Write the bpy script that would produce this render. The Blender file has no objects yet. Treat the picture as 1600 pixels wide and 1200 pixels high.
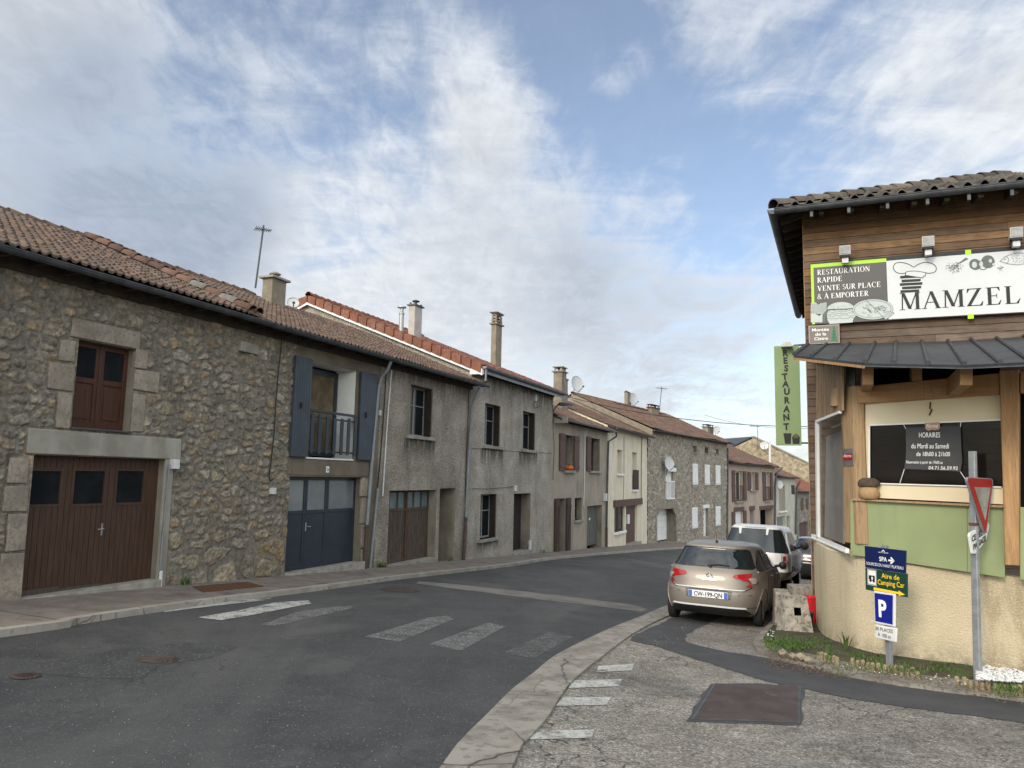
import bpy, bmesh, math, random
import numpy as np
from mathutils import Vector, Matrix
R = math.radians
C = bpy.context.scene.collection
# ------------------------------------------------------------------ camera
CAMZ = 1.86
PITCH, ROLL, FPX = math.atan(145/1200), 0.0200, 1200.0
sp, cp, sr, cr_ = math.sin(PITCH), math.cos(PITCH), math.sin(ROLL), math.cos(ROLL)
FWD = Vector((0, cp, sp)); U0 = Vector((0, -sp, cp)); R0 = Vector((1, 0, 0))
CR = R0*cr_ + U0*sr; CU = U0*cr_ - R0*sr
CAM = Vector((0, 0, CAMZ))
cam = bpy.data.cameras.new('camera'); cam_o = bpy.data.objects.new('camera', cam); C.objects.link(cam_o)
m = Matrix((CR, CU, -FWD)).transposed().to_4x4(); m.translation = CAM
cam_o.matrix_world = m
cam.sensor_fit = 'HORIZONTAL'; cam.sensor_width = 36; cam.lens = 36*FPX/1600
cam.clip_start = 0.1; cam.clip_end = 3000
bpy.context.scene.camera = cam_o
# ------------------------------------------------------------------ light
SUN_EL, SUN_AZ = 30.0, 215.0          # azimuth clockwise from +Y
sun = bpy.data.lights.new('sun', 'SUN'); sun.energy = 1.5; sun.angle = R(13); sun.color = (1.0, 0.88, 0.72)
sun_o = bpy.data.objects.new('sun', sun); C.objects.link(sun_o)
sdir = Vector((math.sin(R(SUN_AZ))*math.cos(R(SUN_EL)), math.cos(R(SUN_AZ))*math.cos(R(SUN_EL)), math.sin(R(SUN_EL))))
sun_o.rotation_euler = sdir.to_track_quat('Z', 'Y').to_euler(); sun_o.location = (0, 0, 30)
vs = bpy.context.scene.view_settings
vs.view_transform = 'Standard'; vs.look = 'None'; vs.gamma = 1; vs.exposure = 0.36; vs.use_curve_mapping = False

def ray(u, v):
    return FWD*FPX + CR*(u-800) - CU*(v-600)
def gz(x, y):
    return -(0.0402*min(max(y, -15), 220) + 0.039*min(max(x, -45), 80))
def G(u, v, dz=0.0):
    d = ray(u, v)      # plane z = -.0402y-.039x+dz
    t = (dz-CAMZ)/(d.z + 0.0402*d.y + 0.039*d.x)
    p = CAM + d*t
    return Vector((p.x, p.y, p.z))
# ------------------------------------------------------------------ node helpers
class NT:
    def __init__(s, tree): s.t = tree; s.n = tree.nodes; s.l = tree.links
    def new(s, typ, **kw):
        nd = s.n.new(typ)
        for k, v in kw.items():
            if k == 'inp':
                for a, b in v.items():
                    if hasattr(b, 'is_output') or isinstance(b, bpy.types.NodeSocket): s.l.new(b, nd.inputs[a])
                    else: nd.inputs[a].default_value = b
            else: setattr(nd, k, v)
        return nd
    def math(s, op, a, b=None, c=None, clamp=False):
        nd = s.new('ShaderNodeMath', operation=op); nd.use_clamp = clamp
        for i, x in enumerate((a, b, c)):
            if x is None: continue
            if isinstance(x, bpy.types.NodeSocket): s.l.new(x, nd.inputs[i])
            else: nd.inputs[i].default_value = x
        return nd.outputs[0]
    def mix(s, f, a, b, mode='MIX'):
        nd = s.new('ShaderNodeMix', data_type='RGBA', blend_type=mode)
        for k, x in ((0, f), (6, a), (7, b)):
            if isinstance(x, bpy.types.NodeSocket): s.l.new(x, nd.inputs[k])
            elif k: nd.inputs[k].default_value = (*x, 1)
            else: nd.inputs[k].default_value = x
        return nd.outputs[2]
    def ss(s, x, a, b, lo=0., hi=1.):
        nd = s.new('ShaderNodeMapRange', interpolation_type='SMOOTHSTEP')
        s.l.new(x, nd.inputs[0]); nd.inputs[1].default_value = a; nd.inputs[2].default_value = b
        nd.inputs[3].default_value = lo; nd.inputs[4].default_value = hi
        return nd.outputs[0]
    def noise(s, vec, scale, detail=4, rough=.55, dist=0., mp=None):
        if mp:
            mm = s.new('ShaderNodeMapping', inp={'Vector': vec}); mm.inputs['Scale'].default_value = mp[0]
            if len(mp) > 1: mm.inputs['Rotation'].default_value = mp[1]
            vec = mm.outputs[0]
        nd = s.new('ShaderNodeTexNoise', inp={'Vector': vec, 'Scale': scale, 'Detail': detail, 'Roughness': rough, 'Distortion': dist})
        return nd.outputs[0]
# ------------------------------------------------------------------ sky
w = bpy.data.worlds.new("World"); bpy.context.scene.world = w; w.use_nodes = True
T = NT(w.node_tree); T.n.clear()
sky = T.new('ShaderNodeTexSky', sky_type='NISHITA'); sky.sun_disc = False
sky.sun_elevation = R(SUN_EL); sky.sun_rotation = R(SUN_AZ); sky.altitude = 900; sky.air_density = 1.0; sky.dust_density = 0.6; sky.ozone_density = 2.0
geo = T.new('ShaderNodeTexCoord').outputs['Generated']
sep = T.new('ShaderNodeSeparateXYZ', inp={0: geo})
zz = T.math('MAXIMUM', sep.outputs[2], 0.0)
den = T.math('ADD', zz, 0.16)
px = T.math('DIVIDE', sep.outputs[0], den); py = T.math('DIVIDE', sep.outputs[1], den)
cv = T.new('ShaderNodeCombineXYZ', inp={0: px, 1: py, 2: 0.0}).outputs[0]
n_big = T.noise(cv, 0.7, 5, .5, .3, ((1, 1, 1),))
n_str = T.noise(cv, 2.0, 10, .62, .9, ((1.5, .8, 1), (0, 0, R(35))))
n_str2 = T.noise(cv, 4.2, 9, .64, .6, ((.75, 1.5, 1), (0, 0, R(-30))))
n_fine = T.noise(cv, 11.0, 8, .62, .4, ((1.6, .7, 1), (0, 0, R(50))))
def blob(u, v, rad_deg, amt, acc):
    D = ray(u, v).normalized()
    dt = T.new('ShaderNodeVectorMath', operation='DOT_PRODUCT', inp={0: geo}); dt.inputs[1].default_value = D
    f = T.ss(dt.outputs['Value'], math.cos(R(rad_deg)), 1.0, 0, amt)
    return f if acc is None else T.math('ADD', acc, f)
cov = None      # coverage bias (-: blue gap, +: cloud)
for b in ((930, 130, 9, -.20), (1050, 290, 9, -.20), (350, 70, 13, -.20), (30, 190, 9, -.10), (1350, 120, 18, -.10), (1180, 330, 9, -.10), (1190, 655, 9, -.14), (900, 10, 8, -.10), (600, 80, 10, -.08), (560, 260, 9, -.04),
          (770, 150, 6, .20), (90, 50, 7, .24), (170, 250, 16, .24), (600, 360, 16, .14), (850, 360, 13, .12), (1480, 240, 10, .22), (970, 100, 3, .22), (1130, 90, 7, .12), (1180, 250, 3, .10),
          (1100, 480, 14, .14), (470, 90, 6, .10), (1560, 50, 9, .14), (80, 560, 16, .10), (700, 560, 14, .08)):
    cov = blob(*b, cov)
base = T.math('ADD', T.math('MULTIPLY', n_str, .55), T.math('MULTIPLY', n_big, .25))
base = T.math('ADD', base, T.math('MULTIPLY', n_str2, .46))
base = T.math('ADD', base, T.math('MULTIPLY', n_fine, .38))
base = T.math('ADD', base, T.math('MULTIPLY', cov, 1.0))
hz = T.ss(sep.outputs[2], 0.36, 0.0, 0, .16)
base = T.math('ADD', base, hz)
mask = T.ss(base, .63, 1.15, .13, .97)
# thin cloud is bright, thick cloud bodies are grey
thick = T.ss(base, .80, 1.15)
gb = None
for b in ((150, 290, 15, .62), (280, 230, 10, .30), (800, 380, 11, .22), (1050, 480, 13, .40), (1130, 90, 9, .2), (300, 480, 12, .15)):
    gb = blob(*b, gb)
thick = T.math('MULTIPLY', T.math('ADD', thick, 0.25), T.math('ADD', gb, .10), clamp=True)
grain = T.math('ADD', T.math('MULTIPLY', n_str2, .8), T.math('MULTIPLY', n_fine, .7))
grain = T.ss(grain, .45, 1.05, .86, 1.12)
ccol = T.mix(thick, (0.68, 0.70, 0.72), (0.34, 0.39, 0.47))
gcol = T.new('ShaderNodeCombineXYZ', inp={0: grain, 1: grain, 2: grain}).outputs[0]
ccol = T.mix(1.0, ccol, gcol, 'MULTIPLY')
sky_s = T.mix(1.0, sky.outputs[0], (.165, .150, .138), 'MULTIPLY')
col = T.mix(mask, sky_s, ccol)
col = T.mix(T.ss(sep.outputs[2], .12, .0, 0, .65), col, (.45, .51, .57))
# sky brightened behind the camera, on the sun's side, added to fill shaded facades
dt = T.new('ShaderNodeVectorMath', operation='DOT_PRODUCT', inp={0: geo}); dt.inputs[1].default_value = Vector((-0.1, -1.0, .95)).normalized()
glow = T.ss(dt.outputs['Value'], 0.0, .9, 1.0, 3.6)
gl = T.new('ShaderNodeCombineXYZ', inp={0: glow, 1: T.math('POWER', glow, .93), 2: T.math('POWER', glow, .78)}).outputs[0]
col = T.mix(1.0, col, gl, 'MULTIPLY')
bg = T.new('ShaderNodeBackground', inp={'Color': col, 'Strength': 1.0})
T.new('ShaderNodeOutputWorld', inp={0: bg.outputs[0]})
# ------------------------------------------------------------------ materials
M = {}
def mat(name, c1, c2=None, scale=3., rough=.85, bump=0., bscale=40., detail=5, metal=0., spec=.3, fine=None, streak=None, col_attr=False, low=None, coat=0., bdist=.02, extra=None, vor=None):
    """c1/c2 mixed by noise; fine=(colour, scale, threshold) speckle; streak=(colour, amount) vertical weather streaks"""
    mt = bpy.data.materials.new(name); mt.use_nodes = True
    t = NT(mt.node_tree); b = t.n['Principled BSDF']
    pos = t.new('ShaderNodeNewGeometry').outputs['Position']
    if col_attr:
        at = t.new('ShaderNodeAttribute', attribute_name='Col').outputs['Color']
        if c2 is not None:
            f = t.ss(t.noise(pos, scale, detail, .6), .3, .7)
            k = t.mix(f, c1, c2)
            c = t.mix(1.0, at, k, 'MULTIPLY')
        else: c = at
    elif c2 is not None:
        f = t.ss(t.noise(pos, scale, detail, .6), .32, .68)
        c = t.mix(f, c1, c2)
    else:
        c = t.mix(0.0, c1, c1)
    if streak:
        s1 = t.noise(pos, 2.2, 6, .6, .3, ((1.0, 1.0, .16),))
        c = t.mix(t.ss(s1, .5, .72, 0, streak[1]), c, streak[0])
    if fine:
        fn = t.noise(pos, fine[1], 2, .5)
        c = t.mix(t.ss(fn, fine[2], fine[2]+.06, 0, fine[3] if len(fine) > 3 else .8), c, fine[0])
    if extra: c = extra(t, pos, c, b)
    t.l.new(c, b.inputs['Base Color'])
    b.inputs['Roughness'].default_value = rough; b.inputs['Metallic'].default_value = metal
    b.inputs['Specular IOR Level'].default_value = spec
    if coat: b.inputs['Coat Weight'].default_value = coat; b.inputs['Coat Roughness'].default_value = .06
    if bump:
        if vor:
            h = t.new('ShaderNodeTexVoronoi', inp={'Vector': pos, 'Scale': bscale}).outputs['Distance']
            h = t.math('ADD', h, t.math('MULTIPLY', t.noise(pos, bscale*1.7, 3), .6))
        else: h = t.noise(pos, bscale, 5, .6)
        bn = t.new('ShaderNodeBump', inp={'Height': h, 'Strength': bump, 'Distance': bdist})
        t.l.new(bn.outputs[0], b.inputs['Normal'])
    M[name] = mt; return mt
# ------------------------------------------------------------------ object helpers
def link(o, parent=None):
    C.objects.link(o)
    if parent is not None: o.parent = parent
def root_loc(o):
    while o.parent is not None: o = o.parent
    return Vector(o.location)
def tag(o, label=None, cat=None, group=None, kind=None):
    if label: o['label'] = label
    if cat: o['category'] = cat
    if group: o['group'] = group
    if kind: o['kind'] = kind
    return o
def thing(name, label, cat, loc, group=None):
    o = bpy.data.objects.new(name, None); o.empty_display_size = .2; o.location = loc; C.objects.link(o)
    return tag(o, label, cat, group)
class Frame:
    def __init__(s, o, d):
        s.o = Vector((o[0], o[1])); s.d = Vector((d[0], d[1])).normalized(); s.n = Vector((s.d.y, -s.d.x))
    def P(s, a, n, z):
        q = s.o + s.d*a + s.n*n
        return Vector((q.x, q.y, z))
    def hit(s, u, v, n=0.0):
        r = ray(u, v); r2 = Vector((r.x, r.y)); c2 = Vector((CAM.x, CAM.y))
        t = (n - (c2 - s.o).dot(s.n)) / r2.dot(s.n)
        p = CAM + r*t
        return (Vector((p.x, p.y)) - s.o).dot(s.d), p.z
    def S(s, u, v, n=0.0): return s.hit(u, v, n)[0]
    def Z(s, u, v, n=0.0): return s.hit(u, v, n)[1]
    def rect(s, xl, xr, yt, yb, n=0.0):
        ym = (yt+yb)/2; xm = (xl+xr)/2
        return s.S(xl, ym, n), s.S(xr, ym, n), s.Z(xm, yb, n), s.Z(xm, yt, n)   # s0,s1,z0,z1
    def g(s, a, n=0.0):
        p = s.P(a, n, 0); return gz(p.x, p.y)
class MB:
    def __init__(s): s.v = []; s.f = []; s.m = []; s.col = None
    def add(s, vs, fs, m=0):
        k = len(s.v); s.v += [tuple(x) for x in vs]; s.f += [tuple(i+k for i in f) for f in fs]; s.m += [m]*len(fs); return s
    def quad(s, a, b, c, d, m=0): return s.add([a, b, c, d], [(0, 1, 2, 3)], m)
    def hexa(s, p, m=0):   # p: 4 bottom, 4 top
        return s.add(p, [(3, 2, 1, 0), (4, 5, 6, 7), (0, 1, 5, 4), (1, 2, 6, 5), (2, 3, 7, 6), (3, 0, 4, 7)], m)
    def box(s, fr, a0, a1, n0, n1, z0, z1, m=0):
        P = fr.P
        return s.hexa([P(a0, n0, z0), P(a1, n0, z0), P(a1, n1, z0), P(a0, n1, z0), P(a0, n0, z1), P(a1, n0, z1), P(a1, n1, z1), P(a0, n1, z1)], m)
    def prism(s, pts, off, m=0):
        n = len(pts); off = Vector(off)
        vs = [Vector(p) for p in pts] + [Vector(p)+off for p in pts]
        fs = [tuple(range(n))[::-1], tuple(range(n, 2*n))] + [(i, (i+1) % n, n+(i+1) % n, n+i) for i in range(n)]
        return s.add(vs, fs, m)
    def tube(s, pts, r, seg=8, m=0, cap=True):
        pts = [Vector(p) for p in pts]; k = len(s.v); n = len(pts)
        rr = r if isinstance(r, (list, tuple)) else [r]*n
        vs = []; prev = None
        for i, p in enumerate(pts):
            t = (pts[min(i+1, n-1)] - pts[max(i-1, 0)]).normalized()
            ref = Vector((0, 0, 1)) if abs(t.z) < .9 else Vector((1, 0, 0))
            if prev is None: a = t.cross(ref).normalized()
            else:
                a = prev - t*prev.dot(t)
                a = a.normalized() if a.length > 1e-5 else t.cross(ref).normalized()
            prev = a; b = t.cross(a)
            for j in range(seg):
                th = 2*math.pi*j/seg; vs.append(p + (a*math.cos(th)+b*math.sin(th))*rr[i])
        fs = [(i*seg+j, i*seg+(j+1) % seg, (i+1)*seg+(j+1) % seg, (i+1)*seg+j) for i in range(n-1) for j in range(seg)]
        if cap: fs += [tuple(range(seg))[::-1], tuple(range((n-1)*seg, n*seg))]
        return s.add(vs, fs, m)
    def lathe(s, c, prof, seg=20, m=0, ax=None, cap=True):
        c = Vector(c); ax = Vector(ax or (0, 0, 1)).normalized()
        a = ax.cross(Vector((0, 0, 1)) if abs(ax.z) < .9 else Vector((1, 0, 0))).normalized(); b = ax.cross(a)
        vs = [c + ax*z + (a*math.cos(2*math.pi*j/seg)+b*math.sin(2*math.pi*j/seg))*r for r, z in prof for j in range(seg)]
        n = len(prof)
        fs = [(i*seg+j, i*seg+(j+1) % seg, (i+1)*seg+(j+1) % seg, (i+1)*seg+j) for i in range(n-1) for j in range(seg)]
        if cap: fs += [tuple(range(seg))[::-1], tuple(range((n-1)*seg, n*seg))]
        return s.add(vs, fs, m)
    def build(s, name, mats, parent=None, smooth=False, bevel=0., loc=None, col=None, bseg=2):
        if not isinstance(mats, (list, tuple)): mats = [mats]
        L = root_loc(parent) if parent is not None else Vector(loc or (0, 0, 0))
        me = bpy.data.meshes.new(name)
        va = np.array(s.v, dtype=np.float64).reshape(-1, 3) - np.array(L)
        me.from_pydata(va.tolist(), [], s.f)
        for mm in mats: me.materials.append(M[mm] if isinstance(mm, str) else mm)
        if len(mats) > 1: me.polygons.foreach_set('material_index', s.m)
        if col is not None:
            ca = me.color_attributes.new('Col', 'FLOAT_COLOR', 'POINT')
            ca.data.foreach_set('color', np.asarray(col, dtype=np.float32).ravel())
        me.update()
        bm = bmesh.new(); bm.from_mesh(me); bmesh.ops.recalc_face_normals(bm, faces=bm.faces); bm.to_mesh(me); bm.free()
        if smooth:
            me.polygons.foreach_set('use_smooth', [True]*len(me.polygons))
            if smooth != 'all':
                try: me.set_sharp_from_angle(angle=R(40))
                except Exception: pass
        o = bpy.data.objects.new(name, me); link(o, parent)
        if parent is None: o.location = L
        if bevel:
            bv = o.modifiers.new('bevel', 'BEVEL'); bv.width = bevel; bv.segments = bseg; bv.limit_method = 'ANGLE'; bv.angle_limit = R(40)
        return o
def grid_mesh(name, V, mask, mats, parent, col=None, smooth=True, loc=None, extra=None):
    """V: (nu,nv,3) vertices, mask: (nu-1,nv-1) faces kept"""
    nu, nv = V.shape[:2]; L = root_loc(parent) if parent is not None else Vector(loc or (0, 0, 0))
    idx = np.arange(nu*nv).reshape(nu, nv)
    F = np.stack([idx[:-1, :-1], idx[1:, :-1], idx[1:, 1:], idx[:-1, 1:]], -1)[mask]
    used = np.zeros(nu*nv, bool); used[F.ravel()] = True
    remap = np.cumsum(used)-1; F = remap[F]; VV = (V.reshape(-1, 3)-np.array(L))[used]
    me = bpy.data.meshes.new(name); ev = []; ef = []; em = []
    if extra is not None:
        ev = (np.array(extra.v)-np.array(L)); ef = extra.f; em = extra.m
    nV = len(VV)
    allV = np.vstack([VV, ev]) if len(ev) else VV
    nf = len(F); loops = list(F.ravel()); starts = list(range(0, 4*nf, 4)); 
    k = 4*nf
    for f in ef:
        starts.append(k); loops += [i+nV for i in f]; k += len(f)
    me.vertices.add(len(allV)); me.vertices.foreach_set('co', allV.astype(np.float32).ravel())
    me.loops.add(len(loops)); me.loops.foreach_set('vertex_index', np.array(loops, dtype=np.int32))
    me.polygons.add(len(starts)); me.polygons.foreach_set('loop_start', np.array(starts, dtype=np.int32))
    for mm in (mats if isinstance(mats, (list, tuple)) else [mats]): me.materials.append(M[mm])
    me.polygons.foreach_set('material_index', np.array([0]*nf+list(em), dtype=np.int32))
    me.polygons.foreach_set('use_smooth', np.array([smooth]*nf+[False]*len(ef)))
    if col is not None:
        cc = np.ones((len(allV), 4), np.float32)*.3; cc[:nV, :3] = col.reshape(-1, col.shape[-1])[used][:, :3]; cc[:, 3] = 1
        if len(ev): cc[nV:, :3] = np.mean(cc[:nV, :3], axis=0)
        ca = me.color_attributes.new('Col', 'FLOAT_COLOR', 'POINT'); ca.data.foreach_set('color', cc.ravel())
    me.update(calc_edges=True); me.validate()
    o = bpy.data.objects.new(name, me); link(o, parent)
    if parent is None: o.location = L
    return o
# value noise
def _h(ix, iy, seed):
    n = (ix.astype(np.int64)*374761393 + iy.astype(np.int64)*668265263 + seed*1442695041) & 0xffffffff
    n = ((n ^ (n >> 13))*1274126177) & 0xffffffff
    n = n ^ (n >> 16)
    return (n & 0xffffff)/float(0xffffff)
def vn(x, y, seed=0):
    ix = np.floor(x); iy = np.floor(y); fx = x-ix; fy = y-iy
    fx = fx*fx*(3-2*fx); fy = fy*fy*(3-2*fy)
    a = _h(ix, iy, seed); b = _h(ix+1, iy, seed); c = _h(ix, iy+1, seed); d = _h(ix+1, iy+1, seed)
    return (a*(1-fx)+b*fx)*(1-fy)+(c*(1-fx)+d*fx)*fy
def fbm(x, y, seed=0, o=4):
    r = 0; a = .5
    for i in range(o): r = r + a*vn(x, y, seed+i*17); x = x*2.03+7; y = y*2.03+3; a *= .5
    return r
def sst(x, a, b):
    t = np.clip((x-a)/(b-a), 0, 1); return t*t*(3-2*t)
_tc = {}
def text(mb, fr, txt, s, z, size, n=.006, m=0, align='CENTER', sx=1.0, shear=0., bold=0., rot=0., slope=0.):
    key = (txt, size, align, shear, bold)
    if key not in _tc:
        cu = bpy.data.curves.new('t', 'FONT'); cu.body = txt; cu.size = size; cu.align_x = align; cu.shear = shear; cu.offset = bold*size; cu.resolution_u = 3
        ob = bpy.data.objects.new('t', cu); me = bpy.data.meshes.new_from_object(ob)
        _tc[key] = ([tuple(v.co) for v in me.vertices], [tuple(p.vertices) for p in me.polygons])
        bpy.data.objects.remove(ob); bpy.data.meshes.remove(me)
    V, F = _tc[key]; c_, s_ = math.cos(rot), math.sin(rot)
    mb.add([fr.P(s+(x*c_-y*s_)*sx, n, z+(x*s_+y*c_)+slope*x*sx) for x, y, _ in V], F, m)
# ------------------------------------------------------------------ material library
def cracks(scale, width, dark, warp=.25, amount=1.0, gate=None):
    def f(t, pos, c, b):
        nz = t.new('ShaderNodeTexNoise', inp={'Vector': pos, 'Scale': scale*1.2, 'Detail': 3.0}).outputs['Color']
        wv = t.new('ShaderNodeVectorMath', operation='MULTIPLY_ADD', inp={0: nz, 1: (warp,)*3, 2: pos}).outputs[0]
        v = t.new('ShaderNodeTexVoronoi', feature='DISTANCE_TO_EDGE', inp={'Vector': wv, 'Scale': scale})
        k = t.ss(v.outputs['Distance'], 0, width, amount, 0)
        g = t.ss(t.noise(pos, gate or .35, 2), .42, .6)
        return t.mix(t.math('MULTIPLY', k, g), c, dark)
    return f
def grain_x(t, pos, c, b):
    for sc, lo, hi in ((30, .60, 1.42), (64, .78, 1.25), (.8, .90, 1.08)):
        g = t.ss(t.noise(pos, sc, 3, .6), .33, .67, lo, hi)
        c = t.mix(1.0, c, t.new('ShaderNodeCombineXYZ', inp={0: g, 1: g, 2: g}).outputs[0], 'MULTIPLY')
    return c
def asphalt_extra(t, pos, c, b):
    # light aggregate chips of two sizes, worn bands along the wheel tracks, fine cracks
    for sc, th, cc, am in ((38, .03, (.26, .25, .235), .8), (80, .12, (.15, .148, .142), .8), (60, .14, (.018, .018, .018), .6)):
        v = t.new('ShaderNodeTexVoronoi', inp={'Vector': pos, 'Scale': sc, 'Randomness': 1.0})
        sz = t.new('ShaderNodeSeparateXYZ', inp={0: v.outputs['Color']})
        k = t.math('MULTIPLY', t.ss(v.outputs['Distance'], .12, .30, 1, 0), t.math('LESS_THAN', sz.outputs[0], th*3))
        k = t.math('MULTIPLY', k, t.ss(t.noise(pos, .5, 3), .35, .62, .15, am))
        c = t.mix(k, c, cc)
    c = t.mix(t.ss(t.noise(pos, .22, 4, .6, 1.2, ((1.2, .35, 1), (0, 0, R(14)))), .48, .66, 0, .55), c, (.088, .086, .082))
    c = t.mix(t.ss(t.noise(pos, .7, 5, .6), .56, .72, 0, .6), c, (.031, .031, .031))
    c = t.mix(t.ss(t.noise(pos, 5, 7, .75), .50, .75, 0, .5), c, (.095, .093, .088))
    c = t.mix(t.ss(t.noise(pos, .35, 5, .65, .8), .55, .66, 0, .45), c, (.085, .083, .078))
    return cracks(1.5, .012, (.018, .018, .018), .5, .8, .3)(t, pos, c, b)
def forecourt_extra(t, pos, c, b):
    for sc, th, cc, am in ((34, .30, (.33, .31, .27), .9), (60, .35, (.06, .055, .05), .8), (48, .12, (.45, .43, .40), .8)):
        v = t.new('ShaderNodeTexVoronoi', inp={'Vector': pos, 'Scale': sc})
        sz = t.new('ShaderNodeSeparateXYZ', inp={0: v.outputs['Color']})
        k = t.math('MULTIPLY', t.ss(v.outputs['Distance'], .2, .42, am, 0), t.math('LESS_THAN', sz.outputs[0], th))
        c = t.mix(k, c, cc)
    c = t.mix(t.ss(t.noise(pos, .6, 5, .65), .50, .70, 0, .7), c, (.075, .072, .068))
    for sc, lo, hi in ((34, .62, 1.42), (75, .75, 1.28), (9, .85, 1.15)):
        g = t.ss(t.noise(pos, sc, 3, .6), .33, .67, lo, hi)
        c = t.mix(1.0, c, t.new('ShaderNodeCombineXYZ', inp={0: g, 1: g, 2: g}).outputs[0], 'MULTIPLY')
    c = cracks(1.7, .026, (.030, .028, .024), .8, .9, .25)(t, pos, c, b)
    c = cracks(3.6, .03, (.038, .034, .030), .6, .85, .33)(t, pos, c, b)
    return cracks(7.5, .04, (.055, .050, .044), .4, .75, .4)(t, pos, c, b)
mat('asphalt', (.033, .0335, .0345), (.048, .048, .048), 1.2, .8, .7, 90, spec=.35, fine=((.115, .115, .112), 40, .60, .55), extra=asphalt_extra, bdist=.01)
mat('asphalt_patch', (.044, .045, .048), (.060, .060, .062), 3, .82, .5, 150, spec=.35, fine=((.15, .15, .145), 90, .66, .5), bdist=.008)
mat('forecourt', (.160, .147, .126), (.225, .207, .180), 1.3, .92, .7, 70, extra=forecourt_extra, bdist=.015)
mat('sidewalk', (.140, .116, .098), (.205, .172, .148), 2.5, .9, .4, 110, fine=((.34, .30, .27), 60, .58, .5), streak=None, extra=lambda t, p, c, b: t.mix(t.ss(t.noise(p, 1.1, 5, .65), .55, .7, 0, .75), c, (.085, .068, .058)), bdist=.008)
mat('kerb', (.26, .235, .20), (.35, .32, .28), 2, .9, .5, 60, fine=((.13, .12, .10), 5, .60, .5), bdist=.01, extra=cracks(.9, .008, (.05, .045, .04), .3, .9, .3))
mat('gutter_concrete', (.165, .150, .128), (.265, .243, .208), 2.2, .88, .6, 60, fine=((.105, .095, .080), 9, .55, .5), bdist=.01, extra=cracks(.8, .012, (.04, .037, .033), .45, .95, .3))
mat('ground', (.10, .09, .07), (.16, .14, .11), 1.5, .95, .5, 30)
def paint_extra(t, pos, c, b):
    k = t.math('MULTIPLY', t.ss(t.noise(pos, 26, 8, .75), .34, .50), .85)
    k = t.math('MULTIPLY', k, t.ss(t.noise(pos, 2.6, 5, .7), .34, .50, .12, 1))
    mt = t.n; tr = t.new('ShaderNodeBsdfTransparent'); mx = t.new('ShaderNodeMixShader')
    out = t.n['Material Output']; t.l.new(k, mx.inputs[0]); t.l.new(tr.outputs[0], mx.inputs[1]); t.l.new(b.outputs[0], mx.inputs[2]); t.l.new(mx.outputs[0], out.inputs[0])
    return c
mat('road_paint', (.36, .36, .34), (.50, .50, .47), 5, .8, extra=paint_extra)
def paint_old(lo, hi, cc):
    def f(t, pos, c, b):
        k = t.math('MULTIPLY', t.ss(t.noise(pos, 34, 6, .7), lo, hi), t.ss(t.noise(pos, 2.5, 4, .6), .28, .50, .15, 1))
        k = t.math('MULTIPLY', k, .75)
        tr = t.new('ShaderNodeBsdfTransparent'); mx = t.new('ShaderNodeMixShader'); out = t.n['Material Output']
        t.l.new(k, mx.inputs[0]); t.l.new(tr.outputs[0], mx.inputs[1]); t.l.new(b.outputs[0], mx.inputs[2]); t.l.new(mx.outputs[0], out.inputs[0])
        return c
    return f
mat('road_paint_worn', (.19, .19, .185), (.28, .28, .27), 8, .8, extra=paint_old(.38, .62, 0))
mat('road_paint_faint', (.16, .16, .155), (.24, .24, .23), 8, .8, extra=paint_old(.42, .66, 0))
mat('mortar_stone', (1, 1, 1), (.62, .60, .57), 13, .92, .9, 30, col_attr=True, bdist=.02, streak=((.05, .047, .04), .35))
mat('far_stone', (1, 1, 1), (.68, .66, .63), 6, .92, .5, 25, col_attr=True, bdist=.02)
mat('dressed_stone', (.20, .172, .138), (.31, .265, .215), 3, .9, .9, 30, extra=lambda t, p, c, b: t.mix(t.ss(t.noise(p, 16, 6, .7), .45, .7, 0, .7), c, (.13, .108, .082)), fine=((.13, .115, .09), 14, .63, .6), bdist=.01)
mat('lintel_concrete', (.205, .188, .158), (.285, .265, .225), 2.4, .9, .4, 50, streak=((.40, .39, .36), .5), bdist=.01)
mat('roughcast', (.225, .198, .162), (.30, .268, .222), .8, .95, 1.0, 34, vor=True, extra=grain_x, streak=((.14, .122, .098), .45), bdist=.015)
mat('roughcast_pale', (.27, .242, .20), (.36, .328, .278), .9, .95, .9, 34, vor=True, extra=grain_x, streak=((.17, .15, .122), .5), bdist=.015)
mat('render_brown', (.118, .098, .074), (.168, .142, .108), 1.6, .95, .7, 60, fine=((.25, .23, .2), 70, .64, .4), streak=((.09, .08, .065), .5), bdist=.01)
mat('plaster_reveal', (.175, .152, .120), (.235, .208, .168), 1.5, .93, .3, 60, streak=((.08, .07, .05), .7), bdist=.01)
mat('render_beige', (.27, .232, .182), (.335, .292, .235), 1.0, .95, .4, 60, streak=((.17, .15, .12), .6), bdist=.01)
mat('render_cream', (.60, .535, .41), (.68, .615, .485), 1.2, .93, .3, 60, streak=((.44, .385, .29), .4), bdist=.01)
mat('render_pink', (.36, .28, .222), (.43, .345, .28), 1.0, .95, .4, 60, streak=((.22, .18, .15), .5), bdist=.01)
mat('render_greenish', (.42, .40, .335), (.52, .50, .425), 1.0, .95, .4, 60, streak=((.25, .25, .22), .5), bdist=.01)
mat('white_plaster', (.66, .65, .62), (.74, .73, .70), 2, .8, .1, 40)
mat('tile', (.74, .75, .76), (.50, .51, .52), 5, .9, .5, 60, col_attr=True, bdist=.01)
mat('zinc', (.17, .18, .19), (.25, .26, .27), 5, .45, .15, 30, metal=.6)
mat('zinc_dark', (.055, .062, .068), (.095, .10, .105), 4, .5, .15, 30, metal=.4)
mat('pipe_grey', (.17, .185, .20), (.22, .235, .25), 4, .45)
mat('pipe_rust', (.055, .038, .032), (.09, .06, .05), 9, .7)
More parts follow.
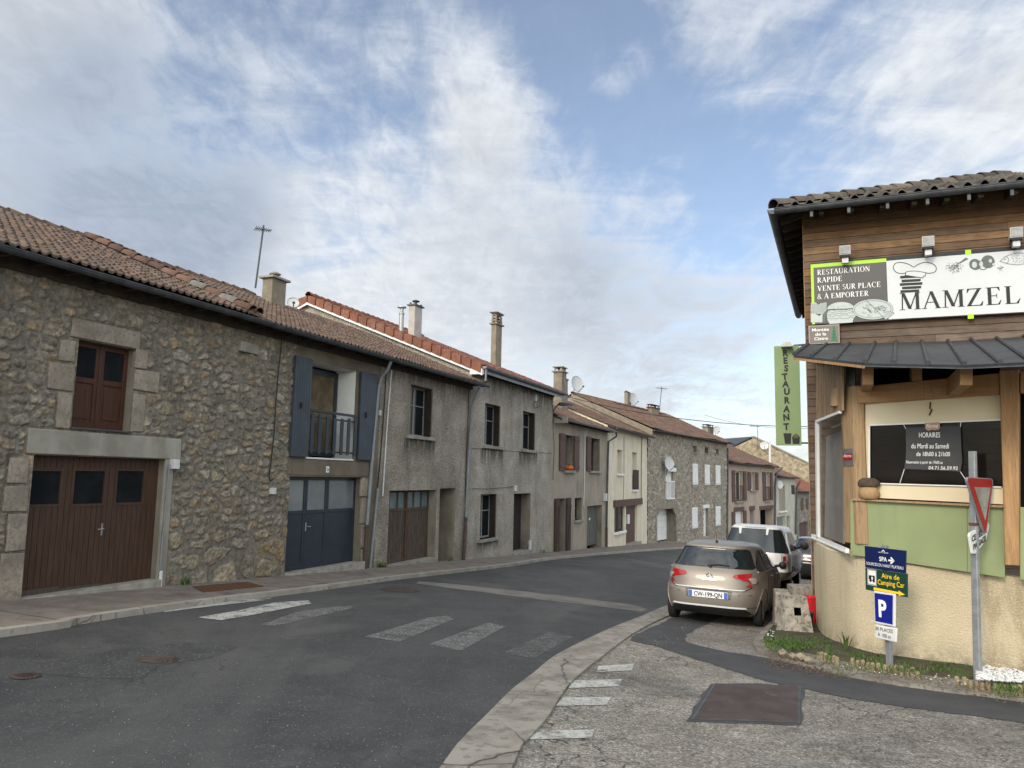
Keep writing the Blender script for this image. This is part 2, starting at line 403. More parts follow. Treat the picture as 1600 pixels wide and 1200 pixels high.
mat('white_pvc', (.48, .49, .49), (.56, .56, .56), 6, .5)
mat('cable', (.015, .015, .016), None, rough=.6)
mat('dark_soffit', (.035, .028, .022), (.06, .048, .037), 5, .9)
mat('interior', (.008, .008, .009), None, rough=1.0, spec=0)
def planks(width, dark=(.012, .008, .006), axis='s', depth=.9):
    def f(t, pos, c, b):
        a = t.new('ShaderNodeAttribute', attribute_name='UVs').outputs['Vector']
        return c
    return f
def woodmat(name, c1, c2, rough=.6, gs=(14, 14, .9), worn=None, bump=.3):
    def f(t, pos, c, b):
        g = t.noise(pos, 2.4, 7, .65, .8, (gs,))
        c = t.mix(t.ss(g, .35, .66), c1, c2)
        if worn: c = t.mix(t.ss(t.noise(pos, 5, 6, .7, .5, ((5, 5, .6),)), .52, .66, 0, .8), c, worn)
        return c
    mat(name, c1, c2, 4, rough, bump, 50, extra=f, bdist=.004)
woodmat('door_brown', (.046, .025, .016), (.070, .040, .027), .5)
woodmat('window_brown', (.045, .018, .011), (.072, .031, .019), .45)
woodmat('door_old', (.052, .038, .028), (.095, .072, .054), .85, worn=(.15, .125, .10))
mat('rust_iron', (.085, .032, .017), (.12, .055, .03), 14, .8)
mat('blue_grey', (.040, .050, .063), (.050, .062, .076), 3, .5)
mat('navy_door', (.018, .026, .037), (.024, .034, .046), 3, .38)
woodmat('shutter_brown', (.085, .048, .040), (.12, .072, .060), .7)
woodmat('shutter_dark', (.04, .022, .018), (.06, .034, .027), .7)
woodmat('wood_dark_frame', (.05, .040, .034), (.075, .06, .05), .8)
mat('old_white_frame', (.20, .19, .175), (.30, .29, .27), 20, .7)
mat('white_paint', (.66, .66, .65), (.74, .74, .73), 3, .5)
mat('grey_door', (.085, .085, .078), (.11, .108, .10), 4, .7)
mat('glass_dark', (.008, .010, .012), (.014, .018, .021), 3, .10, spec=.3)
mat('glass_frosted', (.13, .15, .16), (.20, .22, .225), .8, .12, spec=.5)
mat('curtain', (.085, .062, .036), (.15, .115, .070), 3, .9)
mat('steel', (.45, .45, .44), None, rough=.35, metal=.8); mat('galva_flue', (.36, .37, .37), None, rough=.45, metal=.5)
mat('dish_grey', (.42, .43, .43), (.50, .51, .51), 3, .5)
mat('pumpkin', (.50, .10, .015), (.58, .14, .022), 9, .5)
mat('chimney_render', (.19, .162, .122), (.255, .222, .17), 3, .95, .5, 50, streak=((.10, .085, .065), .6))
mat('chimney_pale', (.36, .33, .30), (.44, .41, .375), 3, .9, .3, 40)
mat('slate', (.045, .052, .065), (.065, .073, .088), 5, .6, .3, 30)
mat('threshold', (.22, .20, .17), (.33, .31, .275), 5, .9, .4, 40)
# ------------------------------------------------------------------ ground
def poly_obj(name, pts, mt, kind='structure', dz=0.0, label=None, cat=None, thick=0.):
    """flat polygon following the sloping ground; pts: list of (x, y)"""
    mb = MB()
    P = [Vector((x, y, gz(x, y)+dz)) for x, y in pts]
    if thick: mb.prism([p for p in P], (0, 0, -thick))
    else: mb.add(P, [tuple(range(len(P)))])
    o = mb.build(name, mt)
    return tag(o, label, cat, kind=kind)
def strip_mb(A, B, dza, dzb, mb, m=0, skirt=0., sub=1):
    """quad strip between two polylines; skirt: side face height on both sides"""
    n = len(A)
    a = [Vector((x, y, gz(x, y)+dza)) for x, y in A]; b = [Vector((x, y, gz(x, y)+dzb)) for x, y in B]
    mb.add(a+b, [(i, i+1, n+i+1, n+i) for i in range(n-1)], m)
    if skirt:
        for q in (a, b):
            lo = [p-Vector((0, 0, skirt)) for p in q]
            mb.add(q+lo, [(i, i+1, n+i+1, n+i) for i in range(n-1)], m)
            
def px_xy(L): return [tuple(G(u, v)[:2]) for u, v in L]
def smooth_line(P, n=40):
    P = [Vector((p[0], p[1])) for p in P]
    Q = [P[0]*2-P[1]] + P + [P[-1]*2-P[-2]]
    out = []
    k = max(2, n//(len(P)-1))
    for i in range(1, len(Q)-2):
        for j in range(k):
            t = j/k; a, b, c, d = Q[i-1], Q[i], Q[i+1], Q[i+2]
            out.append(tuple(.5*((2*b)+(c-a)*t+(2*a-5*b+4*c-d)*t*t+(-a+3*b-3*c+d)*t**3)))
    out.append(tuple(P[-1])); return out
# big sheet
xs = np.concatenate([np.linspace(-600, -46, 6), np.linspace(-45, 80, 26), np.linspace(82, 600, 6)])
ys = np.concatenate([np.linspace(-300, -16, 5), np.linspace(-15, 220, 40), np.linspace(225, 1200, 6)])
X, Y = np.meshgrid(xs, ys, indexing='ij')
Z = -(0.0402*np.clip(Y, -15, 220)+0.039*np.clip(X, -45, 80))-.05
o = grid_mesh('ground', np.stack([X, Y, Z], -1), np.ones((len(xs)-1, len(ys)-1), bool), 'ground', None); tag(o, kind='structure')
A1 = R(22.4)                                   # heading of the main row of facades
p0 = G(28, 945)
FA = Frame((p0.x, p0.y), (math.sin(A1), math.cos(A1)))
sG = FA.S(1011, 765)
A2 = R(31.0)
pG = FA.P(sG, 0, 0)
FG = Frame((pG.x, pG.y), (math.sin(A2), math.cos(A2)))
# left kerb (road side edge)
kerbL = px_xy([(0, 997), (115, 978), (207, 963), (360, 941), (480, 926), (615, 907), (700, 897), (800, 885), (870, 874), (990, 863), (1062, 858)])
k0 = kerbL[0]; dA = FA.d
kerbL = [(k0[0]-dA.x*22, k0[1]-dA.y*22), (k0[0]-dA.x*8, k0[1]-dA.y*8)] + kerbL
kl = Vector(kerbL[-1]); kn = (kl - FG.o).dot(FG.n)
ks = (kl-FG.o).dot(FG.d)
kerbL += [tuple(FG.P(ks+x, kn-.05*min(x, 12)/2, 0)[:2]) for x in (8, 20, 40, 70, 110)]
# facade line behind the pavement
facL = [tuple(FA.P(s, -.06, 0)[:2]) for s in (-30, -12, 0, 8, 16, 24, 32, sG)] + [tuple(FG.P(s, -.06, 0)[:2]) for s in (15, 35, 70, 120)]
KW = .15
def offset_line(L, d):
    out = []
    for i, p in enumerate(L):
        a = Vector(L[max(i-1, 0)]); b = Vector(L[min(i+1, len(L)-1)]); t = (b-a).normalized()
        out.append((p[0]-t.y*d, p[1]+t.x*d))
    return out
kerbLs = smooth_line(kerbL, 80)
kin = offset_line(kerbLs, KW)
SWH = .09
mb = MB()
kp = kin
# pavement: kin line <-> facade line at matching parameter
def project(fr, p): q = Vector(p)-fr.o; return q.dot(fr.d), q.dot(fr.n)
back = []
for p in kin:
    s, n = project(FA, p)
    if s <= sG: back.append(tuple(FA.P(s, -.10, 0)[:2]))
    else:
        s2, n2 = project(FG, p); back.append(tuple(FG.P(max(s2, 0), -.10, 0)[:2]))
strip_mb(kin, back, SWH, SWH, mb)
tag(mb.build('sidewalk', 'sidewalk'), kind='structure')
mb = MB(); strip_mb(kerbLs, kin, SWH+.004, SWH+.004, mb, 0, .22)
tag(mb.build('kerb', 'kerb'), kind='structure')
# right side: concrete gutter strip
gl_ = px_xy([(690, 1200), (725, 1155), (760, 1120), (800, 1080), (832, 1055), (875, 1022), (950, 985), (1000, 965), (1042, 947)])
gr_ = px_xy([(805, 1192), (825, 1160), (855, 1125), (880, 1085), (905, 1057), (945, 1025), (985, 995), (1020, 975), (1060, 957)])
gl_ = [(gl_[0][0]-1.0, -16), (gl_[0][0]-.75, -3), (gl_[0][0]-.45, 2.5)] + gl_
gr_ = [(gr_[0][0]-1.1, -16), (gr_[0][0]-.85, -3), (gr_[0][0]-.45, 2.5)] + gr_
HC = R(24.5); hc = Vector((math.sin(HC), math.cos(HC)))
for L, st in ((gl_, 0), (gr_, 0)):
    e = Vector(L[-1])
    for dd in (6, 15, 30): L.append(tuple(e+hc*dd))
    e = Vector(L[-1]); h2 = Vector((math.sin(A2), math.cos(A2)))
    for dd in (15, 40, 80): L.append(tuple(e+h2*dd))
gls, grs = smooth_line(gl_, 88), smooth_line(gr_, 88)
mb = MB(); strip_mb(gls, grs, .022, .028, mb, 0, .12)
tag(mb.build('road_gutter', 'gutter_concrete'), kind='structure')
road = list(kerbLs) + list(gls)[::-1]
poly_obj('road', road, 'asphalt', dz=.004)
# forecourt / side street on the right
fore = list(grs) + [(grs[-1][0]+10, grs[-1][1]-5), (40, 40), (40, -16)]
poly_obj('forecourt', fore, 'forecourt', dz=.004)
# dark trench patch across the forecourt
up = px_xy([(1185, 935), (1120, 968), (1070, 997), (1120, 1016), (1175, 1025), (1250, 1040), (1320, 1058), (1400, 1072), (1500, 1086), (1600, 1096)])
dn = px_xy([(1050, 966), (1010, 985), (985, 1000), (1025, 1011), (1120, 1041), (1200, 1066), (1250, 1076), (1350, 1096), (1450, 1111), (1600, 1131)])
up += [(up[-1][0]+3, up[-1][1]-1.6), (up[-1][0]+8, up[-1][1]-4)]; dn += [(dn[-1][0]+3, dn[-1][1]-1.6), (dn[-1][0]+8, dn[-1][1]-4)]
jr = random.Random(9)
def jag(L, a): return [(x+jr.uniform(-a, a), y+jr.uniform(-a, a)) for x, y in L]
poly_obj('asphalt_patch', jag(smooth_line(up, 130), .022)+jag(smooth_line(dn, 130), .022)[::-1], 'asphalt_patch', dz=.010)
# long pale joint across the road (a filled trench) and crossing bars
mat('trench_fill', (.105, .100, .092), (.16, .15, .14), 2, .9, .5, 70)
def gpoly(name, L, mt, dz=.012, **k): return poly_obj(name, px_xy(L), mt, dz=dz, **k)
gpoly('road_trench', [(655, 909), (700, 912), (860, 929), (990, 946), (1012, 953), (1002, 956), (850, 938), (700, 919), (650, 912)], 'trench_fill', .008)
gpoly('crossing_marking', [(308, 966), (345, 970), (388, 963), (486, 944), (482, 939), (430, 942), (372, 955)], 'road_paint')
gpoly('crossing_marking', [(256, 958), (300, 952), (420, 938), (424, 935), (360, 940), (262, 952)], 'road_paint')
gpoly('crossing_marking', [(408, 977), (430, 979), (548, 952), (552, 948), (520, 949), (466, 957)], 'road_paint_worn')
gpoly('crossing_marking', [(570, 996), (625, 1004), (710, 968), (698, 963), (670, 966)], 'road_paint_worn')
gpoly('crossing_marking', [(670, 1008), (720, 1018), (790, 980), (762, 974)], 'road_paint_worn')
gpoly('crossing_marking', [(785, 1022), (835, 1030), (895, 996), (860, 988)], 'road_paint_faint')
for q in ([(935, 1042), (990, 1039), (988, 1049), (932, 1052)], [(895, 1065), (972, 1063), (968, 1074), (888, 1077)], [(880, 1092), (955, 1091), (948, 1103), (868, 1105)], [(828, 1145), (928, 1142), (925, 1155), (818, 1158)]):
    gpoly('forecourt_marking', q, 'road_paint', .013)
gpoly('forecourt_marking', [(1190, 1186), (1330, 1196), (1330, 1204), (1185, 1196)], 'road_paint_worn', .013)
# covers
def disc(name, u, v, rx, mt, label, cat, group=None):
    c = G(u, v); mb = MB(); k = 28
    ring = lambda r, dz: [Vector((c.x+math.cos(2*math.pi*i/k)*r, c.y+math.sin(2*math.pi*i/k)*r, gz(c.x+math.cos(2*math.pi*i/k)*r, c.y+math.sin(2*math.pi*i/k)*r)+dz)) for i in range(k)]
    t = thing(name, label, cat, c, group)
    a, b = ring(rx, .012), ring(rx*.84, .014)
    mb.add(a+b, [(i, (i+1) % k, k+(i+1) % k, k+i) for i in range(k)]); mb.build('rim', mt, t)
    mb = MB(); r2 = ring(rx*.82, .013); mb.add(r2, [tuple(range(k))])
    for i in range(-4, 5):
        h = math.sqrt(max(0, .64-(i/5.5)**2))*rx*.92; x = c.x+i/5.5*rx
        mb.hexa([Vector((x+dx, c.y+sy*h, gz(x+dx, c.y+sy*h)+dz)) for dz in (.013, .021) for dx, sy in ((-.02, -1), (.02, -1), (.02, 1), (-.02, 1))])
    mb.build('lid', mt, t)
mat('iron_cover', (.055, .040, .034), (.085, .062, .052), 8, .7, .3, 60, metal=.2)
disc('manhole_cover', 625, 922, .42, 'iron_cover', 'round ribbed iron manhole cover in the road just before the pale trench', 'manhole cover')
disc('manhole_cover', 247, 1031, .22, 'iron_cover', 'rusty round cover lying in the pale worn patch of the road', 'manhole cover')
disc('manhole_cover', 40, 1058, .13, 'iron_cover', 'tiny dark round valve cover near the left edge of the road', 'manhole cover')
mat('worn_road', (.038, .038, .038), (.055, .055, .054), 3, .85, .5, 100, fine=((.17, .17, .165), 38, .60, .7))
gpoly('worn_road_patch', [(50, 1052), (90, 1032), (180, 1016), (290, 1004), (372, 1012), (330, 1028), (250, 1040), (215, 1062), (130, 1060)], 'worn_road', .007)
# patterned metal plates in the forecourt
mat('plate_red', (.080, .060, .054), (.12, .094, .086), 4, .6, .5, 220, metal=.3, fine=((.22, .19, .18), 5, .66, .6))
t = thing('chamber_cover', 'rectangular rusty red chequered metal cover set in the cracked forecourt', 'utility cover', G(1166, 1100))
qa = px_xy([(1117, 1072), (1248, 1074), (1246, 1130), (1085, 1125)])
def lerp2(a, b, f): return (a[0]+(b[0]-a[0])*f, a[1]+(b[1]-a[1])*f)
q = qa
mid_l, mid_r = lerp2(q[0], q[3], .5), lerp2(q[1], q[2], .5)
mb = MB()
L = [q[0], q[1], q[2], q[3]]; cx = sum(p[0] for p in L)/4; cy = sum(p[1] for p in L)/4
outer = [(cx+(p[0]-cx)*1.05, cy+(p[1]-cy)*1.04) for p in L]
a = [Vector((x, y, gz(x, y)+.012)) for x, y in outer]; b = [Vector((x, y, gz(x, y)+.014)) for x, y in L]
mb.add(a+b, [(i, (i+1) % 4, 4+(i+1) % 4, 4+i) for i in range(4)]); mb.build('frame', 'zinc_dark', t)
for f0, f1 in ((.0, .495), (.505, 1)):
    c4 = [lerp2(q[0], q[3], f0), lerp2(q[1], q[2], f0), lerp2(q[1], q[2], f1), lerp2(q[0], q[3], f1)]
    mb = MB(); mb.prism([Vector((x, y, gz(x, y)+.018)) for x, y in c4], (0, 0, -.01))
    poly_obj('cover_surround', jag([(cx+(p[0]-cx)*k, cy+(p[1]-cy)*k) for p, k in [(lerp2(L[i], L[(i+1) % 4], f/6), 1.13) for i in range(4) for f in range(6)]], .03), 'asphalt_patch', dz=.009) if f0 == 0 else None
    for i in range(46):       # raised ribs
        e0, e1 = lerp2(c4[0], c4[1], (i+.3)/46), lerp2(c4[3], c4[2], (i+.3)/46); e2, e3 = lerp2(c4[0], c4[1], (i+.6)/46), lerp2(c4[3], c4[2], (i+.6)/46)
        mb.hexa([Vector((x, y, gz(x, y)+dz)) for dz in (.017, .023) for x, y in (e0, e2, e3, e1)])
    mb.build('plate', 'plate_red', t)
# iron trap in the left pavement
q = px_xy([(300, 925), (385, 917), (412, 924), (318, 934)])
mb = MB(); mb.prism([Vector((x, y, gz(x, y)+SWH+.012)) for x, y in q], (0, 0, -.02))
tag(mb.build('pavement_cover', 'rust_iron', loc=G(350, 925)), 'flat rusty iron plate in the pavement at the foot of the stone wall', 'pavement cover')
# ------------------------------------------------------------------ building kit
def reveals(mb, fr, h, m_rev=1, m_back=2, n_out=0.0):
    s0, s1, z0, z1, dp = h[:5]; P = fr.P
    if len(h) > 5: m_rev = h[5]
    for q in (((s0, z0), (s0, z1)), ((s1, z0), (s1, z1)), ((s0, z1), (s1, z1)), ((s0, z0), (s1, z0))):
        (a, b), (c, d) = q
        mb.quad(P(a, n_out, b), P(a, -dp, b), P(c, -dp, d), P(c, n_out, d), m_rev)
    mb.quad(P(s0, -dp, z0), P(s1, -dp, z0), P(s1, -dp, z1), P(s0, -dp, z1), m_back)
def shell_sides(mb, fr, s0, s1, zb, nE, zE, nR, zR, m=0, nF=0.0):
    """gable ends and back wall; roof line passes (nE,zE)-(nR,zR) mirrored about the ridge"""
    sl = (zR-zE)/(nE-nR); zf = zE+sl*(nE-nF)-.06; nB = 2*nR-nF
    for s in (s0, s1):
        P = fr.P
        mb.add([P(s, nF, zb), P(s, nF, zf), P(s, nR, zR-.06), P(s, nB, zf), P(s, nB, zb)], [(0, 1, 2, 3, 4)], m)
    mb.quad(fr.P(s0, nB, zb), fr.P(s1, nB, zb), fr.P(s1, nB, zf), fr.P(s0, nB, zf), m)
    return zf
def plain_wall(parent, fr, s0, s1, zb, nE, zE, nR, zR, holes, mats, name='wall', nF=0.0):
    mb = MB(); zf = shell_sides(mb, fr, s0, s1, zb, nE, zE, nR, zR, 0, nF)
    S = sorted(set([s0, s1]+[min(max(x, s0), s1) for h in holes for x in h[:2]])); Zs = sorted(set([zb, zf]+[x for h in holes for x in h[2:4] if zb < x < zf]))
    for i in range(len(S)-1):
        for j in range(len(Zs)-1):
            a, b, c, d = S[i], S[i+1], Zs[j], Zs[j+1]
            if b-a < 1e-4: continue
            ms, mz = (a+b)/2, (c+d)/2
            if any(h[0] < ms < h[1] and h[2] < mz < h[3] for h in holes): continue
            mb.quad(fr.P(a, nF, c), fr.P(b, nF, c), fr.P(b, nF, d), fr.P(a, nF, d), 0)
    for h in holes: reveals(mb, fr, h)
    return mb.build(name, mats, parent)
PAL = np.array([(.215, .185, .145), (.25, .215, .165), (.185, .165, .14), (.27, .23, .165), (.27, .205, .13), (.22, .20, .18), (.27, .235, .19), (.235, .18, .13), (.16, .145, .13), (.29, .265, .225)])
def rubble_wall(parent, fr, s0, s1, zb, nE, zE, nR, zR, holes, step, cell, seed, mats, relief=.042, flat=(), mortar=(.235, .215, .18), pal=PAL, gap=.21, big=None, name='wall', base_fn=None):
    sl = (zR-zE)/(nE-nR); zf = zE+sl*nE-.06
    def axis(a, b, br):
        br = sorted(set([a, b]+[x for x in br if a < x < b])); out = []
        for i in range(len(br)-1):
            k = max(1, int(round((br[i+1]-br[i])/step))); out += list(np.linspace(br[i], br[i+1], k+1)[:-1])
        return np.array(out+[b])
    us = axis(s0, s1, [x for h in holes for x in h[:2]]); zs = axis(zb, zf, [x for h in holes for x in h[2:4]])
    U, Zm = np.meshgrid(us, zs, indexing='ij')
    wx = U+.10*(fbm(U*3, Zm*3, seed+1)-.47)*1.6; wz = Zm+.10*(fbm(U*3, Zm*3, seed+2)-.47)*1.6
    wx = wx+.03*(fbm(U*14, Zm*14, seed+3, 3)-.44); wz = wz+.03*(fbm(U*14, Zm*14, seed+4, 3)-.44)
    def vor(ca, cb, sd):
        x = wx/ca; y = wz/cb; ix = np.floor(x); iy = np.floor(y)
        F1 = np.full(x.shape, 9.); F2 = np.full(x.shape, 9.); idv = np.zeros(x.shape); hx = np.zeros(x.shape)
        for di in (-2, -1, 0, 1, 2):
            for dj in (-2, -1, 0, 1, 2):
                cx, cy = ix+di, iy+dj
                keep = _h(cx, cy, sd+9) > .20
                off = .5*((cy % 2))
                sx = cx+.5+.72*(_h(cx, cy, sd)-.5)+off*.5; sy = cy+.5+.62*(_h(cx, cy, sd+5)-.5)
                sz = .72+.62*_h(cx, cy, sd+11)
                d = ((np.abs(x-sx)/1.0)**3.4+(np.abs(y-sy))**3.4)**(1/3.4)/sz
                d = np.where(keep, d, 9.)
                m1 = d < F1
                F2 = np.where(m1, F1, np.minimum(F2, d)); idv = np.where(m1, _h(cx, cy, sd+21), idv); hx = np.where(m1, _h(cx, cy, sd+31), hx); F1 = np.where(m1, d, F1)
        return F1, F2, idv, hx
    F1, F2, idv, hx = vor(cell[0], cell[1], seed*7+1)
    if big is not None:
        G1, G2, idb, hb = vor(big[0], big[1], seed*7+71); mk = big[2](U, Zm)
        F1 = np.where(mk, G1, F1); F2 = np.where(mk, G2, F2); idv = np.where(mk, idb, idv); hx = np.where(mk, hb, hx)
    rough = fbm(U*9, Zm*9, seed+6, 5); fine = fbm(U*34, Zm*34, seed+8, 3)
    edge = F2-F1
    g = gap*(.55+.9*fbm(U*2.2, Zm*2.2, seed+12, 3)*1.2)+.12*(fine-.45)
    st = sst(edge, g, g+.075)                       # 0 mortar .. 1 stone
    dome = sst(edge, g, g+.5)
    tiltx = (hx-.5)*.10
    hgt = st*(relief*(.25+.75*hx)*.75+relief*.15*dome) + (rough-.47)*relief*1.7*(.30+.70*st) + (fine-.45)*relief*.9*(.35+.65*st)
    # fade near the holes and the wall ends
    fade = np.ones_like(U)
    for h in holes:
        dx = np.maximum(np.maximum(h[0]-U, U-h[1]), 0); dz = np.maximum(np.maximum(h[2]-Zm, Zm-h[3]), 0)
        fade = np.minimum(fade, sst(np.hypot(dx, dz), 0, .06))
    fl = np.zeros_like(U)
    for h in flat:
        dx = np.maximum(np.maximum(h[0]-U, U-h[1]), 0); dz = np.maximum(np.maximum(h[2]-Zm, Zm-h[3]), 0)
        fl = np.maximum(fl, 1-sst(np.hypot(dx, dz), 0, .05))
    hgt = hgt*fade*(1-fl)-.02*fl
    pal = pal*.68+pal.mean(0)*.32; pi = np.floor(idv*len(pal)*.9999).astype(int); pc = pal[pi]*(.82+.40*hx)[..., None]
    pc = pc*(.55+.90*rough)[..., None]*(.70+.62*fine)[..., None]
    och = sst(fbm(U*5, Zm*5, seed+40, 4), .52, .66)[..., None]*.10
    pc = pc*(1-och)+np.array((.27, .195, .11))*och
    mc = np.array(mortar)*(.70+.55*fbm(U*1.5, Zm*1.5, seed+13, 4))[..., None]*(.72+.55*fine)[..., None]
    col = mc*(1-st[..., None])+pc*st[..., None]
    joint = np.exp(-((edge-g)/.03)**2)*.0
    crk = np.exp(-((edge-g-.01)/.045)**2)*sst(fbm(U*6, Zm*6, seed+60, 3), .38, .58)*(1-fl); col = col*(1-.38*crk[..., None]); hgt = hgt-.018*crk*fade
    if base_fn is not None: col = base_fn(U, Zm, col)
    V = np.zeros(U.shape+(3,)); V[..., 0] = fr.o.x+fr.d.x*U+fr.n.x*hgt; V[..., 1] = fr.o.y+fr.d.y*U+fr.n.y*hgt; V[..., 2] = Zm
    mu = (us[:-1]+us[1:])/2; mz = (zs[:-1]+zs[1:])/2; MU, MZ = np.meshgrid(mu, mz, indexing='ij'); mask = np.ones(MU.shape, bool)
    for h in holes: mask &= ~((MU > h[0]) & (MU < h[1]) & (MZ > h[2]) & (MZ < h[3]))
    ex = MB(); shell_sides(ex, fr, s0, s1, zb, nE, zE, nR, zR, 0)
    for h in holes: reveals(ex, fr, h)
    return grid_mesh(name, V, mask, mats, parent, col=col, extra=ex)
TILE_OLD = [(.150, .105, .080), (.172, .116, .086), (.186, .122, .088), (.138, .100, .080), (.162, .117, .093), (.20, .126, .09)]
TILE_RED = [(.30, .118, .075), (.33, .132, .083), (.275, .11, .073), (.30, .135, .092)]
TILE_MID = [(.215, .128, .090), (.245, .140, .094), (.19, .118, .088), (.165, .112, .088), (.265, .155, .105)]
TILE_GREY = [(.125, .105, .088), (.155, .13, .108), (.105, .09, .078), (.17, .145, .115)]
def tiled_slope(name, parent, fr, s0, s1, nE, zE, nR, zR, tw, cs, cols, seed, amp=.045, smp=8, lift=.028, sharp=False, wav=.03, lichen=0, thick=.10, cut=None):
    L = math.hypot(nR-nE, zR-zE); tn, tz = (nR-nE)/L, (zR-zE)/L; nn, nz = tz, -tn
    nt = int((s1-s0)/tw)+1; us = np.linspace(0, nt*tw, nt*smp+1); us = us[us <= s1-s0+1e-6]
    if us[-1] < s1-s0-.01: us = np.append(us, s1-s0)
    k = max(1, int(round(L/cs))); rows = []; hs = []; ci = []
    for j in range(k):
        a, b = j*L/k, (j+1)*L/k
        rows += [a-.012, a, a+(b-a)*.5, b]; hs += [lift*.1, lift, lift*.6, .004]; ci += [j]*4
    rows = np.array(rows); hs = np.array(hs); ci = np.array(ci)
    U, V = np.meshgrid(us, rows, indexing='ij'); H = np.broadcast_to(hs, U.shape); CI = np.broadcast_to(ci, U.shape)
    ti = np.floor(us/tw+1e-6); TI = np.broadcast_to(ti[:, None], U.shape)
    f = (us/tw) % 1.0; f = np.where(f > .9999, 0, f)
    if sharp: prof = np.where(f < .55, np.sin(np.pi*np.clip(f/.55, 0, 1)), 0)*amp
    else: prof = (np.abs(np.sin(np.pi*f))**.8)*amp
    Pf = np.broadcast_to(prof[:, None], U.shape)
    r1 = _h(TI, CI, seed); r2 = _h(TI, CI, seed+3); r3 = _h(TI, CI, seed+5)
    hh = H*(.8+.5*r1)+Pf*(.88+.24*r2)+(vn(U*.35, V*.35, seed+9)-.5)*wav*2+(r3-.5)*.012
    dv = (r2-.5)*.025
    n_ = nE+tn*(V+dv)+nn*hh; z_ = zE+tz*(V+dv)+nz*hh
    VV = np.zeros(U.shape+(3,)); S = s0+U
    VV[..., 0] = fr.o.x+fr.d.x*S+fr.n.x*n_; VV[..., 1] = fr.o.y+fr.d.y*S+fr.n.y*n_; VV[..., 2] = z_
    pal = np.array(cols); c = pal[np.floor(r3*len(pal)*.999).astype(int)]*(.84+.32*r1)[..., None]
    if lichen:
        lk = (fbm(U*1.3, V*1.3, seed+50, 4) > .56)*lichen*sst(fbm(U*11, V*11, seed+51, 3), .42, .6); c = c*(1-lk[..., None])+np.array((.26, .25, .20))*lk[..., None]
    mask = np.ones((U.shape[0]-1, U.shape[1]-1), bool)
    if cut is not None: mask &= cut((S[:-1, :-1]+S[1:, 1:])/2, (V[:-1, :-1]+V[1:, 1:])/2/L)
    ex = MB(); P = fr.P; t = thick
    lo = [(nE-.01, zE-.01), (nE-.01, zE-t), (nR, zR-t-.02), (2*nR-nE, zE-t), (2*nR-nE, zE-.01), (nR, zR-.01)]
    # board under the tiles, back slope, closed ends
    if cut is None:
        for i in (0, 1, 2, 3):
            ex.quad(P(s0, *lo[i]), P(s1, *lo[i]), P(s1, *lo[i+1]), P(s0, *lo[i+1]), 1)
        ex.quad(P(s0, *lo[4]), P(s1, *lo[4]), P(s1, *lo[5]), P(s0, *lo[5]), 0)
        for s in (s0, s1): ex.add([P(s, *q) for q in lo], [tuple(range(6))], 1)
    else: ex = None
    return grid_mesh(name, VV, mask, ['tile', 'dark_soffit'], parent, col=c, smooth=False, extra=ex)
def tile_row(mb, cols, a, b, up, r, ln, pal, seed, half=True, seg=7, end_lift=.02):
    """overlapping half-round tiles from a (low end) to b"""
    a, b = Vector(a), Vector(b); d = (b-a); L = d.length; d.normalize(); up = Vector(up); up = (up-d*up.dot(d)).normalized(); sd = d.cross(up); k = max(1, int(L/ln)); rnd = random.Random(seed)
    for i in range(k):
        p = a+d*(i*L/k-.03); q = a+d*((i+1)*L/k+.02); c = rnd.choice(pal); f = rnd.uniform(.75, 1.2); vsx = []
        ra, rb = r*1.12, r*.92; j = Vector((rnd.uniform(-.01, .01), rnd.uniform(-.01, .01), rnd.uniform(-.006, .006)))
        for (o, rr, lf) in ((p, ra, end_lift), (q, rb, 0), (p, ra-.02, end_lift-.0), ):
            for s in range(seg+1):
                th = math.pi*s/seg; vsx.append(o+j+sd*math.cos(th)*rr+up*(math.sin(th)*rr+lf))
        n = seg+1; fs = [(s, s+1, n+s+1, n+s) for s in range(seg)]+[(s, s+1, 2*n+s+1, 2*n+s) for s in range(seg)]
        mb.add(vsx, fs); cols += [(c[0]*f, c[1]*f, c[2]*f, 1)]*len(vsx)
def ridge(parent, fr, s0, s1, nR, zR, pal, seed, r=.12, ln=.40):
    mb = MB(); cols = []; tile_row(mb, cols, fr.P(s0, nR, zR-.03), fr.P(s1, nR, zR-.03), (0, 0, 1), r, ln, pal, seed)
    return mb.build('ridge_tiles', 'tile', parent, col=cols, smooth='all')
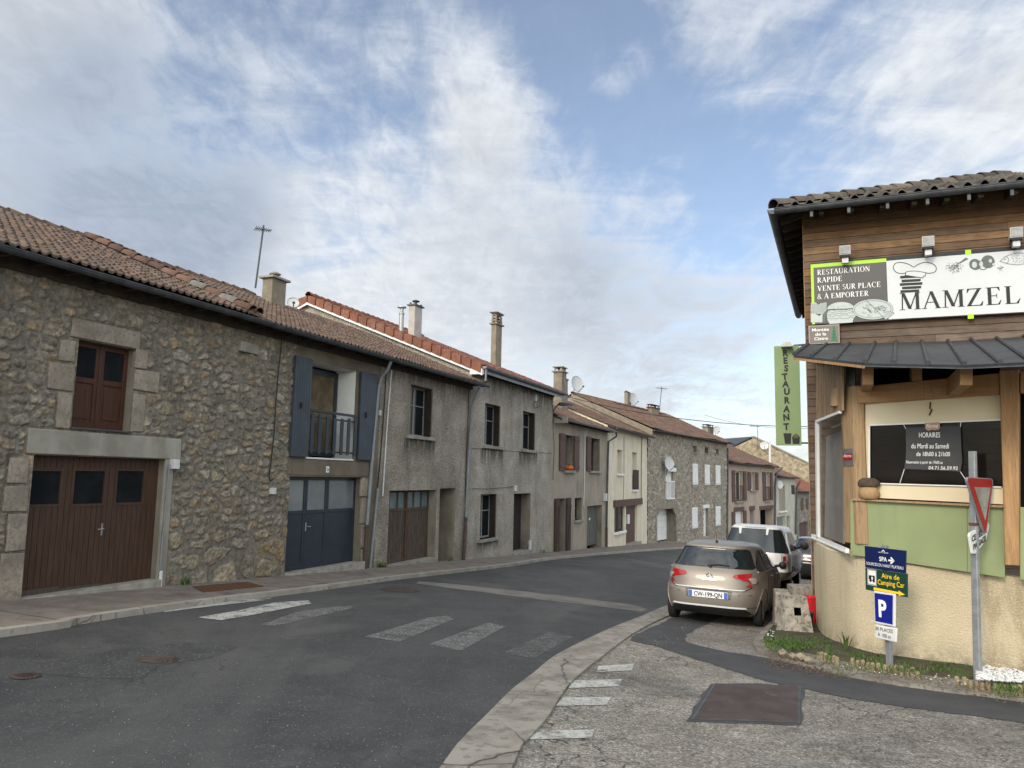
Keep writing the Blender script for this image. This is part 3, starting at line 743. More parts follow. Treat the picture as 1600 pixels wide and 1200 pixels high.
def gutter(parent, fr, s0, s1, n, z, r=.07, mt='zinc_dark', brk=1.1, sag=0.0, z1=None):
    mb = MB(); P = fr.P; k = 9; N = 14; z1 = z if z1 is None else z1
    for i in range(N):
        for (rr, flip) in ((r, 0), (r-.008, 1)):
            for j in range(k):
                t0, t1 = math.pi*(1+j/k), math.pi*(1+(j+1)/k)
                pa, pb = s0+(s1-s0)*i/N, s0+(s1-s0)*(i+1)/N; za, zb_ = z+(z1-z)*i/N, z+(z1-z)*(i+1)/N
                mb.quad(P(pa, n+rr*math.cos(t0), za+rr*math.sin(t0)), P(pb, n+rr*math.cos(t0), zb_+rr*math.sin(t0)), P(pb, n+rr*math.cos(t1), zb_+rr*math.sin(t1)), P(pa, n+rr*math.cos(t1), za+rr*math.sin(t1)))
    for s in (s0, s1):
        zz_ = z if s == s0 else z1
        mb.add([P(s, n+r*math.cos(math.pi*(1+j/k)), zz_+r*math.sin(math.pi*(1+j/k))) for j in range(k+1)], [tuple(range(k+1))])
    mb.tube([P(s0, n+r, z), P(s1, n+r, z1)], .011, 6)
    s = s0+brk*.4
    while s < s1 and brk:
        f = (s-s0)/(s1-s0); zc = z+(z1-z)*f
        for j in range(k):
            t0, t1 = math.pi*(1+j/k), math.pi*(1+(j+1)/k); rr = r+.006
            mb.quad(P(s, n+rr*math.cos(t0), zc+rr*math.sin(t0)), P(s+.03, n+rr*math.cos(t0), zc+rr*math.sin(t0)), P(s+.03, n+rr*math.cos(t1), zc+rr*math.sin(t1)), P(s, n+rr*math.cos(t1), zc+rr*math.sin(t1)))
        s += brk
    return mb.build('gutter', mt, parent)
def eave_box(parent, fr, s0, s1, nE, zE, z_in, mt='dark_soffit', rafters=.55, name='rafters'):
    mb = MB(); s = s0+.15
    while s < s1:
        MB().box(fr, s, s+.07, .01, nE-.05, z_in-.10, z_in-.02).build('rafter', mt, parent); s += rafters
def bar_window(parent, fr, s0, s1, z0, z1, n, mf='wood_dark_frame', glass='glass_dark', cols=2, rails=(), fw=.055, name='window', th=.05, cross=.03, curt=False):
    mb = MB()
    mb.box(fr, s0, s0+fw, n-th, n, z0, z1); mb.box(fr, s1-fw, s1, n-th, n, z0, z1)
    mb.box(fr, s0+fw, s1-fw, n-th, n, z0, z0+fw); mb.box(fr, s0+fw, s1-fw, n-th, n, z1-fw, z1)
    for i in range(1, cols):
        c = s0+(s1-s0)*i/cols; mb.box(fr, c-fw*.6, c+fw*.6, n-th, n-.003, z0+fw, z1-fw)
    for f in rails:
        zc = z0+(z1-z0)*f; mb.box(fr, s0+fw, s1-fw, n-th, n-.006, zc-cross/2, zc+cross/2)
    w_ = mb.build(name, mf, parent, bevel=.004)
    p = MB().box(fr, s0+fw*.5, s1-fw*.5, n-th*.75, n-th*.6, z0+fw*.5, z1-fw*.5).build('pane', glass, w_)
    if curt:
        mb = MB(); k = 26
        for i in range(k):
            a, b = s0+fw+(s1-s0-2*fw)*i/k, s0+fw+(s1-s0-2*fw)*(i+1)/k
            mb.quad(fr.P(a, n-th-.05-(.03 if i % 2 else 0), z0), fr.P(b, n-th-.05-(0 if i % 2 else .03), z0), fr.P(b, n-th-.05-(0 if i % 2 else .03), z1), fr.P(a, n-th-.05-(.03 if i % 2 else 0), z1))
        mb.build('curtain', 'curtain', w_)
    return w_
def boards(parent, fr, s0, s1, z0, z1, n, th, mt, pw=.1, name='shutter', braces=(), z_brace=False, horiz=False, bmat=None, gap=.006):
    mb = MB(); mb.box(fr, s0, s1, n-th, n-.012, z0, z1)
    if horiz:
        k = max(1, int(round((z1-z0)/pw)))
        for i in range(k): mb.box(fr, s0, s1, n-.012, n, z0+(z1-z0)*i/k+gap/2, z0+(z1-z0)*(i+1)/k-gap/2)
    else:
        k = max(1, int(round((s1-s0)/pw)))
        for i in range(k): mb.box(fr, s0+(s1-s0)*i/k+gap/2, s0+(s1-s0)*(i+1)/k-gap/2, n-.012, n, z0, z1)
    for f in braces:
        zc = z0+(z1-z0)*f; mb.box(fr, s0+.02, s1-.02, n+.0005, n+.028, zc-.05, zc+.05)
    if z_brace and len(braces) > 1:
        a, b = z0+(z1-z0)*braces[0]+.05, z0+(z1-z0)*braces[-1]-.05
        mb.hexa([fr.P(s0+.03, n+.0008, a), fr.P(s0+.11, n+.0008, a), fr.P(s0+.11, n+.025, a), fr.P(s0+.03, n+.025, a), fr.P(s1-.11, n+.0008, b), fr.P(s1-.03, n+.0008, b), fr.P(s1-.03, n+.025, b), fr.P(s1-.11, n+.025, b)])
    return mb.build(name, mt, parent)
def slab(parent, fr, s0, s1, n0, n1, z0, z1, mt, name='sill', bevel=.012):
    return MB().box(fr, s0, s1, n0, n1, z0, z1).build(name, mt, parent, bevel=bevel)
def pipe(parent, pts, r, mt, name='downpipe', seg=10, rings=()):
    mb = MB(); mb.tube(pts, r, seg)
    for p in rings:
        p = Vector(p); mb.tube([p-Vector((0, 0, .02)), p+Vector((0, 0, .02))], r*1.25, seg)
    return mb.build(name, mt, parent, smooth=True)
def handle(parent, fr, s, z, n, mt='steel', side=1):
    mb = MB(); mb.box(fr, s-.018, s+.018, n, n+.008, z-.11, z+.09)
    mb.tube([fr.P(s, n, z), fr.P(s, n+.05, z), fr.P(s-.12*side, n+.055, z-.005)], .010, 6)
    mb.tube([fr.P(s, n, z-.07), fr.P(s, n+.02, z-.07)], .012, 6)
    return mb.build('handle', mt, parent)
def dish(name, fr, u, v, n, r, label, group='satellite dishes on the roofs and walls', aim=(.55, -.8, .45), post=None):
    s, z = fr.hit(u, v, n); c = fr.P(s, n, z); ax = Vector(aim).normalized()
    t = thing(name, label, 'satellite dish', c, group)
    prof = [(.001, -.16*r)]+[(r*i/8, -.16*r+.16*r*(i/8)**2) for i in range(1, 9)]
    mb = MB(); mb.lathe(c, prof+[(r*1.0, .02)]+[(r*i/8, -.16*r+.16*r*(i/8)**2-.02) for i in range(8, 0, -1)], 28, ax=ax, cap=False); mb.build('reflector', 'dish_grey', t, smooth=True)
    dn = (Vector((0, 0, -1))-ax*ax.dot(Vector((0, 0, -1)))).normalized()
    tip = c+ax*r*.85+dn*r*.55
    mb = MB(); mb.tube([c+dn*r*.98, tip], .018, 6); mb.lathe(tip, [(.045, -.05), (.05, .04), (.03, .06)], 10, ax=(c-tip).normalized()); mb.build('feed_arm', 'zinc_dark', t)
    mb = MB(); back = c-ax*r*.25; mb.tube([back, back-ax*.12, back-ax*.16+Vector((0, 0, -r*1.2 if post is None else post))], .022, 6); mb.build('mount', 'zinc_dark', t)
    return t
def antenna(fr, u0, v0, u1, v1, n, label, arms=5, ln=.5, ang=0.0, cross=.28, group='rooftop television antennas', r=.018, arm_r=.006):
    """mast from foot pixel (u0,v0) to top pixel (u1,v1) in the plane n"""
    s, z = fr.hit(u0, v0, n); a = fr.P(s, n, z); s1, z1 = fr.hit(u1, v1, n); b = fr.P(s1, n, z1)
    t = thing('television_antenna', label, 'antenna', a, group)
    mb = MB(); mb.tube([a, b], r, 6); mb.build('mast', 'zinc_dark', t)
    top = a+(b-a)*.93; d = Vector((math.cos(ang), math.sin(ang), 0)); e = Vector((-d.y, d.x, 0))
    mb = MB(); mb.tube([top-d*ln*.5, top+d*ln*.5], arm_r*1.3, 5)
    for i in range(arms):
        q = top+d*ln*(-.5+i/(arms-1)); c = cross*(1-.35*i/(arms-1)); mb.tube([q-e*c, q+e*c], arm_r, 5)
    mb.build('crossbars', 'zinc_dark', t)
    return t, a, b
def chimney(parent, fr, u0, u1, vt, vb, n, wd, mt, cap='slab', name='chimney', vtop_cap=None, capm='lintel_concrete'):
    """pixel extents of the front face; n: front plane; wd: depth towards the back"""
    s0, s1 = fr.S(u0, (vt+vb)/2, n), fr.S(u1, (vt+vb)/2, n); z1 = fr.Z((u0+u1)/2, vt, n); z0 = fr.Z((u0+u1)/2, vb, n)-.8
    mb = MB(); mb.box(fr, s0, s1, n-wd, n, z0, z1); ch = mb.build(name, mt, parent, bevel=.01)
    mb = MB(); cs, cn = (s0+s1)/2, n-wd/2
    if cap in ('slab', 'slab_mush', 'cage'):
        mb.box(fr, s0-.09, s1+.09, n-wd-.09, n+.09, z1, z1+.06)
    if cap == 'slab_mush':
        mb.lathe(fr.P(cs, cn, z1+.06), [(.09, 0), (.09, .09), (.17, .11), (.17, .14), (.08, .19)], 16)
    if cap == 'pots':
        mb.box(fr, s0-.06, s1+.06, n-wd-.06, n+.06, z1, z1+.05)
        mb.lathe(fr.P(cs, cn, z1+.05), [(.05, 0), (.05, .12), (.14, .15), (.15, .18), (.06, .22)], 14)
        for a, b in ((s0+.04, n-.04), (s1-.04, n-.04), (s1-.04, n-wd+.04), (s0+.04, n-wd+.04)): mb.box(fr, a-.03, a+.03, b-.03, b+.03, z1+.05, z1+.13)
    if cap == 'cage':
        z = z1+.06
        for a in (s0+.03, s1-.11): 
            for b in (n-.11, n-wd+.03): mb.box(fr, a, a+.08, b, b+.08, z, z+.20)
        if s1-s0 > .7: mb.box(fr, cs-.04, cs+.04, n-.11, n-.03, z, z+.20)
        mb.box(fr, s0-.05, s1+.05, n-wd-.05, n+.05, z+.20, z+.25)
    if cap == 'tiers':
        z = z1
        mb.box(fr, s0-.08, s1+.08, n-wd-.08, n+.08, z, z+.06); z += .06
        for i in range(3):
            for a in (s0, s1-.08):
                for b in (n-.08, n-wd): mb.box(fr, a+.01*i, a+.08, b, b+.08, z, z+.09)
            z += .09; k = .02*i; mb.box(fr, s0-.01+k, s1+.01-k, n-wd-.01+k, n+.01-k, z, z+.05); z += .05
        mb.hexa([fr.P(s0, n-wd, z), fr.P(s1, n-wd, z), fr.P(s1, n, z), fr.P(s0, n, z), fr.P(s0-.09, n-wd-.09, z+.08), fr.P(s1+.09, n-wd-.09, z+.08), fr.P(s1+.09, n+.09, z+.08), fr.P(s0-.09, n+.09, z+.08)])
    if cap == 'ridge': mb.add([fr.P(s0-.04, n+.04, z1), fr.P(s1+.04, n+.04, z1), fr.P(s1+.04, cn, z1+.16), fr.P(s0-.04, cn, z1+.16), fr.P(s0-.04, n-wd-.04, z1), fr.P(s1+.04, n-wd-.04, z1)], [(0, 1, 2, 3), (3, 2, 5, 4), (0, 3, 4), (1, 5, 2), (0, 4, 5, 1)])
    mb.build('chimney_cap', capm, ch)
    return ch, s0, s1, z1
# ------------------------------------------------------------------ left row of houses
sA0 = FA.S(28, 830)-7.0
sE_A = FA.S(408, 505, .5)                 # end of the first roof
sB = FA.S(452, 735); sC = FA.S(590, 730); sD = FA.S(733, 740); sE = FA.S(863, 750); sF = FA.S(949, 765)
NE = .42
zA = FA.Z(200, 444, .5)+.06               # gutter line height
zD = FA.Z(800, 590, .5)+.10
zE_ = FA.Z(905, 662, .45)+.08
zF_ = FA.Z(995, 677, .45)+.06
print('eaves', zA, zD, zE_, zF_, 's', sA0, sE_A, sB, sC, sD, sE, sF, sG)
def gb(s, n=0.): return FA.g(s, n)+SWH
PL = -.6   # how far walls run below the ground
# ===== first stone house
hA = thing('stone_house', 'old rubble stone house with brown garage door and brown upper window, nearest on the left', 'house', FA.P(FA.S(150, 935), 0, gb(FA.S(150, 935))))
nR, zR = -4.6, zA+2.1
door = (*FA.rect(40, 250, 714, 990), .95); wn = FA.rect(117, 208, 537, 671); wn = (*wn, .5)
zb = gb(sB)-.7
STW = [(110, 220, 507, 537.5), (92, 118, 530, 566), (74, 116, 567, 612), (88, 112, 613, 671), (210, 231, 545, 577), (208, 250, 578, 613), (205, 227, 614, 676)]
STJ = [(12, 45, 713, 756), (4, 44, 757, 800), (10, 43, 801, 862), (-4, 37, 863, 948)]
STC = [(249.5, 265, 716.5, 925)]; STL = [(39, 283, 676, 715)]
def stain(U, Z, col):
    # lichen-yellow stain near the foot by the blue door, damp foot of the wall
    sx = FA.S(420, 870)
    k = np.exp(-(((U-sx)/.5)**2+((Z-(gb(sx)+.45))/.4)**2))*sst(fbm(U*8, Z*8, 5, 4), .35, .6)
    return col*(1-.6*k[..., None])+np.array((.26, .17, .04))*.6*k[..., None]
sbig = FA.S(252, 850)
rubble_wall(hA, FA, sA0, sB, zb, NE, zA, nR, zR, [door, wn], .0165, (.27, .165), 3, ['mortar_stone', 'plaster_reveal', 'interior'], pal=PAL*np.array((1.16, 1.16, 1.14)),
    big=(.62, .42, lambda U, Z: (Z-(FA.g(0)+SWH-.045*U) < .85+.1*np.sin(U*5)) & (U > sbig)), base_fn=stain, flat=[FA.rect(*q) for q in STW+STJ+STC+STL])
rf = tiled_slope('roof', hA, FA, sA0-.2, sE_A, NE, zA+.05, nR, zR+.05, .165, .30, TILE_OLD, 11, smp=8, amp=.042, sharp=True, wav=.02, lift=.042, lichen=.2)
ridge(rf, FA, sA0, sE_A, nR, zR+.08, TILE_OLD, 4)
mb = MB(); cols = []
for k_ in (0, .2): tile_row(mb, cols, FA.P(sE_A-k_, NE-.02, zA+.13), FA.P(sE_A-k_, nR, zR+.14), (0, 0, 1), .115, .42, [(.30, .125, .075), (.20, .12, .09), (.27, .155, .115), (.26, .235, .205), (.22, .125, .09)], 8+int(k_*10))
mb.build('verge_tiles', 'tile', rf, col=cols, smooth='all')
gutter(hA, FA, sA0, sE_A+.4, NE+.08, zA-.03, .075, brk=.75)
zin = zA+(zR-zA)/(NE-nR)*NE
eave_box(hA, FA, sA0, sB, NE, zA, zA+.02)
# dressed stones
def stones(parent, fr, rects, mt, name, n1=.018, bevel=.016):
    mb = MB(); rnd = random.Random(len(rects))
    for r in rects:
        a, b, c, d = fr.rect(*r); j = lambda: rnd.uniform(.002, .028); n_ = n1+rnd.uniform(-.008, .008)
        P4 = [(a+j(), c+j()), (b-j(), c+j()), (b-j(), d-j()), (a+j(), d-j())]; mb.prism([fr.P(x, n_, z) for x, z in P4], fr.n.to_3d()*(-n_-.05))
    return mb.build(name, mt, parent, bevel=bevel)
stones(hA, FA, STW, 'dressed_stone', 'window_surround')
stones(hA, FA, STJ, 'dressed_stone', 'door_jamb', .016)
stones(hA, FA, [(249.5, 265, 716.5, 925)], 'lintel_concrete', 'door_jamb', .02)
stones(hA, FA, [(39, 283, 676, 715)], 'lintel_concrete', 'lintel', .03)
stones(hA, FA, [(370, 400, 535, 553)], 'lintel_concrete', 'wall_block', .10)
slab(hA, FA, door[0]-.1, door[1], -.3, .10, gb(door[1])-.3, gb(door[0])+.0, 'threshold', 'threshold')
# garage door of three leaves
def leaf(parent, fr, s0, s1, z0, z1, n, pane, mt, first):
    mb = MB(); th = .045
    k = max(3, int(round((s1-s0)/.105)))
    ps0, ps1, pz0, pz1 = pane; f = .045
    mb.box(fr, s0+.004, s1-.004, n-th, n-.012, z0, pz0-f); mb.box(fr, s0+.004, s1-.004, n-th, n-.012, pz1+f, z1)
    for i in range(k):
        a, b = s0+(s1-s0)*i/k+.004, s0+(s1-s0)*(i+1)/k-.004
        for c, d in ((z0+.09, pz0-f), (pz1+f, z1)): mb.box(fr, a, b, n-.012, n, c, d)
    mb.box(fr, s0+.004, ps0-f, n-th, n, pz0-f, pz1+f); mb.box(fr, ps1+f, s1-.004, n-th, n, pz0-f, pz1+f)
    for a, b, c, d in ((ps0-f, ps0, pz0-f, pz1+f), (ps1, ps1+f, pz0-f, pz1+f), (ps0, ps1, pz0-f, pz0), (ps0, ps1, pz1, pz1+f)): mb.box(fr, a, b, n-th+.01, n+.012, c, d)
    o = mb.build('door_leaf', mt, parent)
    MB().box(fr, ps0-.01, ps1+.01, n-.03, n-.022, pz0-.01, pz1+.01).build('pane', 'glass_dark', o)
    mb = MB(); mb.box(fr, s0+.004, s1-.004, n-.01, n+.022, z0, z0+.085); mb.build('kick_board', 'wood_dark_frame', o)
    return o
nd = -.17
lv = [FA.S(x, 830, nd) for x in (38.5, 97, 164, 229)]
lv[0] = door[0]; lv[3] = door[1]
pn = [(47, 93, 736, 788), (115, 162, 736, 787), (182, 223, 736, 785)]
for i in range(3):
    r = FA.rect(*pn[i], nd); zb_ = gb((lv[i]+lv[i+1])/2)+.02
    o = leaf(hA, FA, lv[i], lv[i+1], zb_, door[3], nd, (max(r[0], lv[i]+.10), r[1], r[2], r[3]), 'door_brown', i)
    if i == 1: handle(o, FA, lv[2]-.07, FA.Z(160, 826, nd), nd)
# upper window: two leaves, glass above, panel below
nw = -.16; c0 = (wn[0]+wn[1])/2
mb = MB()
zs_ = FA.Z(140, 590, nw)
for a, b in ((wn[0], c0), (c0, wn[1])):
    f = .085
    mb.box(FA, a+.01, a+f, nw-.05, nw, wn[2], wn[3]); mb.box(FA, b-f, b-.01, nw-.05, nw, wn[2], wn[3])
    mb.box(FA, a+f, b-f, nw-.05, nw, wn[2], wn[2]+.10); mb.box(FA, a+f, b-f, nw-.05, nw, wn[3]-.09, wn[3]); mb.box(FA, a+f, b-f, nw-.05, nw, zs_-.10, zs_-.01)
    mb.box(FA, a+f, b-f, nw-.045, nw-.02, wn[2]+.10, zs_-.10); mb.box(FA, a+f+.05, b-f-.05, nw-.02, nw-.006, wn[2]+.16, zs_-.16)
mb.box(FA, c0-.025, c0+.025, nw-.003, nw+.015, wn[2], wn[3])
wo = mb.build('window', 'window_brown', hA, bevel=.005)
for a, b in ((wn[0], c0), (c0, wn[1])): MB().box(FA, a+.08, b-.08, nw-.035, nw-.028, zs_-.012, wn[3]-.085).build('pane', 'glass_dark', wo)
slab(hA, FA, wn[0]-.02, wn[1]+.02, -.2, .05, wn[2]-.03, wn[2], 'zinc_dark', 'sill', .004)
# conduit, meter box, cable
zc = FA.Z(268, 725)
mb = MB(); mb.tube([FA.P(FA.S(264, 735, .05), .05, zc), FA.P(FA.S(248.5, 905, .05), .05, gb(sbig)+.25)], .014, 6); mb.build('conduit', 'pipe_grey', hA)
mb = MB(); a = FA.S(271, 724, .03); mb.box(FA, a-.07, a+.07, .0, .12, zc-.09, zc+.09); a = FA.S(249, 920, .05); mb.tube([FA.P(a, .06, gb(a)), FA.P(a, .06, gb(a)+.28)], .035, 8); mb.build('junction_box', 'white_pvc', hA, bevel=.008)
def cable(parent, fr, pts, n=.05, r=.014, mt='cable', name='cable'):
    return pipe(parent, [fr.P(fr.S(u, v, n), n, fr.Z(u, v, n)) for u, v in pts], r, mt, name, 6)
cable(hA, FA, [(441, 520), (439, 545), (435, 580), (431, 630), (428, 680), (423, 725), (420, 745), (423, 752), (426, 748)], .09)
mb = MB(); a, z = FA.hit(425.5, 767, .05); mb.box(FA, a-.06, a+.06, .0, .11, z-.07, z+.07); mb.build('bell_box', 'white_pvc', hA, bevel=.006)

# ===== house with the blue shutters
hB = thing('house', 'narrow brown rendered house with slate blue shutters over a dark blue garage door', 'house', FA.P(FA.S(500, 895), 0, gb(FA.S(500, 895))))
wB = (*FA.rect(481, 553.5, 571, 716), .62); gB = (*FA.rect(440, 563, 745, 930), .9)
gB = (max(gB[0], sB+.03), *gB[1:], 0)
wB = (wB[0], min(wB[1], sC-.05), *wB[2:])
plain_wall(hB, FA, sB, sC, gb(sC)-.8, NE, zA, nR, zR, [wB, gB], ['render_brown', 'white_plaster', 'interior'])
rB = tiled_slope('roof', hB, FA, sE_A, sC, NE, zA, nR, zR, .165, .30, TILE_MID[:1]+TILE_OLD, 12, smp=8, sharp=True, wav=.02, lift=.036, lichen=.15)
ridge(rB, FA, sE_A, sC, nR, zR+.03, TILE_OLD, 5)
gutter(hB, FA, sE_A+.4, sC-.02, NE+.08, zA-.04, .075, brk=.75)
eave_box(hB, FA, sB, sC, NE, zA, zA+.02)
stones(hB, FA, [(447, 577, 719, 744)], 'render_brown', 'lintel', .02, .006)
stones(hB, FA, [(563.5, 576, 746, 776), (563.5, 574, 777, 818), (563, 573, 819, 856), (562.5, 570, 857, 893)], 'dressed_stone', 'door_jamb', .03)
# french window with curtain
nw = -.50
fw_ = bar_window(hB, FA, wB[0]-.0, wB[1]-.06, wB[2]+.05, wB[3]-.06, nw, 'navy_door', 'glass_dark', cols=1, fw=.13)
for o in list(fw_.children):
    if o.name.startswith('pane'):
        pass
mb = MB(); k = 40
for i in range(k):
    a, b = wB[0]+.1+(wB[1]-wB[0]-.26)*i/k, wB[0]+.1+(wB[1]-wB[0]-.26)*(i+1)/k
    na, nb = nw-.028+(.0 if i % 2 else .012), nw-.028+(.012 if i % 2 else 0)
    mb.quad(FA.P(a, na, wB[2]+.14), FA.P(b, nb, wB[2]+.14), FA.P(b, nb, wB[3]-.16), FA.P(a, na, wB[3]-.16))
mb.build('curtain', 'curtain', fw_)
# shutters folded on the wall
sh0 = (FA.S(457, 635, .07), FA.S(484, 637, .07)); sh1 = (FA.S(561, 645, .06), FA.S(585, 650, .06))
zt, zl = wB[3]+.02, wB[2]-.0
boards(hB, FA, sh0[0], sh0[1]-.01, zl, zt, .10, .05, 'blue_grey', .085)
boards(hB, FA, sh1[0], min(sh1[1], sC-.02), zl, zt, .10, .05, 'blue_grey', .085)
for s in (sh0[0]+.25, sh1[0]+.25):
    mb = MB(); mb.box(FA, s-.02, s+.02, .102, .14, (zl+zt)/2-.05, (zl+zt)/2+.09); mb.build('shutter_catch', 'cable', hB)
# guard rail
mb = MB(); zr = FA.Z(515, 643, .06)
mb.box(FA, wB[0]-.05, wB[1]+.02, .02, .11, zr-.06, zr); mb.box(FA, wB[0], wB[1], .045, .085, zr-.20, zr-.16); mb.box(FA, wB[0], wB[1], .045, .085, wB[2]+.13, wB[2]+.17)
gr = mb.build('guard_rail', 'navy_door', hB, bevel=.005)
for i in range(7):
    a = wB[0]+.06+(wB[1]-wB[0]-.12)*i/6; zt_ = zr-.12-.03*math.cos((i-3)*1.0)
    mb = MB(); pts = [FA.P(a-.06, .09, wB[2]+.12), FA.P(a-.028, .09, wB[2]+.09), FA.P(a+.028, .09, wB[2]+.09), FA.P(a+.06, .09, wB[2]+.12), FA.P(a+.06, .09, zt_-.03), FA.P(a+.02, .09, zt_), FA.P(a-.02, .09, zt_), FA.P(a-.06, .09, zt_-.03)]
    mb.prism(pts, FA.P(0, .022, 0)-FA.P(0, 0, 0)); mb.build('baluster', 'navy_door', gr)
slab(hB, FA, wB[0]-.02, wB[1]+.02, -.5, .03, wB[2]-.04, wB[2], 'white_plaster', 'sill', .005)
# garage door
nd = -.20; lv = [gB[0], FA.S(475, 830, nd), FA.S(508.5, 830, nd), gB[1]]
for i in range(3):
    a, b = lv[i], lv[i+1]; z0 = gb((a+b)/2)+.06; z1 = gB[3]; zp = FA.Z(500, 796, nd); mb = MB(); f = .075
    mb.box(FA, a+.004, a+f, nd-.05, nd, z0, z1); mb.box(FA, b-f, b-.004, nd-.05, nd, z0, z1); mb.box(FA, a+f, b-f, nd-.05, nd, z0, z0+.10); mb.box(FA, a+f, b-f, nd-.05, nd, z1-.09, z1); mb.box(FA, a+f, b-f, nd-.05, nd, zp-.08, zp)
    mb.box(FA, a+f, b-f, nd-.045, nd-.014, z0+.10, zp-.08)
    o = mb.build('door_leaf', 'navy_door', hB, bevel=.005)
    MB().box(FA, a+f-.005, b-f+.005, nd-.03, nd-.022, zp-.005, z1-.085).build('pane', 'glass_frosted', o)
    if i == 1: handle(o, FA, a+.05, FA.Z(472, 823, nd), nd, side=-1)
slab(hB, FA, gB[0], gB[1]+.1, -.3, .12, gb(gB[1])-.35, gb(gB[0])+.03, 'threshold', 'threshold')
mb = MB()
s, z = FA.hit(512, 733.5, .03); pl = thing('number_plaque', 'small white house number plaque above the dark blue garage door', 'number plaque', FA.P(s, .03, z))
MB().box(FA, s-.06, s+.06, .021, .034, z-.075, z+.075).build('plate', 'white_paint', pl, bevel=.003)
mat('black_paint', (.012, .012, .013), None, rough=.5); mat('white_letter', (.78, .78, .76), None, rough=.5)
mb = MB(); text(mb, FA, '26', s, z-.035, .10, .037, bold=.01); mb.build('lettering', 'black_paint', pl)

# ===== grey roughcast house
hC = thing('house', 'grey roughcast house with one upper window, weathered double garage door and a narrow recessed doorway', 'house', FA.P(FA.S(660, 890), 0, gb(FA.S(660, 890))))
wC = (*FA.rect(641, 675.5, 604, 682), .45); gC = (*FA.rect(606, 680.5, 766, 905), .65); nC = (*FA.rect(685.5, 710, 763, 900), 1.3)
plain_wall(hC, FA, sC, sD, gb(sD)-.8, NE, zA, nR, zR, [wC, gC, nC], ['roughcast', 'plaster_reveal', 'interior'])
rC = tiled_slope('roof', hC, FA, sC, sD+.12, NE, zA, nR, zR, .165, .30, TILE_OLD+TILE_MID[:1], 13, smp=6, sharp=True, wav=.02, lift=.036, lichen=.2)
gutter(hC, FA, sC+.01, sD+.30, NE+.08, zA-.05, .075, brk=.75)
eave_box(hC, FA, sC, sD, NE, zA, zA+.02)
def old_window(parent, fr, h, nw=-.27, fold=True, mf='old_white_frame', rail=.62, fw=.05):
    fs = h[0]+(h[1]-h[0])*1.0
    w_ = bar_window(parent, fr, h[0], fs, h[2]+.01, h[3]-.01, nw, mf, 'glass_dark', cols=2, rails=(rail,), fw=fw)
    if fold:
        for a, b in ((h[1]-.05, h[1]-.012), (h[0]+.012, h[0]+.05)): MB().box(fr, a, b, nw+.01, -.03, h[2]+.02, h[3]-.02).build('folded_shutter', 'shutter_black', w_)
    return w_
mat('shutter_black', (.018, .013, .011), (.03, .022, .018), 6, .8)
mat('window_blue', (.10, .14, .155), (.15, .19, .20), 3, .15)
old_window(hC, FA, wC)
slab(hC, FA, wC[0]-.12, wC[1]+.08, -.25, .09, wC[2]-.10, wC[2], 'lintel_concrete')
def barn_door(parent, fr, h, nd, leaves, zfr, mt='door_old', panes=3, split_mat='rust_iron'):
    s0, s1, z1 = h[0], h[1], h[3]
    for i in range(leaves):
        a, b = s0+(s1-s0)*i/leaves, s0+(s1-s0)*(i+1)/leaves; z0 = fr.g((a+b)/2)+SWH+.05; zp = z1-zfr; mb = MB()
        k = max(3, int((b-a)/.13)); mb.box(fr, a+.004, b-.004, nd-.05, nd-.014, z0, zp)
        for j in range(k): mb.box(fr, a+(b-a)*j/k+.005, a+(b-a)*(j+1)/k-.005, nd-.014, nd+.004*(j % 2), z0, zp-.08)
        mb.box(fr, a, b, nd-.014, nd+.02, zp-.08, zp); mb.box(fr, a, b, nd-.05, nd+.01, z1-.07, z1); mb.box(fr, a, a+.06, nd-.05, nd+.01, zp, z1-.07); mb.box(fr, b-.06, b, nd-.05, nd+.01, zp, z1-.07)
        for j in range(1, panes):
            c = a+(b-a)*j/panes; mb.box(fr, c-.022, c+.022, nd-.05, nd+.005, zp, z1-.07)
        mb.box(fr, a+.01, b-.01, nd, nd+.022, z0, z0+.11)
        o = mb.build('door_leaf', mt, parent)
        MB().box(fr, a+.05, b-.05, nd-.03, nd-.024, zp-.01, z1-.06).build('pane', 'window_blue', o)
    if split_mat:
        c = (s0+s1)/2; mb = MB(); mb.box(fr, c-.035, c+.035, nd+.022, nd+.045, fr.g(c)+SWH+.05, z1-.02); mb.tube([fr.P(c+.02, nd+.045, z1-1.1), fr.P(c+.02, nd+.09, z1-1.1)], .018, 6); mb.build('door_bar', split_mat, parent)
barn_door(hC, FA, gC, -.28, 2, .52)
slab(hC, FA, gC[0]-.05, gC[1]+.05, -.3, .06, gb(gC[1])-.4, gb(gC[0])+.0, 'lintel_concrete', 'threshold')
# pipes between the blue-shuttered and the grey house
zg = zA-.1
def px3(fr, L, n): return [fr.P(fr.S(u, v, n), n, fr.Z(u, v, n)) for u, v in L]
P1 = [FA.P(FA.S(611, 566, .46), .46, zg)] + px3(FA, [(606, 577)], .36) + px3(FA, [(596, 590)], .14) + px3(FA, [(592, 604), (583, 700), (573.5, 820)], .09)
pipe(hB, P1, .045, 'pipe_grey', rings=[P1[3], P1[4]])
pipe(hB, px3(FA, [(573.5, 820), (570, 892)], .09), .052, 'pipe_rust', rings=px3(FA, [(573, 824), (571.5, 860)], .09))
cable(hC, FA, [(604, 575), (600, 640), (597, 680), (594, 720), (590, 762)], .05, .016)
pipe(hC, px3(FA, [(612, 578), (606, 650), (602, 710), (598, 775)], .05), .018, 'white_pvc', 'conduit', 8)
pipe(hC, px3(FA, [(590.5, 764), (584, 830), (578, 890)], .07), .035, 'pipe_grey', 'conduit', 8)
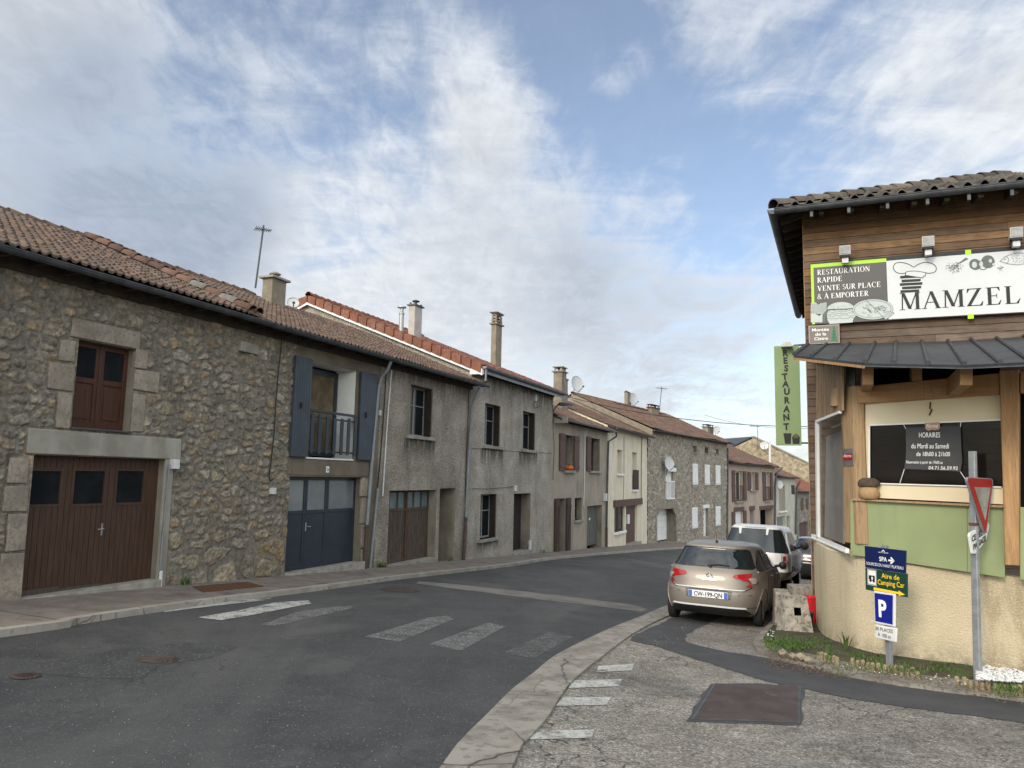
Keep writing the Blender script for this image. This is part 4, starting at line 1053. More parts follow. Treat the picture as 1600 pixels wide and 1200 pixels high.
mb = MB(); a, z = FA.hit(594, 645, .04); mb.box(FA, a-.04, a+.04, .0, .06, z-.07, z+.07); mb.build('junction_box', 'white_pvc', hC, bevel=.005)

# ===== tall grey house with orange roof
nRD, zRD = -6.95, zD+2.95
hD = thing('house', 'tall grey roughcast house with bright orange tiled roof and an open dark doorway', 'house', FA.P(FA.S(790, 868), 0, gb(FA.S(790, 868))))
D1 = (*FA.rect(757.5, 781.5, 632, 697), .75); D2 = (*FA.rect(816.5, 836, 644, 703), .75); D3 = (*FA.rect(750.5, 775.5, 772, 841), .75); D4 = (*FA.rect(802, 828, 771, 890), .6)
plain_wall(hD, FA, sD, sE, gb(sE)-.9, NE, zD, nRD, zRD, [D1, D2, D3, D4], ['roughcast_pale', 'plaster_reveal', 'interior'])
rD = tiled_slope('roof', hD, FA, sD-.10, sE+.30, NE, zD, nRD, zRD, .21, .34, TILE_RED, 14, smp=6, amp=.04, wav=.01)
ridge(rD, FA, sD-.1, sE+.3, nRD, zRD+.04, TILE_RED, 15, r=.13)
# verge: clay verge tiles over a white barge board
mb = MB(); cols = []; sl = (zRD-zD)/(NE-nRD)
Lr = math.hypot(NE-nRD, zRD-zD); k = int(Lr/.40)
for side, kk in ((1, k), (-1, k)):
    for i in range(kk):
        f0, f1 = i/kk, (i+1)/kk-.0035
        def nz(f): n = NE+(nRD-NE)*f; return (n if side > 0 else 2*nRD-n), zD+(zRD-zD)*f
        (na, za), (nb, zb_) = nz(f0), nz(f1); lf = .05
        c = random.Random(i+side).choice(TILE_RED); v0 = len(mb.v)
        mb.hexa([FA.P(sD-.20, na, za-.26), FA.P(sD+.06, na, za-.02), FA.P(sD+.06, nb, zb_-.02), FA.P(sD-.17, nb, zb_-.26), FA.P(sD-.20, na, za+.065), FA.P(sD+.06, na, za+.085), FA.P(sD+.06, nb, zb_+.04), FA.P(sD-.17, nb, zb_+.01)])
        cols += [(c[0]*1.05, c[1]*1.1, c[2]*1.1, 1)]*(len(mb.v)-v0)
mb.build('verge_tiles', 'tile', rD, col=cols)
mb = MB()
for side in (1, -1):
    a = (NE+.05 if side > 0 else 2*nRD-NE-.05); mb.prism([FA.P(sD-.17, a, zD-.26), FA.P(sD-.17, nRD, zRD-.25), FA.P(sD-.17, nRD, zRD-.34), FA.P(sD-.17, a, zD-.35)], FA.d.to_3d()*.05)
mb.build('barge_board', 'white_paint', rD)
MB().box(FA, sD-.16, sD+.0, .0, NE+.04, zD-.30, zD-.12).build('eave_end', 'white_paint', rD)
gutter(hD, FA, sD-.08, sE+.32, NE+.09, zD-.03, .085, brk=.8, mt='zinc')
MB().box(FA, sD-.02, sE+.28, NE-.02, NE+.0, zD-.24, zD-.05).build('fascia', 'zinc', hD)
eave_box(hD, FA, sD, sE, NE, zD, zD-.02)
for h in (D1, D2, D3):
    old_window(hD, FA, h, -.26)
    slab(hD, FA, h[0]-.14, h[1]+.10, -.25, .10, h[2]-.11, h[2], 'lintel_concrete')
slab(hD, FA, D4[0]-.05, D4[1]+.1, -.6, .10, gb(D4[1])-.3, gb(D4[0])+.08, 'lintel_concrete', 'step')
boards(hD, FA, D4[0]+.02, D4[1]-.02, gb(D4[0]), D4[3]-.02, -.40, .05, 'shutter_black', .2, name='door')
mb = MB(); zz0 = gb(D4[1])+.18; mb.box(FA, D4[1]-.02, D4[1]-.002, -.55, -.25, zz0, zz0+.28); mb.build('vent_grille', 'zinc', hD)
P2 = [FA.P(sD+.28, NE+.08, zA-.1)]+px3(FA, [(749, 606)], .45)+px3(FA, [(739, 628)], .16)+px3(FA, [(737, 640), (731, 740), (728, 810)], .09)
pipe(hD, P2, .045, 'pipe_grey', rings=[P2[3], P2[4]])
pipe(hD, px3(FA, [(728, 808), (724, 880)], .09), .055, 'pipe_rust', rings=px3(FA, [(728, 812)], .09))
P3 = [FA.P(sD+.05, NE+.09, zD-.08), FA.P(sD+.03, NE+.09, zD-.5), FA.P(sD+.1, NE+.02, zA+.06)]
pipe(hD, P3, .045, 'zinc', rings=[P3[1]])
cable(hC, FA, [(733, 605), (731, 660), (728, 740), (727, 790), (722, 878)], .05, .014)
cable(hD, FA, [(737, 763), (760, 764), (785, 762), (805, 760)], .03, .008)
cable(hD, FA, [(737, 700), (760, 702), (800, 705), (836, 707), (863, 708)], .02, .006)
mb = MB(); a, z = FA.hit(806, 763, .05); mb.box(FA, a-.10, a+.10, .0, .07, z-.11, z+.11); mb.build('meter_box', 'white_pvc', hD, bevel=.006)
mb = MB(); a, z = FA.hit(828.5, 852, .05); mb.box(FA, a-.06, a+.10, .0, .07, z-.2, z+.2); mb.build('meter_box', 'white_pvc', hD, bevel=.006)
# old clamp bracket of wires under the eave and a dark lantern at the corner
mb = MB(); a, z = FA.hit(838, 622, .08); mb.box(FA, a-.05, a+.05, 0, .1, z-.12, z+.15); mb.build('junction_box', 'white_pvc', hD, bevel=.005)
cable(hD, FA, [(838, 626), (832, 632), (836, 638), (845, 634)], .06, .010)
t = thing('wall_lamp', 'dark flat street lamp on a bracket at the corner under the orange roof', 'wall lamp', FA.P(sE, 0, FA.Z(863, 630)))
s, z = FA.hit(866, 628, .35); c = FA.P(sE-.05, .55, z)
mb = MB(); mb.hexa([FA.P(sE-.25, .25, z-.08), FA.P(sE+.18, .25, z-.08), FA.P(sE+.18, .95, z-.06), FA.P(sE-.25, .95, z-.06), FA.P(sE-.1, .3, z+.06), FA.P(sE+.05, .3, z+.06), FA.P(sE+.05, .85, z+.03), FA.P(sE-.1, .85, z+.03)]); mb.build('lamp_head', 'zinc_dark', t, bevel=.01)
mb = MB(); mb.tube([FA.P(sE-.03, .0, z-.35), FA.P(sE-.03, .12, z-.15), FA.P(sE-.03, .3, z)], .03, 8); mb.build('bracket', 'zinc_dark', t)
cable(hD, FA, [(864, 632), (864, 660), (866, 700), (864, 750)], .04, .012)
# chimneys of the orange roof
ch, a, b, z1 = chimney(rD, FA, 648, 659.5, 479, 514, -3.2, .27, 'chimney_pale', 'pots', capm='zinc_dark')
mb = MB(); cpt = FA.P(a-.05, -3.75, 0); mb.lathe((cpt.x, cpt.y, z1-1.6), [(.09, 0), (.09, 1.25), (.11, 1.27), (.11, 1.32), (.07, 1.35), (.07, 1.5), (.17, 1.52), (.17, 1.56)], 16); mb.build('flue', 'galva_flue', rD, smooth=True)
chimney(rD, FA, 775, 784, 508, 556, -2.6, .25, 'chimney_render', 'tiers', capm='chimney_render')
# chimney and antenna of the blue shuttered house, dish behind
ch, a, b, z1 = chimney(rB, FA, 425, 447, 437, 468, -3.6, .36, 'chimney_render', 'slab_mush')
antenna(FA, 399, 450, 412, 352, -3.4, 'tall thin tilted antenna beside the squat chimney above the blue shuttered house', arms=10, ln=.42, ang=.5, cross=.22, r=.026, arm_r=.010)
dish('satellite_dish', FA, 458, 473, -5.4, .20, 'grey dish half hidden behind the brown roof near the squat chimney', aim=(.3, -.7, .3))

for hh_, a_, b_, z_ in ((hA, sA0, sB, zA), (hB, sB, sC, zA), (hC, sC, sD, zA), (hD, sD, sE, zD)): MB().box(FA, a_+.01, b_-.01, .0, .055, z_-.20, z_+.10).build('eave_shade_strip', 'dark_soffit', hh_)  # dark strip on the walls below the gutters, painting in the eave shade
def stain_x(t, pos, c, b):
    gz_ = t.new('ShaderNodeSeparateXYZ', inp={0: t.new('ShaderNodeTexCoord').outputs['Generated']}).outputs[2]
    k = t.math('MULTIPLY', t.ss(t.noise(pos, 7, 5, .6, .2, ((1, 1, .13),)), .38, .60), t.math('POWER', gz_, 1.3))
    k = t.math('MULTIPLY', k, .75)
    tr = t.new('ShaderNodeBsdfTransparent'); mx = t.new('ShaderNodeMixShader'); out = t.n['Material Output']
    t.l.new(k, mx.inputs[0]); t.l.new(tr.outputs[0], mx.inputs[1]); t.l.new(b.outputs[0], mx.inputs[2]); t.l.new(mx.outputs[0], out.inputs[0])
    return c
mat('run_off', (.055, .048, .038), (.08, .07, .055), 5, .95, extra=stain_x)
def drip(parent, fr, s0, s1, z, h): MB().quad(fr.P(s0, .005, z-h), fr.P(s1, .005, z-h), fr.P(s1, .005, z), fr.P(s0, .005, z)).build('run_off_stain', 'run_off', parent)
for h_, hh_ in ((D1, .9), (D2, .8), (D3, .4)): drip(hD, FA, h_[0]-.35, h_[1]+.35, h_[2]-.10, hh_)
drip(hC, FA, wC[0]-.3, wC[1]+.25, wC[2]-.09, .7); drip(hD, FA, sD+.1, sE-.1, zD+.05, 1.3); drip(hC, FA, sC+.1, sD-.05, zA+.1, .9); drip(hA, FA, door[0]+.1, door[1], FA.Z(150, 677), .25)
# ===== small brown-shuttered house
nRE, zRE = -5.4, zE_+2.45
hE = thing('house', 'small beige house with brown shutters and a pumpkin on its upper window sill', 'house', FA.P(FA.S(905, 862), 0, gb(FA.S(905, 862))))
E1 = (*FA.rect(881.5, 895.5, 680, 735), .75); E2 = (*FA.rect(921.5, 937, 685, 736), .75); E3 = (*FA.rect(872, 883, 779, 880), .65); E4 = (*FA.rect(898, 909, 778, 812), .65); E5 = (*FA.rect(917, 940, 790, 880), .65)
plain_wall(hE, FA, sE, sF, gb(sF)-.9, NE, zE_, nRE, zRE, [E1, E2, E3, E4, E5], ['render_beige', 'plaster_reveal', 'interior'])
rE = tiled_slope('roof', hE, FA, sE+.02, sF, NE, zE_, nRE, zRE, .22, .36, TILE_MID, 16, smp=5, wav=.06, amp=.04)
gutter(hE, FA, sE+.05, sF+.1, NE+.08, zE_-.04, .075, mt='zinc')
eave_box(hE, FA, sE, sF, NE, zE_, zE_)
MB().box(FA, sE+.03, sE+.09, .02, NE+.25, zE_-.22, zE_+.10).build('eave_board', 'lintel_concrete', hE)
def pair(parent, fr, h, wd, mt='shutter_brown', both=True, n=.08, pw=.12, z=True):
    boards(parent, fr, h[0]-wd, h[0]-.01, h[2]-.02, h[3]+.02, n, .04, mt, pw, braces=(.12, .88), z_brace=z)
    if both: boards(parent, fr, h[1]+.01, h[1]+wd, h[2]-.02, h[3]+.02, n, .04, mt, pw, braces=(.12, .88), z_brace=z)
wd = FA.S(882, 708)-FA.S(873.5, 708)
pair(hE, FA, E1, wd, z=False); pair(hE, FA, E2, wd*.85, both=False, z=False)
pair(hE, FA, E3, wd*.8, mt='shutter_dark')
for h in (E1, E2):
    bar_window(hE, FA, h[0], h[1], h[2], h[3], -.35, 'wood_dark_frame', 'glass_dark', 2, fw=.06)
    slab(hE, FA, h[0]-.12, h[1]+.08, -.3, .14, h[2]-.12, h[2], 'lintel_concrete')
boards(hE, FA, E3[0], E3[1], gb(E3[0]), E3[3], -.5, .05, 'wood_dark_frame', .14, name='door')
bar_window(hE, FA, *E4[:4], -.25, 'wood_dark_frame', 'glass_dark', 1, (.5,), fw=.07); slab(hE, FA, E4[0]-.1, E4[1]+.08, -.2, .1, E4[2]-.12, E4[2], 'lintel_concrete')
dE = boards(hE, FA, E5[0], E5[1], gb(E5[0])+.05, E5[3], -.28, .05, 'grey_door', .35, name='door'); 
mb = MB(); a, z = FA.hit(921, 811, -.27); mb.box(FA, a-.08, a+.12, -.279, -.262, z-.06, z+.06); mb.build('letter_plate', 'white_paint', dE)
pipe(hE, px3(FA, [(914, 672), (913, 760), (912, 790), (914, 795)], .05), .022, 'white_pvc', 'conduit', 8)
P4 = [FA.P(sF+.05, NE+.05, zE_-.1)]+px3(FA, [(963, 682)], .4)+px3(FA, [(951, 690), (950, 720), (949, 770), (948, 826)], .08)
pipe(hE, P4, .05, 'zinc_dark', rings=[P4[3]]); pipe(hE, px3(FA, [(948, 824), (948, 856)], .08), .06, 'pipe_rust')
mb = MB(); a, z = FA.hit(946.5, 777, .1); mb.box(FA, a-.14, a+.14, .0, .16, z-.2, z+.2); mb.build('meter_box', 'white_pvc', hE, bevel=.01)
ch, a, b, z1 = chimney(rE, FA, 878, 885, 582, 628, -2.2, .50, 'chimney_render', 'cage')
mb = MB(); mb.box(FA, b+.01, b+.40, -2.65, -2.25, z1-3.0, z1-.35); mb.box(FA, b-.0, b+.46, -2.7, -2.2, z1-.35, z1-.28); mb.build('chimney', 'chimney_render', rE)
dish('satellite_dish', FA, 902, 600, -2.3, .50, 'large grey dish beside the tan chimney above the brown shuttered house', aim=(.75, -.8, .25))
# pumpkin
s, z = FA.hit(888, 731, .0); c = FA.P((E1[0]+E1[1])/2, .0, E1[2]+.12)
t = thing('pumpkin', 'orange pumpkin sitting on the upper window sill between brown shutters', 'pumpkin', c)
bm = MB(); seg = 40; rings = 12; vs_ = []
for i in range(rings+1):
    th = math.pi*i/rings
    for j in range(seg):
        ph = 2*math.pi*j/seg; rr = .25*(1-.10*abs(math.cos(ph*5)))*math.sin(th)**.8; vs_.append(c+Vector((rr*math.cos(ph), rr*math.sin(ph), .12*math.cos(th)-(.03*math.exp(-(th/.35)**2)))))
bm.add(vs_, [(i*seg+j, i*seg+(j+1) % seg, (i+1)*seg+(j+1) % seg, (i+1)*seg+j) for i in range(rings) for j in range(seg)]); bm.build('flesh', 'pumpkin', t, smooth=True)
mb = MB(); mb.tube([c+Vector((0, 0, .08)), c+Vector((.01, 0, .14)), c+Vector((.04, 0, .16))], [.03, .022, .018], 7); mb.build('stalk', 'wood_dark_frame', t)

# ===== cream house
nRF, zRF = -5.5, zF_+2.45
hF = thing('house', 'narrow cream rendered house with a brown beam over its door and window', 'house', FA.P(FA.S(980, 855), 0, gb(FA.S(980, 855))))
F1 = (*FA.rect(964.5, 972, 703, 740), .65); F2 = (*FA.rect(988, 995, 707, 765), .65); F3 = (*FA.rect(960, 976, 790, 830), .55); F4 = (*FA.rect(978, 995.5, 790, 875), .55)
plain_wall(hF, FA, sF, sG, FA.g(sG)-.9, NE, zF_, nRF, zRF, [F1, F2, F3, F4], ['render_cream', 'render_cream', 'interior'])
rF = tiled_slope('roof', hF, FA, sF, sG+.02, NE, zF_, nRF, zRF, .22, .36, TILE_MID, 17, smp=5, wav=.05, amp=.04)
gutter(hF, FA, sF+.1, sG+.1, NE+.08, zF_-.04, .075)
for h in (F1, F2):
    bar_window(hF, FA, *h[:4], -.3, 'white_paint', 'glass_frosted', 1, (.5,), fw=.06); slab(hF, FA, h[0]-.1, h[1]+.1, -.2, .12, h[2]-.12, h[2], 'white_plaster')
boards(hF, FA, F2[0]-.05, F2[1]+.15, F2[2], F2[2]+(F2[3]-F2[2])*.53, .10, .05, 'shutter_dark', .12, name='wooden_screen')
a, b, c, d = FA.rect(958, 1000.5, 780, 790); slab(hF, FA, a, b, -.02, .16, c, d, 'shutter_brown', 'lintel')
bar_window(hF, FA, *F3[:4], -.12, 'shutter_dark', 'glass_dark', 2, (.35, .7), fw=.07); slab(hF, FA, F3[0]-.08, F3[1], -.2, .14, F3[2]-.15, F3[2], 'white_plaster')
dF = boards(hF, FA, F4[0], F4[1], FA.g(F4[0])+.12, F4[3], -.15, .05, 'shutter_brown', .2, name='door')
mb = MB(); a, z = FA.hit(981.5, 811, -.1); mb.box(FA, a-.25, a+.15, -.149, -.03, z-.28, z+.28); mb.build('letter_box', 'white_paint', dF, bevel=.01)
slab(hF, FA, F4[0]-.1, F4[1]+.2, -.4, .25, FA.g(F4[1])-.2, FA.g(F4[0])+.13, 'threshold', 'step')
cable(hF, FA, [(1003, 682), (1002, 730), (1002, 790)], .04, .02); cable(hF, FA, [(975, 683), (975, 740), (974, 780)], .03, .012)
chimney(rF, FA, 980.5, 986, 614, 640, -4.6, .28, 'chimney_render', 'ridge', capm='rust_iron')
dish('satellite_dish', FA, 989.5, 624, -4.4, .58, 'grey dish in front of the slim chimney capped with red tile', aim=(.75, -.8, .2), post=-1.0)

# ------------------------------------------------------------------ row beyond the bend
zGe = FG.Z(1030, 674, .5)+.1; nRG, zRG = -5.65, zGe+2.65
sG1 = FG.S(1137, 770); sH1 = FG.S(1211, 775); sI1 = FG.S(1244, 790)
print('G row', zGe, sG1, sH1, sI1)
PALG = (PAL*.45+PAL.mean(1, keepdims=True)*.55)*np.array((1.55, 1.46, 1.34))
def gg(s): return FG.g(s)+SWH
hG = thing('stone_house', 'long grey stone house with closed white shutters and a white arched garage door', 'house', FG.P(sG1*.5, 0, gg(sG1*.5)))
G1 = (*FG.rect(1026, 1056, 795, 848), 1.0); G2 = (*FG.rect(1040, 1051, 737, 779), .3); G3 = (*FG.rect(1099, 1106.5, 794, 838), .5)
att = [(*FG.rect(*q), .5) for q in ((1082.5, 1088, 697, 706.5), (1100.5, 1106, 699, 708.5), (1118, 1122.3, 701.5, 710))]
sh = [FG.rect(*q) for q in ((1081, 1089, 724.5, 757.5), (1100, 1107.5, 726, 757.5), (1117, 1124, 727, 757.5), (1080, 1088.5, 792.5, 825.5), (1117, 1124.3, 791, 821))]
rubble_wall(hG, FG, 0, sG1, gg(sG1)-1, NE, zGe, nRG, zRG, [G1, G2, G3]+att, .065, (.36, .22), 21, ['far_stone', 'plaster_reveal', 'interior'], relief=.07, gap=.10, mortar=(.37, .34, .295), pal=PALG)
rG = tiled_slope('roof', hG, FG, -.1, sG1+.2, NE, zGe, nRG, zRG, .23, .36, TILE_MID, 18, smp=5, wav=.08, amp=.04)
ridge(rG, FG, 0, sG1+.2, nRG, zRG+.03, TILE_MID, 19)
mb = MB(); mb.prism([FG.P(-.14, NE, zGe-.02), FG.P(-.14, nRG, zRG-.02), FG.P(-.14, nRG, zRG-.42), FG.P(-.14, NE, zGe-.42)], FG.d.to_3d()*.13); mb.build('verge', 'chimney_render', rG)
gutter(hG, FG, 0, sG1+.2, NE+.08, zGe-.05, .09)
eave_box(hG, FG, 0, sG1, NE, zGe, zGe)
def frame_of(parent, fr, q, w_, mt='dressed_stone', name='surround'):
    mb = MB(); s0, s1, z0, z1 = q[:4]
    mb.box(fr, s0-w_, s0, -.03, .045, z0, z1); mb.box(fr, s1, s1+w_, -.03, .045, z0, z1); mb.box(fr, s0-w_*1.3, s1+w_*1.3, -.03, .05, z1, z1+w_*1.2); mb.box(fr, s0-w_, s1+w_, -.03, .06, z0-w_*.9, z0)
    return mb.build(name, mt, parent)
for q in sh:
    frame_of(hG, FG, q, .26)
    c_ = (q[0]+q[1])/2
    boards(hG, FG, q[0]+.02, c_-.01, q[2], q[3], .10, .05, 'white_paint', .12, braces=(.1, .9)); boards(hG, FG, c_+.01, q[1]-.02, q[2], q[3], .10, .05, 'white_paint', .12, braces=(.1, .9))
for q in att: frame_of(hG, FG, q, .14)
frame_of(hG, FG, G1, .35)
mb = MB(); s_c = FG.S(1041, 820, -.25)
for i in range(5):
    z0 = gg(G1[0]) + (G1[3]-gg(G1[0]))*i/5; mb.box(FG, G1[0], G1[1], -.75+.01*(i % 2), -.70, z0+.01, gg(G1[0])+(G1[3]-gg(G1[0]))*(i+1)/5)
mb.build('garage_door', 'white_paint', hG)
mb = MB()
for sx, sg in ((G1[0], 1), (G1[1], -1)): mb.prism([FG.P(sx, -.05, G1[3]), FG.P(sx+sg*.7, -.05, G1[3]), FG.P(sx, -.05, G1[3]-.55)], FG.n.to_3d()*.08)
mb.build('arch_corner', 'dressed_stone', hG)
bar_window(hG, FG, *G2[:4], -.1, 'white_paint', 'white_plaster', 2, (.45,), fw=.1)
mb = MB(); z_ = (G2[2]+G2[3])/2+.2; mb.box(FG, G2[0]-.1, G2[1]+.1, .08, .14, z_, z_+.1); mb.box(FG, G2[0]-.1, G2[1]+.1, .08, .14, G2[2]-.05, G2[2]+.05)
rl = mb.build('guard_rail', 'white_paint', hG)
for i in range(6):
    a = G2[0]+(G2[1]-G2[0])*i/5; MB().box(FG, a-.03, a+.03, .09, .13, G2[2], z_).build('baluster', 'white_paint', rl)
MB().box(FG, G2[0]-.15, G2[1]+.15, .0, .25, G2[3], G2[3]+.3).build('shutter_box', 'white_paint', hG, bevel=.03)
boards(hG, FG, *G3[:2], gg(G3[0]), G3[3], -.2, .05, 'white_paint', .3, name='door'); slab(hG, FG, G3[0]-.15, G3[1]+.15, -.1, .1, G3[3], G3[3]+.28, 'white_plaster', 'lintel')
dish('satellite_dish', FG, 1046, 724, .5, .50, 'white dish fixed on the stone wall over the white roller shutter', aim=(.72, -.9, .15), post=-.8)
chimney(rG, FG, 1018, 1030, 638, 650, -5.2, .40, 'chimney_render', 'cage', capm='rust_iron')
antenna(FG, 1030, 645, 1034, 604, -5.2, 'antenna mast standing by the wide low chimney on the stone house roof', arms=5, ln=1.3, ang=.6, cross=.35, r=.035, arm_r=.012)
dish('satellite_dish', FG, 1120, 672, -5.0, .42, 'pale round dish near the far end of the stone house ridge', aim=(.35, -1, .15))
chimney(rG, FG, 1106, 1115, 668, 682, -5.6, .6, 'chimney_render', 'cage', capm='zinc_dark')
pz = px3(FG, [(1137, 700), (1137, 760), (1136, 842)], .1); pipe(hG, pz, .08, 'zinc_dark')

# ===== pinkish house
zHe = FG.Z(1180, 727, .5)+.1; nRH, zRH = -5.6, zHe+2.6
hH = thing('house', 'pinkish house with dark brown shutters and small balconies, beyond the stone house', 'house', FG.P((sG1+sH1)/2, 0, gg((sG1+sH1)/2)))
H1 = (*FG.rect(1148, 1161, 736, 783), .65); H2 = (*FG.rect(1172, 1180, 738, 766), .65); H3 = (*FG.rect(1195, 1203, 738, 782), .65); H4 = (*FG.rect(1148, 1161, 799, 840), .6); H5 = (*FG.rect(1172, 1178, 797, 840), .75); H6 = (*FG.rect(1188, 1207, 796, 840), .75)
plain_wall(hH, FG, sG1, sH1, gg(sH1)-1.5, NE, zHe, nRH, zRH, [H1, H2, H3, H4, H5, H6], ['render_pink', 'render_pink', 'interior'])
rH = tiled_slope('roof', hH, FG, sG1, sH1+.4, NE, zHe, nRH, zRH, .24, .38, TILE_MID, 22, smp=5, wav=.08)
gutter(hH, FG, sG1, sH1+.4, NE+.08, zHe-.05, .09); eave_box(hH, FG, sG1, sH1, NE, zHe, zHe)
w5 = FG.S(1148, 760)-FG.S(1143, 760)
for h in (H1, H2, H3): 
    pair(hH, FG, h, w5, 'shutter_brown', pw=.3, z=False); bar_window(hH, FG, *h[:4], -.3, 'white_paint', 'glass_dark', 2, fw=.12); slab(hH, FG, h[0]-.2, h[1]+.2, -.2, .2, h[2]-.15, h[2], 'lintel_concrete')
for h in (H1, H3):
    mb = MB(); mb.box(FG, h[0], h[1], .08, .16, h[2]+1.35, h[2]+1.45); mb.box(FG, h[0], h[1], .08, .16, h[2]+.05, h[2]+.15)
    rl = mb.build('guard_rail', 'shutter_brown', hH)
    for i in range(5): a = h[0]+.1+(h[1]-h[0]-.3)*i/4; MB().box(FG, a, a+.09, .10, .14, h[2]+.1, h[2]+1.4).build('baluster', 'shutter_brown', rl)
boards(hH, FG, H4[0], H4[1], gg(H4[0]), H4[3], -.2, .05, 'white_paint', .5, name='door', horiz=True); pair(hH, FG, H4, w5, 'shutter_brown', pw=.3, z=False)
boards(hH, FG, H6[0], H6[0]+.9, gg(H6[0]), H6[3], -.4, .05, 'white_paint', .5, name='door'); boards(hH, FG, H5[0], H5[1], gg(H5[0]), H5[3], -.4, .05, 'grey_door', .5, name='door')
for h in (H4, H5, H6): slab(hH, FG, h[0]-.3, h[1]+.3, -.1, .08, h[3], h[3]+.4, 'shutter_brown', 'lintel')
pipe(hH, px3(FG, [(1222, 731), (1213, 740), (1211.5, 760), (1211, 820)], .2), .10, 'zinc_dark')
antenna(FG, 1184, 702, 1184, 664, -6.5, 'wide antenna on a mast rising between the pinkish house roof and the tan gable', arms=7, ln=2.6, ang=.35, cross=.45, r=.04, arm_r=.014)
# ===== pale grey-green house
zIe = FG.Z(1235, 747, .5)+.1; nRI, zRI = -5.0, zIe+2.3
hI = thing('house', 'pale grey green house with a closed grey shutter and a dish, far down the street', 'house', FG.P((sI1+sH1)/2, 0, gg((sI1+sH1)/2)))
I1 = (*FG.rect(1217, 1227, 759, 798), .3); I2 = (*FG.rect(1236.5, 1241, 758, 772), .35); I3 = (*FG.rect(1214, 1227, 807, 840), .6); I4 = (*FG.rect(1229.5, 1234.5, 806, 840), .6)
plain_wall(hI, FG, sH1, sI1, gg(sI1)-1.5, NE, zIe, nRI, zRI, [I1, I2, I3, I4], ['render_greenish', 'render_greenish', 'interior'])
rI = tiled_slope('roof', hI, FG, sH1+.4, sI1+.8, NE, zIe, nRI, zRI, .24, .38, TILE_MID, 23, smp=5, wav=.08)
gutter(hI, FG, sH1+.4, sI1+.8, NE+.08, zIe-.05, .09)
boards(hI, FG, *I1[:4], -.08, .05, 'render_beige', .4, horiz=True); boards(hI, FG, *I2[:4], .06, .04, 'shutter_dark', .3)
boards(hI, FG, I3[0], I3[1], gg(I3[0]), I3[3], -.3, .05, 'window_blue', .7, name='garage_door'); boards(hI, FG, I4[0], I4[1], gg(I4[0]), I4[3], -.3, .05, 'grey_door', .4, name='door')
slab(hI, FG, I1[0]-.3, I1[1]+.3, -.1, .2, I1[2]-.2, I1[2], 'white_plaster')
dish('satellite_dish', FG, 1219, 757.5, .6, .48, 'white dish on the facade of the pale grey green house', aim=(.6, -1, .1), post=-.5)
pipe(hI, px3(FG, [(1250, 752), (1245, 762), (1243.5, 835)], .2), .12, 'zinc_dark')
# ===== last stone house with a red roof
sJ1 = sI1+22; FJz = FG.Z(1254, 768, .5)
hJ = thing('stone_house', 'low stone house with a small red roof and brown shutters, last in the row', 'house', FG.P(sI1+5, 0, gg(sI1+5)))
def J(xl, xr, yt, yb): return (*FG.rect(xl, xr, yt, yb), .5)
JH = [J(1251, 1255, 779, 797), J(1259, 1262.4, 779, 796), J(1267.5, 1270.5, 789, 796), J(1249, 1263, 816, 850), J(1265, 1270, 813, 850)]
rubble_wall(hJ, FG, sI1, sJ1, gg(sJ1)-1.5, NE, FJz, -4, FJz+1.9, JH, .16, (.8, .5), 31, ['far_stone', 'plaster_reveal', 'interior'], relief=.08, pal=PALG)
rJ = tiled_slope('roof', hJ, FG, sI1, sJ1, NE, FJz, -4, FJz+1.9, .24, .38, TILE_RED, 24, smp=5, wav=.05)
gutter(hJ, FG, sI1+.8, sJ1, NE+.08, FJz-.05, .1)
for h in JH[:3]: boards(hJ, FG, *h[:4], .06, .05, 'shutter_brown', .3)
h = JH[3]
for i in range(4): a = h[0]+(h[1]-h[0])*i/4; boards(hJ, FG, a+.05, a+(h[1]-h[0])/4-.12, gg(a), h[3], -.2, .05, 'shutter_brown', .3, name='door_leaf')
boards(hJ, FG, JH[4][0], JH[4][1], gg(JH[4][0]), JH[4][3], -.2, .05, 'door_old', .4, name='door')
# ===== tan stone gable with slate roof behind
def at(u, v, Y):
    d = ray(u, v); return CAM+d*(Y/d.y)
YK = 112
ap, lf_, rt = at(1178, 684, YK), at(1146, 699, YK-1), at(1275, 731, YK+3)
hK = thing('stone_house', 'big tan stone gable with a dark slate roof rising behind the lower roofs', 'house', (ap.x, ap.y, gz(ap.x, ap.y)))
FK = Frame((lf_.x, lf_.y), (rt.x-lf_.x, rt.y-lf_.y)); LK = (Vector((rt.x, rt.y))-Vector((lf_.x, lf_.y))).length
sap = (Vector((ap.x, ap.y))-FK.o).dot(FK.d)
us = np.linspace(0, LK, 150); 
top = np.where(us < sap, lf_.z+(ap.z-lf_.z)*us/sap, ap.z+(rt.z-ap.z)*(us-sap)/(LK-sap)); zb_ = gz(ap.x, ap.y)-1
tt = np.linspace(0, 1, 110); U, Tt = np.meshgrid(us, tt, indexing='ij'); Zm = zb_+(top[:, None]-zb_)*Tt
n1 = vn(U*2.2, Zm*3.2, 5); n2 = fbm(U*2.5, Zm*3.5, 9, 4)
colk = (np.array((.40, .335, .235))*(.55+.9*n2[..., None])*(.8+.4*n1[..., None]))
hh = (n1-.5)*.12
V = np.zeros(U.shape+(3,)); V[..., 0] = FK.o.x+FK.d.x*U+FK.n.x*hh; V[..., 1] = FK.o.y+FK.d.y*U+FK.n.y*hh; V[..., 2] = Zm
ex = MB(); BK = -16
for s, z in ((0, lf_.z), (LK, rt.z)): ex.quad(FK.P(s, 0, zb_), FK.P(s, BK, zb_), FK.P(s, BK, z), FK.P(s, 0, z))
ex.add([FK.P(0, BK, zb_), FK.P(LK, BK, zb_), FK.P(LK, BK, rt.z), FK.P(sap, BK, ap.z), FK.P(0, BK, lf_.z)], [(0, 1, 2, 3, 4)])
